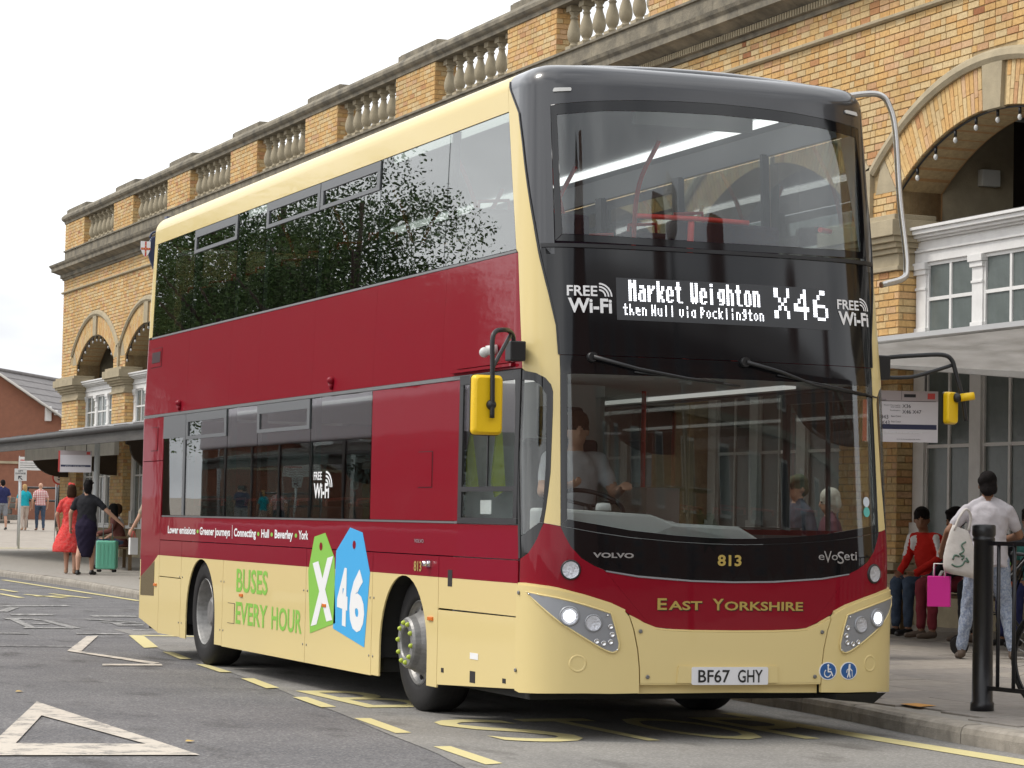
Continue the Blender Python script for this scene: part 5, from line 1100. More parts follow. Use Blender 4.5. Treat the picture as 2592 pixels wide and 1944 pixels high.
# ---------------------------------------------------------------- canopy over the pavement
can = empty('canopy', (9.3, 14.0, 0), math.atan2(1, -.012), 'lead covered lean-to canopy over the pavement along the station wall', 'canopy')
def cpart(name, m, fn, **k):
    b = MB(); fn(b); return b.build(name, m, can, **k)
translucent_lead = M_['lead'].copy(); translucent_lead.name = 'translucent_lead_sheet'
_n, _l = translucent_lead.node_tree.nodes, translucent_lead.node_tree.links; _o = _n['Material Output']; _tr = _n.new('ShaderNodeBsdfTranslucent'); _tr.inputs['Color'].default_value = (.80, .80, .78, 1); _mx = _n.new('ShaderNodeMixShader'); _mx.inputs['Fac'].default_value = .42  # translucency added to the lead sheet to brighten the pavement below
_l.new(_n['Principled BSDF'].outputs['BSDF'], _mx.inputs[1]); _l.new(_tr.outputs['BSDF'], _mx.inputs[2]); _l.new(_mx.outputs['Shader'], _o.inputs['Surface'])
EY, EZ, WZ = 4.22, 2.93, 3.52
def sheet(pts, t=.05):
    def f(b): b.add([(p[0], p[1], p[2]) for p in pts] + [(p[0], p[1], p[2] - t) for p in pts], [tuple(range(len(pts))), tuple(range(len(pts), 2 * len(pts)))[::-1]] + [(i, i + len(pts), (i + 1) % len(pts) + len(pts), (i + 1) % len(pts)) for i in range(len(pts))])
    return f
zat = lambda y_: WZ + (EZ - WZ) * y_ / EY
u = -6.3; W = 1.27; lm = translucent_lead
while u < 46:
    e = min(u + W, 46.2)
    for y0, y1 in ((.0, 2.1), (2.1, EY)):
        cpart('roof_sheet', lm, sheet([(u + .004, y0 + .004, zat(y0)), (e - .004, y0 + .004, zat(y0)), (e - .004, y1 - .004, zat(y1)), (u + .004, y1 - .004, zat(y1))], .006), fix=True)
    if e < 46: cpart('roof_roll', lm, lambda b: b.tube([(e, .02, zat(.02) + .01), (e, EY, zat(EY) + .01)], .022, 6))
    u = e
cpart('roof_sheet', lm, sheet([(-6.3, 0, WZ), (-6.3, EY, EZ), (-8.4, EY / 2, 2.70), (-10.5, 0, 2.62)], .006), fix=True)
cpart('flashing', mat('flashing', (.42, .42, .42, 1), .5), lambda b: b.box(-10.4, 44.1, -.2, .05, WZ, WZ + .08))
cpart('fascia', mat('fascia_board', (.095, .088, .080, 1), .75, noise=.5, nscale=6, stretch=(.3, 1, 3)), lambda b: b.box(-2.0, 46.2, EY - .02, EY + .04, EZ - .27, EZ - .045))
cpart('gutter', mat('cast_gutter', (.06, .057, .055, 1), .6, noise=.5, nscale=9), lambda b: b.tube([(-2.0, EY + .07, EZ - .03), (46.2, EY + .07, EZ - .03)], .055, 8))
slr = random.Random(9); sl_me = None
for k in range(62):
    b = MB(); x0 = 14.5 + k * .5; b.box(x0, x0 + .49, EY - .25, EY + .09, EZ + .005, EZ + .022 + slr.uniform(0, .02)); b.build('eave_slate', mat('eave_slate', (.13, .12, .115, 1), .8, noise=.5, nscale=5), can)
for c in [p for p in PIERS if p > -6]:
    def brk(b):
        pr = [(0, 2.30), (.14, 2.30)] + [(.14 + .85 * math.sin(t), 2.30 + .62 * (1 - math.cos(t))) for t in np.linspace(.1, math.pi / 2, 10)] + [(1.08, 2.95), (1.08, 3.05), (0, 3.26)]
        b.prism(pr, lambda a, z, t: (t, a, z), c - .07, c + .07)
    cpart('timber_bracket', M_['timber'], brk, fix=True)
    cpart('cross_beam', M_['timber'], lambda b: b.add([(c - .07, .0, 3.28), (c + .07, .0, 3.28), (c + .07, EY - .05, 2.74), (c - .07, EY - .05, 2.74), (c - .07, 0, 3.44), (c + .07, 0, 3.44), (c + .07, EY - .05, 2.86), (c - .07, EY - .05, 2.86)], [(0, 3, 2, 1), (4, 5, 6, 7), (0, 1, 5, 4), (1, 2, 6, 5), (2, 3, 7, 6), (3, 0, 4, 7)]))
mat('soffit_paint', (.60, .58, .52, 1), .7, noise=.2, nscale=3)
cpart('soffit_bulkhead', mat('soffit_paint', (.60, .58, .52, 1)), lambda b: b.box(27.5, 37.0, 2.3, 2.4, 2.60, 3.05))
for u_ in (26.05, 12.0): cpart('canopy_post', mat('post_paint', (.50, .52, .52, 1), .5), lambda b: b.tube([(u_, 3.1, .15), (u_, 3.1, 2.95)], .06, 12))
# ---------------------------------------------------------------- people
class Body:
    """Shapes that are fused into one continuous skin; each keeps the material of the piece nearest to it."""
    def __init__(s): s.mb = MB(); s.pr = []; s.mats = []
    def mi(s, m):
        if m not in s.mats: s.mats.append(m)
        return s.mats.index(m)
    def cap(s, p0, p1, r0, r1, m, w=0.0):
        p0, p1 = Vector(p0), Vector(p1); d = p1 - p0
        if d.length < 1e-5: d = Vector((0, 0, 1e-4))
        z = d.normalized(); a = Vector((1, 0, 0)) if abs(z.x) < .8 else Vector((0, 1, 0)); x = z.cross(a).normalized(); y = z.cross(x); L = d.length
        M = Matrix(((x.x, y.x, z.x, p0.x), (x.y, y.y, z.y, p0.y), (x.z, y.z, z.z, p0.z), (0, 0, 0, 1)))
        pf = [(1e-4, -r0)] + [(r0 * math.cos(t), r0 * math.sin(t)) for t in (-1.1, -.7, -.35, 0)] + [(r1 * math.cos(t), L + r1 * math.sin(t)) for t in (0, .35, .7, 1.1)] + [(1e-4, L + r1)]
        s.mb.lathe(pf, 12, M); s.pr.append((p0, p1, r0, r1, s.mi(m), w, -9, 9)); return s
    def chain(s, pts, rs, m, w=0.0):
        for i in range(len(pts) - 1): s.cap(pts[i], pts[i + 1], rs[i], rs[i + 1], m, w)
        return s
    def ell(s, c, r, m, M=None, w=0.0):
        s.mb.ball(c, r, 16, 10, M); rm = min(r); ax = max(range(3), key=lambda i: r[i]); d = Vector((0, 0, 0)); d[ax] = r[ax] - rm
        if M: d = M @ d
        s.pr.append((Vector(c) - d, Vector(c) + d, rm, rm, s.mi(m), w, -9, 9)); return s
    def loft(s, rings, m, w=0.0):
        """rings of (x, y, z, rx, ry): closed stack of ellipses."""
        n = 20; V = []
        for (x, y, z, rx, ry) in rings: V += [(x + rx * math.cos(2 * math.pi * j / n), y + ry * math.sin(2 * math.pi * j / n), z) for j in range(n)]
        k = len(rings); s.mb.add(V, [(i * n + j, i * n + (j + 1) % n, (i + 1) * n + (j + 1) % n, (i + 1) * n + j) for i in range(k - 1) for j in range(n)] + [tuple(range(n))[::-1], tuple(range((k - 1) * n, k * n))], True)
        for a, b in zip(rings[:-1], rings[1:]):
            o = Vector((max(0, a[3] - a[4]) * .9, 0, 0))
            for q in ((-1, 0, 1) if o.x > .01 else (0,)): s.pr.append((Vector(a[:3]) + o * q, Vector(b[:3]) + o * q, a[4], b[4], s.mi(m), w, rings[0][2] - .012, rings[-1][2] + .012))
        return s
    def finish(s, name, label, loc, rz, voxel=.013, smooth=4, group=None, cat='person'):
        o = s.mb.build(name, None); md = o.modifiers.new('r', 'REMESH'); md.mode = 'VOXEL'; md.voxel_size = voxel; md.use_smooth_shade = True
        ms = o.modifiers.new('s', 'SMOOTH'); ms.factor = .5; ms.iterations = smooth
        dg = bpy.context.evaluated_depsgraph_get(); me = bpy.data.meshes.new_from_object(o.evaluated_get(dg)); bpy.data.objects.remove(o); me.name = name
        n = len(me.polygons); C = np.empty(n * 3); me.polygons.foreach_get('center', C); C = C.reshape(-1, 3)
        best = np.full(n, 1e9); idx = np.zeros(n, int)
        for p0, p1, r0, r1, mi, w, zlo, zhi in s.pr:
            a, b = np.array(p0), np.array(p1); d = b - a; L2 = max(d @ d, 1e-12); t = np.clip(((C - a) @ d) / L2, 0, 1)
            q = np.linalg.norm(C - a - t[:, None] * d, axis=1) - (r0 + (r1 - r0) * t) - w; q = q + .6 * ((C[:, 2] < zlo) | (C[:, 2] > zhi)); k = q < best; best[k] = q[k]; idx[k] = mi
        # creases in the cloth
        nv = len(me.vertices); co = np.empty(nv * 3); me.vertices.foreach_get('co', co); co = co.reshape(-1, 3); no = np.empty(nv * 3); me.vertex_normals.foreach_get('vector', no); no = no.reshape(-1, 3)
        isc = np.array([(m.name.startswith('skin') or m.name.startswith('hair')) for m in s.mats]); vm = np.ones(nv)
        for p in me.polygons:
            if isc[idx[p.index]]:
                for v in p.vertices: vm[v] = 0
        x_, y_, z_c = co[:, 0], co[:, 1], co[:, 2]; ph = rz * 3 + loc[0]
        f_ = np.sin(z_c * 34 + 5 * np.sin(x_ * 11 + ph) + 4 * np.sin(y_ * 13)) * .6 + np.sin(x_ * 46 + 6 * np.sin(z_c * 9 + ph)) * .4 + np.sin(z_c * 71 + x_ * 38 + ph) * .3
        co += no * (vm * f_ * .0042)[:, None]; me.vertices.foreach_set('co', co.ravel()); me.update()
        me.materials.clear()
        for m in s.mats: me.materials.append(m)
        me.polygons.foreach_set('material_index', idx.astype(np.int32)); me.polygons.foreach_set('use_smooth', [True] * n)
        r = link(name, me); r.location = loc; r.rotation_euler = (0, 0, rz); tag(r, label, cat, group); return r
def hand(b, wrist, tip_dir, side, m, curl=.6, k=1.0):
    """Palm, four unequal bent fingers and a thumb from the side of the palm."""
    w = Vector(wrist); d = Vector(tip_dir).normalized(); a = Vector((0, 1, 0)) if abs(d.y) < .8 else Vector((1, 0, 0)); x = (a - d * a.dot(d)).normalized() ; n = d.cross(x) * side
    pc = w + d * .05 * k; b.cap(w, w + d * .085 * k, .024 * k, .026 * k, m); b.cap(w + x * .018 * k + d * .03 * k, w + x * .025 * k + d * .085 * k, .017 * k, .016 * k, m); b.cap(w - x * .018 * k + d * .03 * k, w - x * .025 * k + d * .085 * k, .017 * k, .015 * k, m)
    for i, L in enumerate((.068, .078, .072, .056)):
        o = w + d * .09 * k + x * (.033 - .022 * i) * k; p1 = o + (d * (1 - curl * .25) + n * curl * .4) * L * .5 * k; p2 = p1 + (d * (1 - curl) + n * curl) * L * .5 * k
        b.chain([o, p1, p2], [.0105 * k, .0095 * k, .0085 * k], m)
    o = w + d * .025 * k + x * .026 * k; b.chain([o, o + (d * .7 + x * .7 + n * .2) * .04 * k, o + (d * 1.3 + x * .8 + n * .6) * .055 * k], [.013 * k, .011 * k, .0095 * k], m)
def head(b, c, skin, hair, style, fwd=Vector((0, 1, 0)), k=1.0):
    c = Vector(c); f = Vector(fwd).normalized(); x = f.cross(Vector((0, 0, 1))).normalized(); up = x.cross(f); A = Matrix(((x.x, f.x, up.x), (x.y, f.y, up.y), (x.z, f.z, up.z)))
    P = lambda a, d, u: c + x * a * k + f * d * k + up * u * k
    b.ell(P(0, -.005, .025), (.076 * k, .096 * k, .098 * k), skin, A); b.ell(P(0, .022, -.045), (.058 * k, .066 * k, .070 * k), skin, A)
    b.cap(P(0, .088, .012), P(0, .106, -.022), .009 * k, .014 * k, skin); b.ell(P(0, .078, -.062), (.026 * k, .014 * k, .012 * k), skin, A)
    for s_ in (-1, 1): b.ell(P(.078 * s_, -.008, -.012), (.010 * k, .020 * k, .032 * k), skin, A)
    h = lambda a, d, u, r: b.ell(P(a, d, u), tuple(q * k for q in r), hair, A, .006)
    if style != 'bald': h(0, -.022, .050, (.086, .098, .088)); h(0, -.052, .0, (.084, .066, .085))
    if style in ('bun', 'tied', 'pony', 'bob', 'long', 'puff'): h(0, -.058, -.050, (.076, .050, .070))
    if style == 'short': h(0, .03, .095, (.066, .06, .032))
    if style == 'bob': h(0, -.045, -.06, (.094, .070, .10)); h(.072, -.005, -.04, (.022, .05, .10)); h(-.072, -.005, -.04, (.022, .05, .10))
    if style == 'bun': h(.01, -.060, .112, (.058, .055, .042)); h(.055, -.07, .118, (.026, .026, .036)); h(-.04, -.05, .128, (.024, .024, .03)); h(.085, -.04, .09, (.03, .02, .02)); h(.0, -.085, .06, (.055, .045, .05))
    if style == 'tied': h(0, -.095, .045, (.058, .055, .060)); h(-.05, -.08, .02, (.045, .04, .05)); h(.06, -.05, -.05, (.03, .03, .05))
    if style == 'long': h(0, -.06, -.10, (.088, .052, .14)); h(.06, -.02, -.06, (.03, .05, .12)); h(-.06, -.02, -.06, (.03, .05, .12))
    if style == 'pony': h(.03, -.10, -.03, (.04, .045, .09)); h(.04, -.10, -.10, (.03, .035, .07))
    if style == 'cap': h(0, .0, .085, (.092, .105, .045)); h(0, .10, .062, (.065, .05, .012))
    if style == 'puff': h(0, -.02, .06, (.100, .110, .100)); h(0, -.06, -.01, (.098, .072, .09))
    return P
def eyes(o, P):
    x = MB()
    for s_ in (-1, 1): x.ball(tuple(P(.031 * s_, .081, .012)), .0095, 8, 6)
    x.build('eyes', mat('eye_dark', (.02, .015, .012, 1), .2), o)
def standing(name, label, loc, rz, H=1.70, skin=None, top=None, low=None, shoe=None, hair=None, style='short', sleeve='short', feet=((-.10, .0), (.10, .0)), armL=((-.27, -.02, 1.12), (-.27, .08, .88)), armR=((.27, -.02, 1.12), (.27, .08, .88)), wide=1.0, lean=0.0, look=(0, 1, 0), legs='trousers', skirt=None, voxel=.013, hem=.92, group=None, extra=None, curl=.6, belly=1.0):
    k = H / 1.70; skin = skin or M_['skin']; b = Body(); S = lambda p: (p[0] * k, p[1] * k, p[2] * k)
    hx = .088 * wide
    for sgn, (fx, fy) in zip((-1, 1), feet):
        hip = (sgn * hx, 0, .90); ank = (fx, fy - .03, .085 + (.03 if fy < -.12 else 0)); kn = ((hip[0] + ank[0]) / 2 + sgn * .005, (hip[1] + ank[1]) / 2 + .035, .49)
        if legs == 'trousers': b.chain([S(hip), S(kn), S((ank[0], ank[1], .12))], [.098 * k * wide, .066 * k * (.5 + .5 * wide), .052 * k], low); b.cap(S((ank[0], ank[1], .12)), S(ank), .040 * k, .038 * k, skin)
        elif legs == 'shorts': b.cap(S(hip), S((kn[0], kn[1], .54)), .10 * k * wide, .085 * k, low); b.chain([S((kn[0], kn[1], .56)), S(kn), S((kn[0] * .4 + ank[0] * .6, (kn[1] * .4 + ank[1] * .6) - .02, .33)), S(ank)], [.06 * k, .055 * k, .055 * k, .036 * k], skin)
        else: b.chain([S(hip), S(kn), S((kn[0] * .4 + ank[0] * .6, (kn[1] * .4 + ank[1] * .6) - .02, .33)), S(ank)], [.08 * k, .052 * k, .054 * k, .034 * k], skin)
        b.cap(S((fx, fy - .05, .045)), S((fx + sgn * .02, fy + .13, .03)), .040 * k, .030 * k, shoe or skin); b.cap(S((fx, fy - .06, .04)), S(ank), .036 * k, .036 * k, shoe if shoe and style != 'x' else skin)
    ly = lean
    b.loft([(0, 0, z * k, rx * k * wide, ry * k * (.6 + .4 * wide)) for z, rx, ry in ((.84, .155, .115), (.92, .172, .128), (.99, .170, .122))], low if legs != 'bare' else top, .004)
    b.loft([(0, ly * (z - .95) * k, z * k, rx * k * wide, ry * k * (.55 + .45 * wide) * (belly if z < 1.2 else 1)) for z, rx, ry in ((hem, .178, .132), (1.00, .168, .125), (1.10, .155, .118), (1.22, .168, .122), (1.32, .178, .122), (1.39, .150, .105), (1.445, .085, .075))], top, .005)
    nk = (0, (ly * .5) * k, 1.45 * k); b.cap(nk, (0, (ly * .55 + .01) * k, 1.53 * k), .055 * k, .050 * k, skin)
    for sgn, (el, wr) in zip((-1, 1), (armL, armR)):
        sh = (sgn * .168 * wide, ly * .45, 1.365)
        b.cap(S((sgn * .12 * wide, ly * .45, 1.375)), S(sh), .062 * k, .060 * k, top); b.cap(S((sgn * .045, ly * .5, 1.45)), S((sgn * .13 * wide, ly * .45, 1.40)), .050 * k, .050 * k, top)
        elv, wrv, shv = Vector(el), Vector(wr), Vector(sh)
        if sleeve == 'long': b.chain([S(sh), S(el), S(wr)], [.062 * k, .048 * k, .038 * k], top)
        else:
            mid = shv.lerp(elv, .62); b.cap(S(sh), S(mid), .064 * k, .058 * k, top); b.chain([S(shv.lerp(elv, .5)), S(el), S(wr)], [.047 * k, .040 * k, .028 * k], skin)
        hand(b, S(wr), (wrv - elv), -sgn, skin, curl, k)
    P = head(b, (0, (ly * .6 + .015) * k, 1.595 * k), skin, hair, style, look, k)
    if skirt: b.loft([(x * k, y * k, z * k, rx * k, ry * k) for x, y, z, rx, ry in skirt[0]], skirt[1], .008)
    if extra: extra(b, k, P)
    o = b.finish(name, label, loc, rz, voxel, 4, group); eyes(o, P); return o
def seated(name, label, loc, rz, skin=None, top=None, low=None, shoe=None, hair=None, style='short', sleeve='long', seat=.46, armL=((-.25, .06, .78), (-.16, .30, .62)), armR=((.25, .06, .78), (.16, .30, .62)), look=(0, 1, 0), lean=.06, kx=.10, fy=.45, voxel=.013, extra=None, wide=1.0, group=None, feet=True):
    skin = skin or M_['skin']; b = Body(); zb = seat + .10
    for sgn, (el, wr) in zip((-1, 1), (armL, armR)):
        hip = (sgn * .09, 0, zb); kn = (sgn * kx, .42, zb - .01); an = (sgn * kx, fy - .03, .10)
        b.chain([hip, kn, (an[0], an[1], .13)], [.088 * wide, .068, .050], low); b.cap((an[0], an[1], .14), an, .038, .036, skin)
        if feet: b.cap((an[0], an[1] - .02, .045), (an[0] + sgn * .015, an[1] + .16, .03), .040, .030, shoe); 
        off = lambda p: Vector((p[0], p[1], p[2] + seat - .46))
        sh = Vector((sgn * .175 * wide, lean * .5 / .6, zb + .455)); e, w = off(el), off(wr); b.cap((sgn * .1, lean * .5 / .6, zb + .46), sh, .062, .062, top)
        if sleeve == 'long': b.chain([sh, e, w], [.062, .050, .038], top)
        else: b.cap(sh, sh.lerp(e, .6), .062, .056, top); b.chain([sh.lerp(e, .5), e, w], [.046, .040, .028], skin)
        hand(b, w, w - e, -sgn, skin, .8)
    L = lean / .5
    b.loft([(0, L * (z), zb + z, rx * wide, ry) for z, rx, ry in ((-.09, .165, .135), (.0, .172, .135), (.12, .160, .125), (.26, .168, .122), (.38, .178, .118), (.46, .155, .10), (.505, .09, .07))], top, .004)
    b.cap((0, L * .50, zb + .50), (0, L * .52 + .01, zb + .58), .055, .050, skin)
    P = head(b, (0, L * .55 + .02, zb + .655), skin, hair, style, look)
    if extra: extra(b, 1.0, P)
    o = b.finish(name, label, loc, rz, voxel, 4, group); eyes(o, P); return o
h_black = mat('hair_black', (.012, .010, .010, 1), .85, spec=.12, bump=.8, bscale=80, stretch=(1, 1, .2)); h_brown = mat('hair_brown', (.045, .022, .012, 1), .8, spec=.15, bump=.8, bscale=80, stretch=(1, 1, .2)); h_blond = mat('hair_blond', (.42, .27, .12, 1), .75, spec=.2, bump=.8, bscale=80, stretch=(1, 1, .2)); h_grey = mat('hair_grey', (.58, .55, .48, 1), .6, bump=.8, bscale=60)
denim = cloth('denim', (.06, .085, .13, 1), nscale=14, noise=.35); shoe_b = mat('black_shoe', (.015, .014, .014, 1), .45); sandal = mat('brown_sandal', (.10, .07, .05, 1), .7)
# -- waiting on the pavement at right
pat = cloth('patterned_trousers', (.40, .45, .52, 1), nscale=55, noise=.9, col2=(.10, .14, .24, 1), bump=.4, bscale=30)
greytop = cloth('pale_grey_top', (.52, .50, .53, 1), bump=.9, bscale=14)
z_ = pav(6.6, 5.85)
standing('person', 'woman in a pale grey top and patterned trousers standing behind the black post', (6.63, 5.88, z_), R(-26), 1.66, M_['skin_dark'], greytop, pat, sandal, h_black, 'tied', 'short', feet=((-.23, .0), (.23, -.02)), armL=((-.36, -.02, 1.17), (-.40, .16, 1.02)), armR=((.30, .10, 1.14), (.16, .32, 1.10)), wide=1.10, lean=.06, look=(.1, 1, -.35), voxel=.0095, hem=.86, belly=1.1)
M_['tote'] = cloth('tote_canvas', (.62, .59, .56, 1), bump=.6, bscale=18)
t = empty('tote_bag', (6.22, 5.66, .96), R(-20), 'white canvas tote bag with a green printed design on her shoulder', 'bag')
b = MB(); V = []
for z, hw_, th in ((-.02, .135, .075), (.03, .150, .085), (.12, .150, .070), (.24, .125, .045), (.34, .095, .025), (.40, .07, .015)):
    V += [(hw_ * math.copysign(abs(math.cos(q)) ** .6, math.cos(q)), th * math.copysign(abs(math.sin(q)) ** .6, math.sin(q)), z - math.cos(q) * .03) for q in np.linspace(0, 2 * math.pi, 20, endpoint=False)]
b.add(V, [(i * 20 + j, i * 20 + (j + 1) % 20, (i + 1) * 20 + (j + 1) % 20, (i + 1) * 20 + j) for i in range(5) for j in range(20)] + [tuple(range(20))[::-1], tuple(range(100, 120))], True); body = b.build('bag_body', M_['tote'], t)
for s_ in (-1, 1): b = MB(); b.tube(bez([(-.06, s_ * .015, .38), (-.01, s_ * .02, .50), (.05, s_ * .03, .57), (.09, s_ * .02, .50), (.07, s_ * .012, .38)], 5), .009, 6); b.build('strap', M_['tote'], t)
b = MB(); m_ink = mat('green_ink', (.10, .17, .13, 1), .8)
for pts in ([(-.09, .08), (-.05, .06), (0, .07), (.03, .11), (.06, .10), (.04, .14)], [(-.02, .17), (.02, .20), (.0, .25), (.04, .28)], [(-.08, .12), (-.06, .16), (-.02, .15)], [(.0, .12), (.02, .15), (-.01, .16)]):
    b.tube(bez([(p[0], -.081 + .12 * max(0, p[1] - .06), p[1]) for p in pts], 4), .008, 5)
b.build('printed_design', m_ink, t)
t = empty('carrier_bag', (6.08, 5.78, .66), R(-35), 'bright pink paper carrier bag held at knee height', 'bag')
b = MB(); b.box(-.10, .10, -.05, .05, 0, .27); b.build('bag_body', mat('pink_paper', (.66, .02, .30, 1), .45), t, bevel=.004)
b = MB()
for s_ in (-1, 1): b.tube([(-.05, s_ * .045, .26), (-.045, s_ * .03, .38), (.045, s_ * .03, .38), (.05, s_ * .045, .26)], .006, 6)
b.build('bag_handle', M_['white'], t)
redj = cloth('red_tracksuit', (.55, .025, .018, 1), bump=.8, bscale=12); wstripe = mat('white_stripe', (.70, .70, .70, 1), .8); mar = cloth('maroon_cotton', (.20, .035, .045, 1)); blk = cloth('black_cloth', (.018, .018, .021, 1)); navy = cloth('navy_cloth', (.030, .034, .10, 1))
def stripes(b, k, P):
    for s_ in (-1, 1): b.chain([(s_ * .215, .165, 1.04), (s_ * .285, .165, .85)], [.022, .020], wstripe, .012)
    b.chain([(.06, .21, 1.0), (.10, .19, .93)], [.05, .045], wstripe, .012)
zb_ = pav(8.1, 9.6)
seated('person', 'man in a red and white tracksuit jacket and jeans sitting on the bench', (8.22, 9.60, zb_ + .02), R(100), M_['skin_dark'], redj, denim, shoe_b, h_black, 'short', 'long', armL=((-.27, .12, .82), (-.12, .34, .66)), armR=((.27, .12, .82), (.14, .34, .66)), look=(-.7, .7, -.1), lean=.14, extra=stripes, wide=1.1)
seated('person', 'person in maroon trousers and sandals sitting beside the red jacket', (8.18, 8.92, zb_ + .02), R(88), M_['skin_dark'], blk, mar, sandal, h_black, 'short', 'long', look=(0, 1, -.3), lean=.08, kx=.12)
b = MB(); b.box(-.06, .06, -.005, .005, 0, .06); o = b.build('card', M_['white']); o.location = (7.86, 8.86, zb_ + .66); o.rotation_euler = (.5, 0, R(70)); tag(o, 'white card held above the maroon trousers', 'card')
seated('person', 'person in black clothes sitting on the bench behind the pink bag', (8.20, 8.15, zb_ + .02), R(92), M_['skin_dark'], blk, blk, sandal, h_black, 'bob', 'long', look=(.2, 1, -.2), lean=.10)
seated('person', 'dark haired person sitting at the right picture edge', (8.10, 7.35, zb_ + .02), R(105), M_['skin_dark'], cloth('teal_cloth', (.06, .22, .20, 1)), navy, shoe_b, h_black, 'short', 'short', look=(-.3, 1, -.1), lean=.12)
standing('person', 'man in a dark cap and navy jacket seen through the windscreen', (5.15, 6.72, pav(5.15, 6.7)), R(95), 1.63, None, cloth('slate_jacket', (.09, .10, .13, 1)), denim, shoe_b, cloth('cap_cloth', (.10, .11, .07, 1)), 'cap', 'long', look=(0, 1, -.15))
standing('person', 'white haired woman in a plum cardigan seen through the windscreen', (5.32, 6.42, pav(5.5, 6.4)), R(70), 1.49, None, cloth('plum_cloth', (.16, .07, .09, 1)), blk, shoe_b, h_grey, 'puff', 'long', look=(0, 1, -.1))
b_top = cloth('driver_shirt', (.55, .55, .58, 1))
seated('person', 'bus driver in a pale shirt seated at the wheel', (.74, 1.40, .70), R(180), None, b_top, blk, shoe_b, h_brown, 'short', 'short', seat=.50, armL=((-.26, .14, .80), (-.20, .42, .84)), armR=((.26, .14, .80), (.20, .42, .84)), look=(.2, 1, -.05), fy=.52)
# -- on the pavement at left
dk = cloth('charcoal_dress', (.028, .028, .032, 1), bump=.3); dk2 = cloth('dark_purple_dress', (.022, .017, .036, 1), bump=.3)
L1 = (4.70, 35.30)
def heels(b, k, P):
    for s_, fx, fy in ((-1, -.10, -.10), (1, .07, .18)): b.cap((fx * k, (fy - .07) * k, .07 * k), (fx * k, (fy - .075) * k, .005), .012, .009, shoe_b)
standing('person', 'woman with pinned-up dark hair in a long black dress and heels, left arm out', (L1[0], L1[1], pav(*L1) + .0), R(-30), 1.76, None, dk, dk2, shoe_b, h_black, 'bun', 'short', feet=((-.10, -.10), (.08, .16)), armL=((-.30, -.02, 1.13), (-.33, .08, .88)), armR=((.40, .02, 1.16), (.58, .14, .98)), wide=1.12, legs='bare', skirt=([(0, -.02, .33, .10, .10), (0, -.01, .45, .135, .13), (0, 0, .62, .175, .16), (0, -.01, .80, .205, .17), (0, -.015, .90, .205, .165), (0, 0, 1.02, .165, .13), (0, 0, 1.12, .16, .12)], dk2), look=(-.5, 1, -.05), extra=heels)
reddr = cloth('red_dress', (.62, .02, .02, 1), nscale=30, noise=.25, col2=(.75, .45, .4, 1)); L2 = (4.58, 36.15)
def flower(b, k, P): b.ell(P(-.03, -.03, .13), (.045, .04, .028), reddr, None, .02); b.ell(P(.03, -.04, .125), (.03, .03, .025), reddr, None, .02)
standing('person', 'woman in a full red dress with a red flower in her hair', (L2[0], L2[1], pav(*L2)), R(-15), 1.70, None, reddr, reddr, mat('tan_shoe', (.35, .2, .12, 1), .6), h_brown, 'bob', 'short', feet=((-.07, .12), (.09, -.08)), armL=((-.27, .02, 1.13), (-.24, .14, .92)), armR=((.24, .0, 1.13), (.22, .14, .92)), legs='bare', skirt=([(0, 0, .42, .34, .28), (0, 0, .52, .34, .28), (0, 0, .68, .29, .24), (0, 0, .85, .21, .18), (0, 0, 1.0, .15, .12)], reddr), extra=flower)
zl = pav(6.1, 39.0)
def specs(b, k, P): pass
seated('person', 'woman in a brown jacket and glasses sitting behind the green suitcase', (6.22, 39.0, zl), R(75), None, cloth('brown_jacket', (.16, .065, .055, 1)), denim, shoe_b, h_black, 'long', 'long', look=(.3, 1, -.1), lean=.16, armL=((-.24, .20, .80), (-.10, .46, .74)), armR=((.24, .20, .80), (.12, .46, .70)))
seated('person', 'person with brown hair sitting beyond the woman in glasses', (6.36, 39.75, zl), R(80), None, cloth('white_shirt', (.6, .6, .6, 1)), denim, shoe_b, h_brown, 'short', 'short', look=(.3, 1, 0))
standing('person', 'person mostly hidden behind the bus rear holding a paper bag', (5.16, 31.95, pav(5.1, 31.9)), R(30), 1.68, None, cloth('beige_coat', (.40, .33, .25, 1)), denim, shoe_b, h_brown, 'short', 'short', armL=((-.28, .04, 1.12), (-.34, .14, .92)))
t = empty('paper_bag', (4.86, 32.05, .60 + .02), R(10), 'white paper bag hanging beside the bus rear', 'bag')
b = MB(); b.box(-.075, .075, -.04, .04, 0, .30); b.build('bag_body', M_['white'], t, bevel=.004)
b = MB()
for s_ in (-1, 1): b.tube([(-.04, s_ * .035, .29), (-.01, s_ * .01, .42), (.01, s_ * .01, .42), (.04, s_ * .035, .29)], .006, 6)
b.build('bag_handle', mat('red_cord', (.5, .1, .08, 1), .7), t)
teal = cloth('turquoise_top', (.02, .38, .46, 1)); beige = cloth('beige_trousers', (.50, .42, .36, 1))
chk = cloth('checked_shirt', (.62, .55, .52, 1))
_n, _l = chk.node_tree.nodes, chk.node_tree.links; _b = _n['Principled BSDF']; _tc = _n.new('ShaderNodeTexCoord')
_acc = None
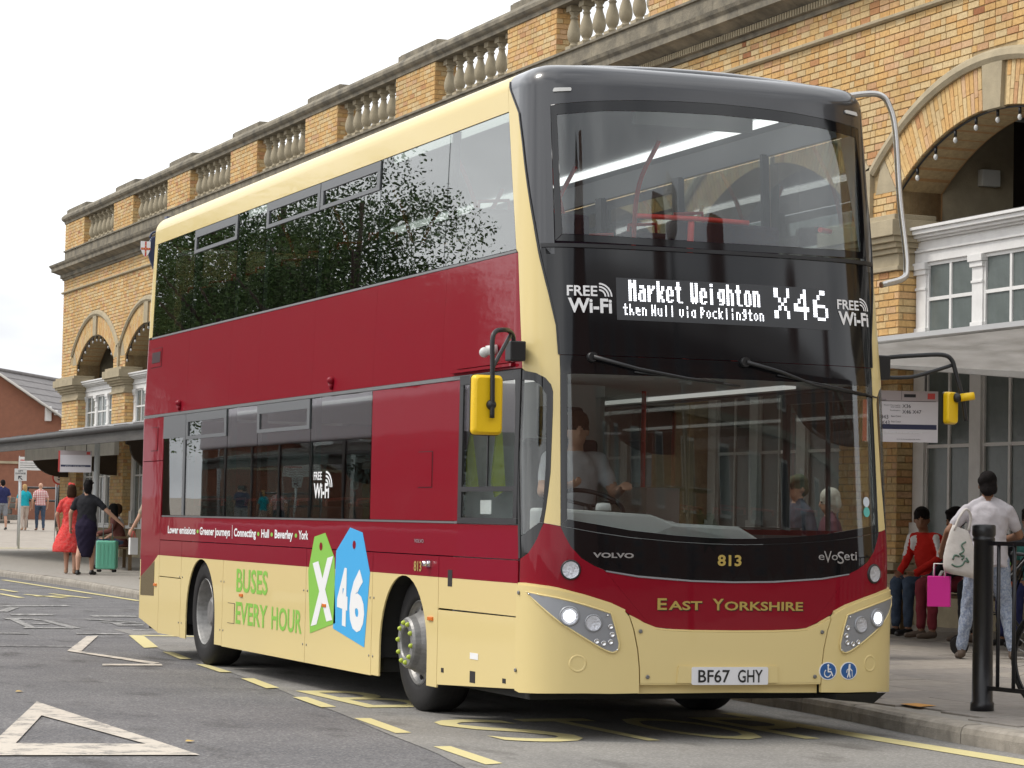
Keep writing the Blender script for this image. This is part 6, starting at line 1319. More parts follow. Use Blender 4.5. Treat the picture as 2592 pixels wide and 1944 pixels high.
for ax in ('X', 'Z'):
    w = _n.new('ShaderNodeTexWave'); w.wave_type = 'BANDS'; w.bands_direction = ax; w.inputs['Scale'].default_value = 5.0; w.inputs['Distortion'].default_value = 0.4; cr = _n.new('ShaderNodeValToRGB'); cr.color_ramp.elements[0].position = .62; cr.color_ramp.elements[0].color = (1, 1, 1, 1); cr.color_ramp.elements[1].position = .8; cr.color_ramp.elements[1].color = (.75, .35, .38, 1)
    _l.new(_tc.outputs['Object'], w.inputs['Vector']); _l.new(w.outputs['Fac'], cr.inputs['Fac'])
    if _acc is None: _acc = cr.outputs['Color']
    else:
        mx = _n.new('ShaderNodeMixRGB'); mx.blend_type = 'MULTIPLY'; mx.inputs['Fac'].default_value = 1; _l.new(_acc, mx.inputs['Color1']); _l.new(cr.outputs['Color'], mx.inputs['Color2']); _acc = mx.outputs['Color']
mx = _n.new('ShaderNodeMixRGB'); mx.blend_type = 'MULTIPLY'; mx.inputs['Fac'].default_value = 1; mx.inputs['Color1'].default_value = (.66, .58, .55, 1); _l.new(_acc, mx.inputs['Color2']); _l.new(mx.outputs['Color'], _b.inputs['Base Color'])
ZW = .70
standing('person', 'man in a navy shirt and grey shorts walking at the left edge', (11.20, 80.0, ZW), R(10), 1.74, None, navy, cloth('grey_shorts', (.25, .26, .28, 1)), shoe_b, h_black, 'short', 'short', feet=((-.10, .12), (.10, -.10)), legs='shorts', wide=1.1, voxel=.016)
standing('person', 'fair haired woman in a turquoise top and beige trousers walking away', (11.93, 79.74, ZW), R(5), 1.60, None, teal, beige, mat('tan_shoe', (.35, .2, .12, 1)), h_blond, 'pony', 'short', feet=((-.08, -.08), (.09, .10)), armL=((-.29, .0, 1.12), (-.30, .06, .86)), armR=((.29, .0, 1.12), (.28, .06, .86)), wide=1.1, voxel=.016)
standing('person', 'bald man in a red checked shirt and jeans walking away', (12.46, 79.55, ZW), R(0), 1.66, None, chk, denim, mat('brown_shoe', (.12, .05, .03, 1), .5), h_grey, 'bald', 'short', feet=((-.10, .10), (.11, -.08)), wide=1.12, voxel=.016)
# ---------------------------------------------------------------- street furniture
def bench(loc, rz, L, label):
    r = empty('bench', loc, rz, label, 'bench')
    for i in range(4): b = MB(); b.box(-L / 2, L / 2, -.20 + i * .11, -.20 + i * .11 + .09, .43, .46); b.build('seat_slat', M_['bench'], r)
    for i in range(4): b = MB(); z = .56 + i * .10; b.box(-L / 2, L / 2, -.25 - i * .02, -.225 - i * .02, z, z + .08); b.build('back_slat', M_['bench'], r)
    n = max(2, int(L / 1.6) + 1)
    for i in range(n):
        x = -L / 2 + .12 + (L - .24) * i / (n - 1); b = MB(); b.box(x - .035, x + .035, .14, .21, 0, .64); b.build('leg', M_['bench'], r); b = MB(); b.box(x - .035, x + .035, -.225, -.155, 0, .43); b.build('leg', M_['bench'], r)
        b = MB(); b.box(x - .04, x + .04, -.22, .24, .64, .68); b.build('arm_rest', M_['bench'], r)
    return r
bench((8.20, 8.4, pav(8.2, 8.4)), R(90), 4.6, 'long brown timber bench against the station wall at right')
bench((6.24, 39.4, pav(6.2, 39.4)), R(80), 2.6, 'brown slatted bench behind the suitcase at left')
# post and guard rail
def post(loc, label):
    r = empty('rail_post', loc, 0, label, 'post')
    b = MB(); b.lathe([(.079, 0), (.079, .055), (.070, .062), (.068, .40), (.066, 1.13), (.075, 1.135), (.075, 1.155), (.069, 1.16), (.079, 1.175), (.079, 1.235), (.072, 1.245), (.0, 1.247)], 28); b.build('shaft', M_['black'], r); return r
P0 = Vector((3.38, .52, pav(3.38, .52))); DR = Vector((.13, -.99, 0)).normalized(); P1 = P0 + DR * 2.2
post(P0, 'black cast iron post with collar standing on the kerb edge'); post((P1.x, P1.y, pav(P1.x, P1.y)), 'second black post of the guard rail beyond the picture edge')
r = empty('guard_rail', P0, math.atan2(DR.y, DR.x), 'thin black guard rail with upright bars joined to the black post', 'railing')
for z in (1.12, .155): b = MB(); b.box(.05, 2.12, -.012, .012, z - .014, z + .014); b.build('rail', M_['black'], r)
for k in range(12): b = MB(); b.tube([(.16 + k * .165, 0, .155), (.16 + k * .165, 0, 1.12)], .013, 8); b.build('upright', M_['black'], r)
# bicycle leaning behind the rail
r = empty('bicycle', (3.80, .42, pav(3.8, .42)), R(-82), 'black bicycle parked behind the guard rail at the right edge', 'bicycle')
def bwheel(x):
    b = MB(); c = Vector((x, 0, .34)); b.tube([tuple(c + Vector((math.cos(t), 0, math.sin(t))) * .325) for t in np.linspace(0, 2 * math.pi, 48, endpoint=False)], .017, 8, closed=True); w = b.build('wheel', M_['rubber'], r)
    b = MB(); b.tube([tuple(c + Vector((math.cos(t), 0, math.sin(t))) * .302) for t in np.linspace(0, 2 * math.pi, 48, endpoint=False)], .010, 6, closed=True); b.tube([(x, -.05, .34), (x, .05, .34)], .022, 8); b.build('rim', M_['black'], w)
    b = MB()
    for k in range(28): t = 2 * math.pi * k / 28; b.tube([(x + .02 * math.cos(t + 1), .03 * (-1) ** k, .34 + .02 * math.sin(t + 1)), (x + .30 * math.cos(t), 0, .34 + .30 * math.sin(t))], .0016, 4, cap=False)
    o = b.build('spokes', m_chrome, w); o['kind'] = 'stuff'
bwheel(0); bwheel(1.03)
b = MB()
for p, q in (((.06, 0, .86), (0, 0, .34)), ((.10, 0, .80), (.62, 0, .36)), ((.62, 0, .28), (.48 + .30, 0, .86)), ((.09, 0, .85), (.76, 0, .80)), ((.62, 0, .28), (1.03, 0, .34)), ((.77, 0, .78), (1.03, 0, .34)), ((.06, 0, .86), (.02, 0, 1.02))): b.tube([p, q], .016, 8)
b.build('frame', M_['black'], r)
b = MB(); b.tube([(-.02, -.28, 1.05), (.04, -.1, 1.03), (.04, .1, 1.03), (-.02, .28, 1.05)], .012, 8); b.build('handlebar', M_['black'], r)
b = MB(); b.ball((.80, 0, .93), (.13, .07, .03), 12, 8); b.tube([(.78, 0, .84), (.79, 0, .92)], .013, 8); b.build('saddle', M_['black'], r)
b = MB(); b.tube([(.62, -.04, .30), (.62, .04, .30)], .09, 18); b.tube([(.62, .06, .30), (.62, .06, .14)], .01, 6); b.tube([(.62, .04, .14), (.62, .14, .14)], .02, 6); b.tube([(.62, -.06, .30), (.62, -.06, .46)], .01, 6); b.tube([(.62, -.04, .46), (.62, -.14, .46)], .02, 6); b.build('crank', M_['rubber'], r)
# pushchair
r = empty('pushchair', (7.10, 6.45, pav(7.1, 6.45)), R(60), 'black pushchair with small double wheels beside the standing woman', 'pushchair')
for x in (-.24, .24):
    for y_ in (-.32, .36):
        for o_ in (-.03, .03): b = MB(); b.tube([(x + o_ - .014, y_, .085), (x + o_ + .014, y_, .085)], .085, 18); b.build('wheel', M_['rubber'], r)
    b = MB(); b.tube([(x, .36, .10), (x, .05, .55), (x, -.32, 1.00), (x, -.40, 1.02)], .014, 8); b.tube([(x, -.32, .10), (x, .10, .62)], .014, 8); b.build('frame', M_['black'], r)
b = MB(); b.add([(-.22, .25, .42), (.22, .25, .42), (.22, -.05, .38), (-.22, -.05, .38), (-.22, -.22, .85), (.22, -.22, .85)], [(0, 1, 2, 3), (3, 2, 5, 4)]); b.add([(-.22, .25, .40), (.22, .25, .40), (.22, -.07, .36), (-.22, -.07, .36), (-.22, -.24, .85), (.22, -.24, .85)], [(3, 2, 1, 0), (4, 5, 2, 3)]); b.build('seat', blk, r)
b = MB()
for t in np.linspace(0, 1.4, 8): pass
V = [(x, -.22 + .34 * math.sin(t), .82 + .28 * math.cos(t) * (1 - .3 * (x / .24) ** 2)) for t in np.linspace(-.3, 1.35, 8) for x in (-.24, -.12, 0, .12, .24)]; b.add(V, [(i * 5 + j, i * 5 + j + 1, (i + 1) * 5 + j + 1, (i + 1) * 5 + j) for i in range(7) for j in range(4)], True); b.build('hood', blk, r)
r = empty('toy_garland', (7.02, 6.35, 1.02), 0, 'string of bright coloured toy balls hanging on the pushchair', 'toy')
for i, (dx, dz, col) in enumerate(((-.05, .10, (.75, .55, .05, 1)), (.03, .09, (.65, .08, .25, 1)), (.08, .02, (.25, .65, .08, 1)), (.06, -.06, (.30, .15, .60, 1)), (.02, -.12, (.70, .35, .35, 1)), (.10, -.17, (.70, .15, .03, 1)), (-.07, -.04, (.05, .35, .45, 1)))):
    b = MB(); b.ball((dx, -dx * .4, dz), .036, 12, 8); b.build('ball', mat('toy_%s' % 'abcdefg'[i], col, .4), r)
# suitcase
r = empty('suitcase', (5.52, 37.16, pav(5.5, 37.1)), R(-25), 'mint green hard-shell suitcase standing in front of the bench', 'suitcase')
m_mint = mat('mint_shell', (.17, .56, .40, 1), .35, spec=.5)
for y0, y1 in ((-.125, -.008), (.008, .125)): b = MB(); b.box(-.20, .20, y0, y1, .06, .62); b.build('shell_half', m_mint, r, bevel=.03)
b = MB(); b.box(-.195, .195, -.008, .008, .065, .615); b.build('zip_band', M_['black'], r)
for x in (-.15, .15):
    for y_ in (-.09, .09): b = MB(); b.tube([(x, y_ - .012, .028), (x, y_ + .012, .028)], .028, 12); b.build('wheel', M_['rubber'], r)
for x in (-.12, -.04, .04, .12): b = MB(); b.box(x - .008, x + .008, -.131, -.124, .12, .56); b.build('shell_rib', m_mint, r)
b = MB(); b.tube([(-.09, .03, .62), (-.09, .03, .95), (.09, .03, .95), (.09, .03, .62)], .010, 8); b.build('pull_handle', m_strip, r)
# bus stop flags hung from the canopy
def flag(c, rz, W, H, label, rows, full):
    r = empty('bus_stop_flag', c, rz, label, 'sign')
    b = MB(); b.box(-W / 2, W / 2, -.015, .015, 0, H); b.build('panel', mat('sign_white', (.66, .64, .66, 1), .5), r)
    b = MB(); b.box(-W / 2 - .022, -W / 2 + .014, -.018, .018, .004, H - .004); b.build('red_edge', mat('sign_red', (.55, .06, .05, 1), .5), r)
    b = MB(); b.box(-W / 2 + .03, W / 2 - .012, -.0165, -.0151, .105 * H / .42, .145 * H / .42); b.build('navy_band', mat('sign_navy', (.02, .025, .07, 1), .5), r)
    b = MB(); b.box(-W / 2 + .016, W / 2, -.0165, -.0151, H - .085 * H / .42, H - .001); b.build('header_band', mat('sign_grey', (.42, .37, .37, 1), .5), r)
    if full: b = MB(); b.box(-W / 2 + .022, W / 2 - .02, -.0172, -.0166, H - .087 * H / .42, H - .083 * H / .42); b.box(-.005, -.002, -.0172, -.0166, H - .085, H - .002); b.box(.02, .13, -.0172, -.0166, H - .06, H - .03); b.build('header_rule', M_['black'], r)
    b = MB(); b.box(W / 2 - .10, W / 2 - .03, -.0176, -.0168, H - .075, H - .02); b.build('red_logo', mat('sign_red', (.55, .06, .05, 1)), r)
    fn = lambda a, z: (a, -.0185, z); dark = mat('sign_ink', (.05, .05, .06, 1), .6)
    for body, a0, a1, z0, z1 in rows: b = MB(); put_text(b, body, fn, a0, a1, z0, z1, bold=.0); b.build('lettering', dark if not body.startswith('your') else m_print, r)
    for x in (-W / 3, W / 3): b = MB(); b.tube([(x, 0, H), (x, 0, H + .30)], .008, 6); b.build('hanger', M_['black'], r)
    return r
cx = lambda p: -.32 + p / 975 * .62; cz = lambda p: .455 * (930 - p) / 690
rows = []
for t, a, b_, p, q in (('36', 50, 130, 445, 392), ('747', 50, 165, 525, 472), ('840 843', 50, 305, 603, 548), ('X40 X43', 50, 325, 683, 628), ('M8', 50, 150, 757, 705), ('X36', 510, 635, 445, 392), ('X46 X47', 510, 790, 525, 472), ('Rail Station', 55, 270, 345, 312), ('your next bus txt to 64422', 200, 810, 820, 778)): rows.append((t, cx(a), cx(b_), cz(p), cz(q)))
for t, a, b_, p, q in (('Ripon Harrogate', 240, 480, 418, 398), ('and Leeds', 340, 480, 442, 424), ('Pocklington', 330, 480, 492, 472), ('East Coast', 350, 490, 575, 550), ('East Coast', 350, 490, 652, 628), ('Monks Cross', 360, 490, 722, 702), ('www.itravelyork.info', 430, 780, 900, 880)): rows.append((t, cx(a), cx(b_), cz(p), cz(q)))
flag((6.36, 7.00, 2.155), R(-21), .68, .48, 'white bus stop sign listing route numbers, hanging behind the yellow mirror', rows, True)
flag((5.02, 38.0, 2.15), R(-21), .64, .43, 'white bus stop sign hanging above the two women in dresses', [('your next bus', -.2, .2, .112, .135)], False)
# lamp column with a city shield, behind the bus
r = empty('lamp_column', (5.73, 33.7, pav(5.6, 33.7)), 0, 'navy lamp column with a red cross shield showing behind the bus', 'lamp')
m_navy = mat('navy_enamel', (.022, .032, .075, 1), .35)
b = MB(); b.tube([(0, 0, 0), (0, 0, 6.7)], [.085, .06], 14); b.build('column', m_navy, r)
b = MB(); pr = [(-.05, 6.30), (-.18, 6.34), (-.30, 6.30), (-.36, 6.18), (-.36, 5.98), (-.32, 5.86), (-.25, 5.70), (-.16, 5.54), (-.05, 5.40)]; b.prism(pr, lambda a, z, t: (a, t, z), -.05, .05); b.build('bracket_plate', m_navy, r, bevel=.02, fix=True)
sp_ = [(-.09, .13), (.09, .13), (.09, -.02), (.05, -.11), (0, -.16), (-.05, -.11), (-.09, -.02)]
b = MB(); b.prism(sp_, lambda a, z, t: (-.42 + a, -.06 + t, 6.08 + z), -.01, .01); sh = b.build('shield', m_print, r, fix=True)
b = MB(); b.box(-.435, -.405, -.073, -.0705, 5.93, 6.205); b.box(-.508, -.436, -.0731, -.0706, 6.05, 6.09); b.box(-.404, -.332, -.0731, -.0706, 6.05, 6.09); b.build('red_cross', mat('sign_red', (.5, .05, .05, 1)), sh)
for dx, dz in ((0, 0), (-.05, 0), (.05, 0), (0, .06), (0, -.06)): b = MB(); b.ball((-.42 + dx, -.074, 6.07 + dz), (.012, .003, .014), 8, 6); b.build('gold_charge', mat('gold_leaf', (.6, .4, .08, 1), .4), sh)
b = MB(); b.tube(bez([(-.10, 0, 6.34), (-.22, 0, 6.40), (-.30, 0, 6.36), (-.33, 0, 6.28)], 4), .02, 8); b.build('scroll', m_navy, r)

# ---------------------------------------------------------------- beyond the station at left
fp = MB()
for x0, x1 in ((-40, 5.5), (5.5, 44)):
    for (ya, za), (yb, zb) in zip(((66, .10 if x0 < 0 else .19), (72, .32), (80, ZW), (135, ZW + 1.6)), ((72, .32), (80, ZW), (135, ZW + 1.6), (400, ZW + 1.7))): fp.quad((x0, ya, za), (x1, ya, za), (x1, yb, zb), (x0, yb, zb))
tag(fp.build('footpath', mat('sandy_path', (.34, .30, .255, 1), .95, noise=.2, nscale=2)), kind='structure')
tp = MB(); tp.quad((6.2, 66.05, .197), (10.4, 66.05, .197), (10.4, 67.6, .232), (6.2, 67.6, .232))
tac = tag(tp.build('tactile_strip', mat('tactile_paving', (.36, .32, .22, 1), .9)), kind='structure')
for k in range(28): b = MB(); x = 6.25 + k * .148; b.add([(x, 66.1, .200), (x + .07, 66.1, .200), (x + .07, 67.55, .236), (x, 67.55, .236), (x + .02, 66.1, .215), (x + .05, 66.1, .215), (x + .05, 67.55, .25), (x + .02, 67.55, .25)], [(4, 5, 6, 7), (0, 1, 5, 4), (1, 2, 6, 5), (2, 3, 7, 6), (3, 0, 4, 7)]); b.build('tactile_rib', mat('tactile_paving', (.36, .32, .22, 1)), tac)
# brick gable building with slate roof
gb = empty('gable_building', (14.0, 94.5, .9), 0, 'red brick gabled building with a grey slate roof beyond the station', 'building')
m_rb = mat('red_brick_far', (.27, .115, .07, 1), .9, noise=.45, nscale=5, col2=(.17, .075, .05, 1), bump=.4, bscale=9)
A0, E0 = Vector((-.6, .2, 6.15)), Vector((5.4, -2.1, 1.9)); back = Vector((9.0, 16.0, 0))
b = MB(); b.add([(-8, 3.0, 0), (E0.x, E0.y, 0), tuple(E0), tuple(A0), (-8, 3.0, 1.0)], [(0, 1, 2, 3, 4)]); b.add([tuple(E0), (E0.x, E0.y, 0), (E0.x + back.x, E0.y + back.y, 0), tuple(E0 + back)], [(0, 1, 2, 3)]); b.build('gable_wall', m_rb, gb)
n_s = 14; m_slate = mat('slate_roof', (.205, .19, .185, 1), .75, noise=.3, nscale=3, bump=.3, bscale=12)
for k in range(n_s):
    p, q = A0.lerp(E0, k / n_s), A0.lerp(E0, (k + 1.02) / n_s); up = Vector((0, 0, .03)); o_ = Vector((-.1, -.25, .05)); b = MB()
    b.add([tuple(p + o_), tuple(q + o_ + up), tuple(q + back + up), tuple(p + back), tuple(p + o_ - up * 3), tuple(q + o_ - up * 2), tuple(q + back - up * 2), tuple(p + back - up * 3)], [(0, 1, 2, 3), (7, 6, 5, 4), (0, 4, 5, 1), (1, 5, 6, 2), (2, 6, 7, 3), (3, 7, 4, 0)]); b.build('slate_course', m_slate, gb, fix=True)
b = MB(); b.tube([tuple(A0 + Vector((-.1, -.2, .08))), tuple(A0 + back + Vector((0, 0, .08)))], .09, 8); b.build('ridge_tiles', m_slate, gb)
b = MB(); b.tube([tuple(A0 + Vector((-.2, -.3, .1))), tuple(E0 + Vector((-.1, -.3, .08)))], .055, 6); b.build('verge', mat('verge_mortar', (.42, .40, .37, 1), .9), gb)
p = A0.lerp(E0, .46) + back * .12; q = A0.lerp(E0, .80) + back * .12; b = MB(); up = Vector((0, 0, .12)); b.add([tuple(p + up), tuple(q + up), tuple(q + back * .35 + up), tuple(p + back * .35 + up)], [(0, 1, 2, 3)]); b.build('roof_light', mat('roof_light', (.62, .64, .62, 1), .4), gb)
b = MB(); b.box(1.35, 1.6, -.75, -.35, 4.15, 4.75); b.box(1.7, 1.85, -.8, -.5, 4.4, 4.6); b.build('wall_camera', M_['white'], gb, bevel=.03)
b = MB(); b.add([(-12, 4.5, 0), (-8, 3.01, 0), (-8, 3.01, 3.6), (-12, 4.5, 3.6)], [(0, 1, 2, 3)]); b.build('side_wall', m_rb, gb)
# long brick wall with a banner behind the walkers, stone wall, hedge, railing, signs
w_ = empty('brick_boundary_wall', (9.0, 92, .9), 0, 'low red brick wall behind the three walkers', 'wall')
b = MB(); b.box(-2, 14, 0, .4, 0, 2.35); b.build('wall', m_rb, w_); b = MB(); b.box(-2.1, 14.1, -.06, .46, 2.35, 2.45); b.build('coping', M_['stone'], w_)
w_ = empty('stone_wall', (14.2, 74.5, .3), R(78), 'low rough stone wall along the path by the station corner', 'wall')
rs = random.Random(4)
for row in range(4):
    x = -6.0
    while x < 5.5:
        L = rs.uniform(.35, .7); b = MB(); b.box(x + .01, x + L - .01, -.2 + rs.uniform(-.03, .03), .2, row * .19 + .008, row * .19 + .18); b.build('stone_block', M_['stone_dark'] if rs.random() < .4 else M_['stone'], w_, bevel=.02); x += L
w_ = empty('rubble_bank', (9.6, 88, .8), R(-20), 'grey stone retaining wall behind the walkers at left', 'wall')
for row in range(6):
    x = -4.0
    while x < 3.2:
        L = rs.uniform(.4, .8); b = MB(); b.box(x + .01, x + L - .01, -.2 + rs.uniform(-.04, .04), .3, row * .22 + .01, row * .22 + .21); b.build('stone_block', mat('grey_stone', (.17, .16, .14, 1), .95, noise=.5, nscale=3), w_, bevel=.03); x += L
def leaves(n, rad, seed, size, clumps=60):
    """Leaf-sized faces in clumps spread through the crown's volume."""
    rg = np.random.default_rng(seed); k = clumps; d = rg.normal(size=(k, 3)); d /= np.linalg.norm(d, axis=1)[:, None]
    cen = d * (rg.random(k) ** .5 * rg.uniform(.7, 1.0, k))[:, None] * np.array(rad) * .88
    ci = rg.integers(0, k, n); cs = rg.uniform(.16, .34, k) * min(rad)
    e = rg.normal(size=(n, 3)); e /= np.linalg.norm(e, axis=1)[:, None]; P = cen[ci] + e * (cs[ci] * rg.random(n) ** .4)[:, None] * np.array([1.15, 1.15, .8])
    a = rg.normal(size=(n, 3)); a /= np.linalg.norm(a, axis=1)[:, None]; c = np.cross(a, rg.normal(size=(n, 3))); c /= np.linalg.norm(c, axis=1)[:, None]; s_ = (size * rg.uniform(.6, 1.3, n))[:, None]
    V = np.stack([P - a * s_, P + c * s_ * .55, P + a * s_, P - c * s_ * .55], 1).reshape(-1, 3); b = MB()
    b.v = V.tolist(); b.f = [(4 * i, 4 * i + 1, 4 * i + 2, 4 * i + 3) for i in range(n)]; b.sm = [False] * n; b.piece = np.clip(rg.random(k)[ci] * .6 + rg.random(n) * .4, 0, 1).tolist()
    return b
m_db = mat('dark_brick', (.16, .070, .048, 1), .9, noise=.4, nscale=4, col2=(.09, .045, .032, 1))
m_leaf = attr_mat('foliage', [(0, (.035, .065, .018, 1)), (.5, (.06, .11, .03, 1)), (1, (.10, .15, .045, 1))], bump=0, grime=.1)
h_ = empty('hedge_shrub', (10.4, 86.2, .75), 0, 'dark green shrub growing by the stone wall behind the walkers', 'shrub')
o = leaves(1800, (1.1, .7, .6), 3, .07, 24).build('foliage', m_leaf, h_, attr=True); o.location = (0, 0, .55)
b = MB()
for a in range(5): b.tube([(0, 0, 0), (.4 * math.cos(a * 1.3), .3 * math.sin(a * 1.3), .7)], [.03, .012], 6)
b.build('stem', M_['timber'], h_)
r = empty('path_railing', (12.55, 82.6, .78), R(-20), 'black tubular railing between the path and the station corner', 'railing')
for z in (1.45, .98): b = MB(); b.tube([(0, 0, z), (2.4, 0, z)], .04, 8); b.build('rail', M_['black'], r)
for x in (.02, 1.1, 2.3): b = MB(); b.tube([(x, 0, 0), (x, 0, 1.45)], .05, 8); b.build('post', M_['black'], r)
def board(name, c, rz, W, H, m, label, cat, z0):
    r = empty(name, (c[0], c[1], z0), rz, label, cat); b = MB(); b.box(-W / 2, W / 2, -.02, .02, c[2] - z0 - H / 2, c[2] - z0 + H / 2); b.build('panel', m, r); b = MB(); b.tube([(0, .04, 0), (0, .04, c[2] - z0 + H / 2)], .035, 8); b.build('pole', mat('post_paint', (.50, .52, .52, 1)), r); return r
sgn = board('direction_sign', (9.32, 66.7, 2.47), R(-10), .37, .37, M_['white'], 'white LEFT LUGGAGE sign with an arrow on a pole', 'sign', .2)
ink = mat('sign_ink', (.05, .05, .06, 1))
b = MB(); fn = lambda a, z: (a, -.0215, z); put_text(b, 'LEFT', fn, -.07, .07, 2.36, 2.415, bold=.03); put_text(b, 'LUGGAGE', fn, -.15, .15, 2.285, 2.34, bold=.03); b.build('lettering', ink, sgn)
b = MB(); strokes(b, [(.05, 2.12), (-.05, 2.22)], .028, fn); strokes(b, [(-.055, 2.14), (-.055, 2.225), (.03, 2.225)], .028, fn); b.build('arrow', ink, sgn)
r = empty('speed_sign', (9.20, 60.2, pav(3.7, 60) + .0), R(-10), 'round red and white speed limit sign showing 5', 'sign')
Mx = Matrix.Translation((0, 0, 2.13)) @ Matrix.Rotation(R(90), 4, 'X')
b = MB(); b.lathe([(.205, 0), (.205, .012)], 32, Mx); b.build('red_ring', mat('sign_red', (.5, .03, .03, 1)), r)
b = MB(); b.lathe([(.158, .0125), (.158, .014)], 32, Mx); b.build('white_field', mat('sign_white', (.66, .64, .66, 1)), r)
b = MB(); put_text(b, '5', lambda a, z: (a, -.0155, z), -.05, .05, 2.05, 2.21, bold=.04); b.build('numeral', ink, r)
b = MB(); b.tube([(0, .05, 0), (0, .05, 2.3)], .04, 8); b.build('pole', M_['black'], r)
r = empty('banner', (10.4, 69.6, 2.66), R(-15), 'white notice banner with red heading under the canopy end', 'banner'); b = MB(); b.box(-.6, .6, -.01, .01, 0, .42); b.build('sheet', M_['white'], r)
for i, (z, w, m) in enumerate(((.30, .45, mat('sign_red', (.5, .03, .03, 1))), (.22, .9, ink), (.15, 1.0, ink), (.08, .95, ink))): b = MB(); b.box(-.55, -.55 + w, -.013, -.0105, z, z + (.03 if i == 0 else .012)); b.build('printed_line', m, r)
for x in (-.58, .58): b = MB(); b.tube([(x, .03, -2.4), (x, .03, .45)], .012, 8); b.build('pole', mat('galvanised', (.36, .37, .38, 1), .5, metal=.4), r)
r = empty('street_pole', (9.0, 75.0, .45), 0, 'plain grey street pole behind the LEFT LUGGAGE sign', 'pole'); b = MB(); b.tube([(0, 0, 0), (0, 0, 3.4)], .05, 10); b.build('shaft', mat('galvanised', (.36, .37, .38, 1), .5, metal=.4), r)
r = empty('bicycle', (7.98, 52.6, pav(7.9, 52)), R(80), 'bicycle leaning at the far station pier, only its wheel showing', 'bicycle'); bwheel(0); bwheel(1.0)
b = MB()
for p, q in (((.06, 0, .86), (0, 0, .34)), ((.10, 0, .80), (.62, 0, .36)), ((.62, 0, .28), (.78, 0, .86)), ((.09, 0, .85), (.76, 0, .80)), ((.62, 0, .28), (1.0, 0, .34)), ((.77, 0, .78), (1.0, 0, .34))): b.tube([p, q], .016, 8)
b.build('frame', M_['black'], r)
# hi-vis jackets hanging in the cab
r = empty('safety_jacket', (.30, 1.60, 1.55), 0, 'yellow safety jacket hanging in the driver cab window', 'jacket'); m_hv = mat('hi_vis', (.50, .62, .02, 1), .7)
b = MB(); b.add([(-.2, .0, .42), (-.14, 0, .0), (-.20, 0, -.02), (-.26, 0, .05), (-.2, .03, .42), (-.14, .03, .0), (-.20, .03, -.02), (-.26, .03, .05)], [(0, 1, 2, 3), (7, 6, 5, 4), (0, 4, 5, 1), (1, 5, 6, 2), (2, 6, 7, 3), (3, 7, 4, 0)]); b.build('left_front', m_hv, r)
b = MB(); b.add([(.0, .0, .60), (.05, 0, .0), (-.02, 0, -.05), (-.05, 0, .05), (.0, .03, .60), (.05, .03, .0), (-.02, .03, -.05), (-.05, .03, .05)], [(0, 1, 2, 3), (7, 6, 5, 4), (0, 4, 5, 1), (1, 5, 6, 2), (2, 6, 7, 3), (3, 7, 4, 0)]); b.build('right_front', m_hv, r)

# ---------------------------------------------------------------- across the street, seen as reflections in the bus
def tree(loc, H, Rc, seed, label):
    t = empty('street_tree', loc, 0, label, 'tree'); rg = random.Random(seed)
    b = MB(); b.tube([(0, 0, 0), (.05, .02, H * .25), (.0, .1, H * .5), (.1, 0, H * .8)], [.28, .22, .16, .06], 10)
    for k in range(7): a = rg.uniform(0, 6.28); z = H * rg.uniform(.3, .6); b.tube([(0, 0, z), (math.cos(a) * Rc * .4, math.sin(a) * Rc * .4, z + H * .12), (math.cos(a) * Rc * .75, math.sin(a) * Rc * .75, z + H * .22)], [.10, .07, .03], 7)
    b.build('trunk', M_['timber'], t)
    o = leaves(42000, (Rc, Rc, H * .42), seed, .055, 110).build('crown', m_leaf, t, attr=True); o.location = (0, 0, H * .58)
for i, (x, y_, H, rc, lb) in enumerate(((-14, 42.5, 9.0, 3.4, 'nearest small tree across the street'), (-15, 52.5, 13.5, 4.6, 'second tree across the street'), (-15, 60, 14.5, 5.2, 'third tree across the street'), (-16, 69, 15, 5.6, 'fourth tree across the street'), (-17, 80, 15, 6, 'farthest tree across the street'))): tree((x, y_, 0), H, rc, 20 + i, lb + ', reflected in the bus side windows')
# a purple single-deck bus on the far side of the road
pb = empty('purple_bus', (-5.6, 19.5, 0), 0, 'purple single-deck bus on the far lane, reflected in the side windows', 'bus'); m_pur = mat('purple_coachwork', (.34, .07, .22, 1), .35, coat=.5)
b = MB(); b.prism(round_poly([(-1.25, .30), (1.25, .30), (1.25, 1.25), (-1.25, 1.25)], .06), lambda a, z, t: (a, t, z), -6, 6); b.build('lower_body', m_pur, pb, fix=True)
b = MB(); b.prism(round_poly([(-1.25, 2.35), (1.25, 2.35), (1.22, 2.85), (1.0, 2.98), (-1.0, 2.98), (-1.22, 2.85)], .05), lambda a, z, t: (a, t, z), -6, 6); b.build('roof', mat('pale_roof', (.55, .5, .55, 1), .4), pb, fix=True)
for x in (-1.235, 1.235):
    for k in range(8):
        b = MB(); y_ = -5.9 + k * 1.48; b.box(x - .006, x + .006, y_ + .06, y_ + 1.42, 1.25, 2.35); b.build('window_pane', m_sg, pb); b = MB(); b.box(x - .015, x + .015, y_ - .05, y_ + .05, 1.25, 2.35); b.build('window_pillar', m_trim, pb)
    for y_ in (-3.3, 3.0):
        b = MB(); b.lathe([(.28, 0), (.48, .0), (.48, .26), (.28, .26)], 28, Matrix.Translation((x - (.27 if x > 0 else -.01), y_, .48)) @ Matrix.Rotation(R(90), 4, 'Y')); b.build('wheel', M_['rubber'], pb)
for y_ in (-6.0, 6.0): b = MB(); b.box(-1.2, 1.2, y_ - .01, y_ + .01, 1.25, 2.36); b.build('windscreen', m_sg, pb)
b = MB(); b.box(-1.1, 1.1, -5.8, 5.8, .45, .50); b.build('floor', m_flr, pb)
hb = empty('brick_terrace', (12, -48, 0), 0, 'red brick terrace across the street, reflected in the windscreen', 'building')
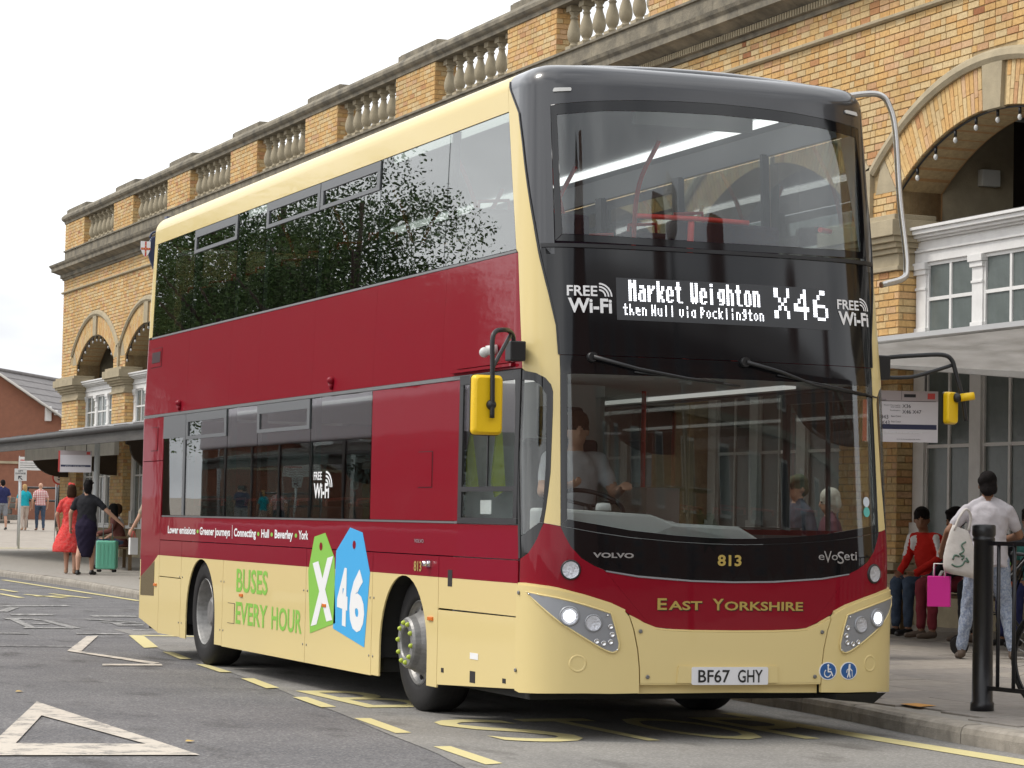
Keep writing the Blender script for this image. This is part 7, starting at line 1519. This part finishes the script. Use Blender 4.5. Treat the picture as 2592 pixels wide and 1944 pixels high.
b = MB(); b.box(-16, 62, -10, 0, 0, 19.6); b.build('wall', m_db, hb)
b = MB(); b.add([(-16.4, .5, 19.5), (62.4, .5, 19.5), (62.4, -4, 22.6), (-16.4, -4, 22.6), (-16.4, -10.5, 20.3), (62.4, -10.5, 20.3)], [(0, 1, 2, 3), (3, 2, 5, 4)]); b.build('roof', m_slate, hb)
for z in (3.6, 7.0, 10.4, 13.8, 16.9): b = MB(); b.box(-16.1, 62.1, 0, .12, z, z + .25); b.build('string_course', mat('soot_stone', (.16, .14, .11, 1), .9), hb)
for fl, z in enumerate((1.0, 4.4, 7.8, 11.2, 14.6, 17.2)):
    for k in range(18):
        x = -14 + k * 4.3; b = MB(); b.box(x - .75, x + .75, .01, .06, z, z + 2.0); f = b.build('window', mat('dull_paint', (.30, .30, .29, 1), .6), hb); b = MB(); b.box(x - .65, x + .65, .061, .07, z + .1, z + 1.9); b.build('pane', mat('dark_pane', (.03, .035, .04, 1), .1), f)
for x in (6, 14, 27, 38): b = MB(); b.box(x - 1.0, x + 1.0, -3.2, -2.0, 20.6, 24.3); b.build('chimney', m_db, hb)
gt = empty('brick_gable_house', (-7, -42, 0), 0, 'tall brick gable with a chimney across the street, reflected in the upper windscreen', 'building')
b = MB(); b.prism([(-6, 0), (6, 0), (6, 15.5), (0, 21.8), (-6, 15.5)], lambda a, z, t: (a, t, z), -9, 0); b.build('wall', m_db, gt, fix=True); b = MB(); b.box(1.2, 2.6, -3, -1.8, 18, 23); b.build('chimney', m_db, gt)
b = MB(); b.add([(-6.3, .4, 15.2), (0, .4, 22.2), (0, -9.3, 22.2), (-6.3, -9.3, 15.2), (6.3, .4, 15.2), (6.3, -9.3, 15.2)], [(0, 1, 2, 3), (1, 4, 5, 2)]); b.build('roof', m_slate, gt)
ln = empty('street_lantern', (4.6, -9.5, 0), 0, 'black street lantern column with a flower basket, reflected in the windscreen', 'lamp')
b = MB(); b.tube([(0, 0, 0), (0, 0, 1.0), (0, 0, 7.0)], [.10, .07, .05], 12); b.build('column', M_['black'], ln); b = MB(); b.tube([(-.7, 0, 3.6), (.7, 0, 3.6)], .025, 8); b.build('cross_arm', M_['black'], ln)
o = leaves(700, (.38, .38, .34), 41, .05, 14).build('flower_basket', m_leaf, ln, attr=True); o.location = (.62, 0, 3.2)
b = MB(); b.lathe([(.10, 7.0), (.17, 7.1), (.22, 7.5), (.05, 7.75), (0, 7.8)], 12); b.build('lantern', M_['white'], ln)
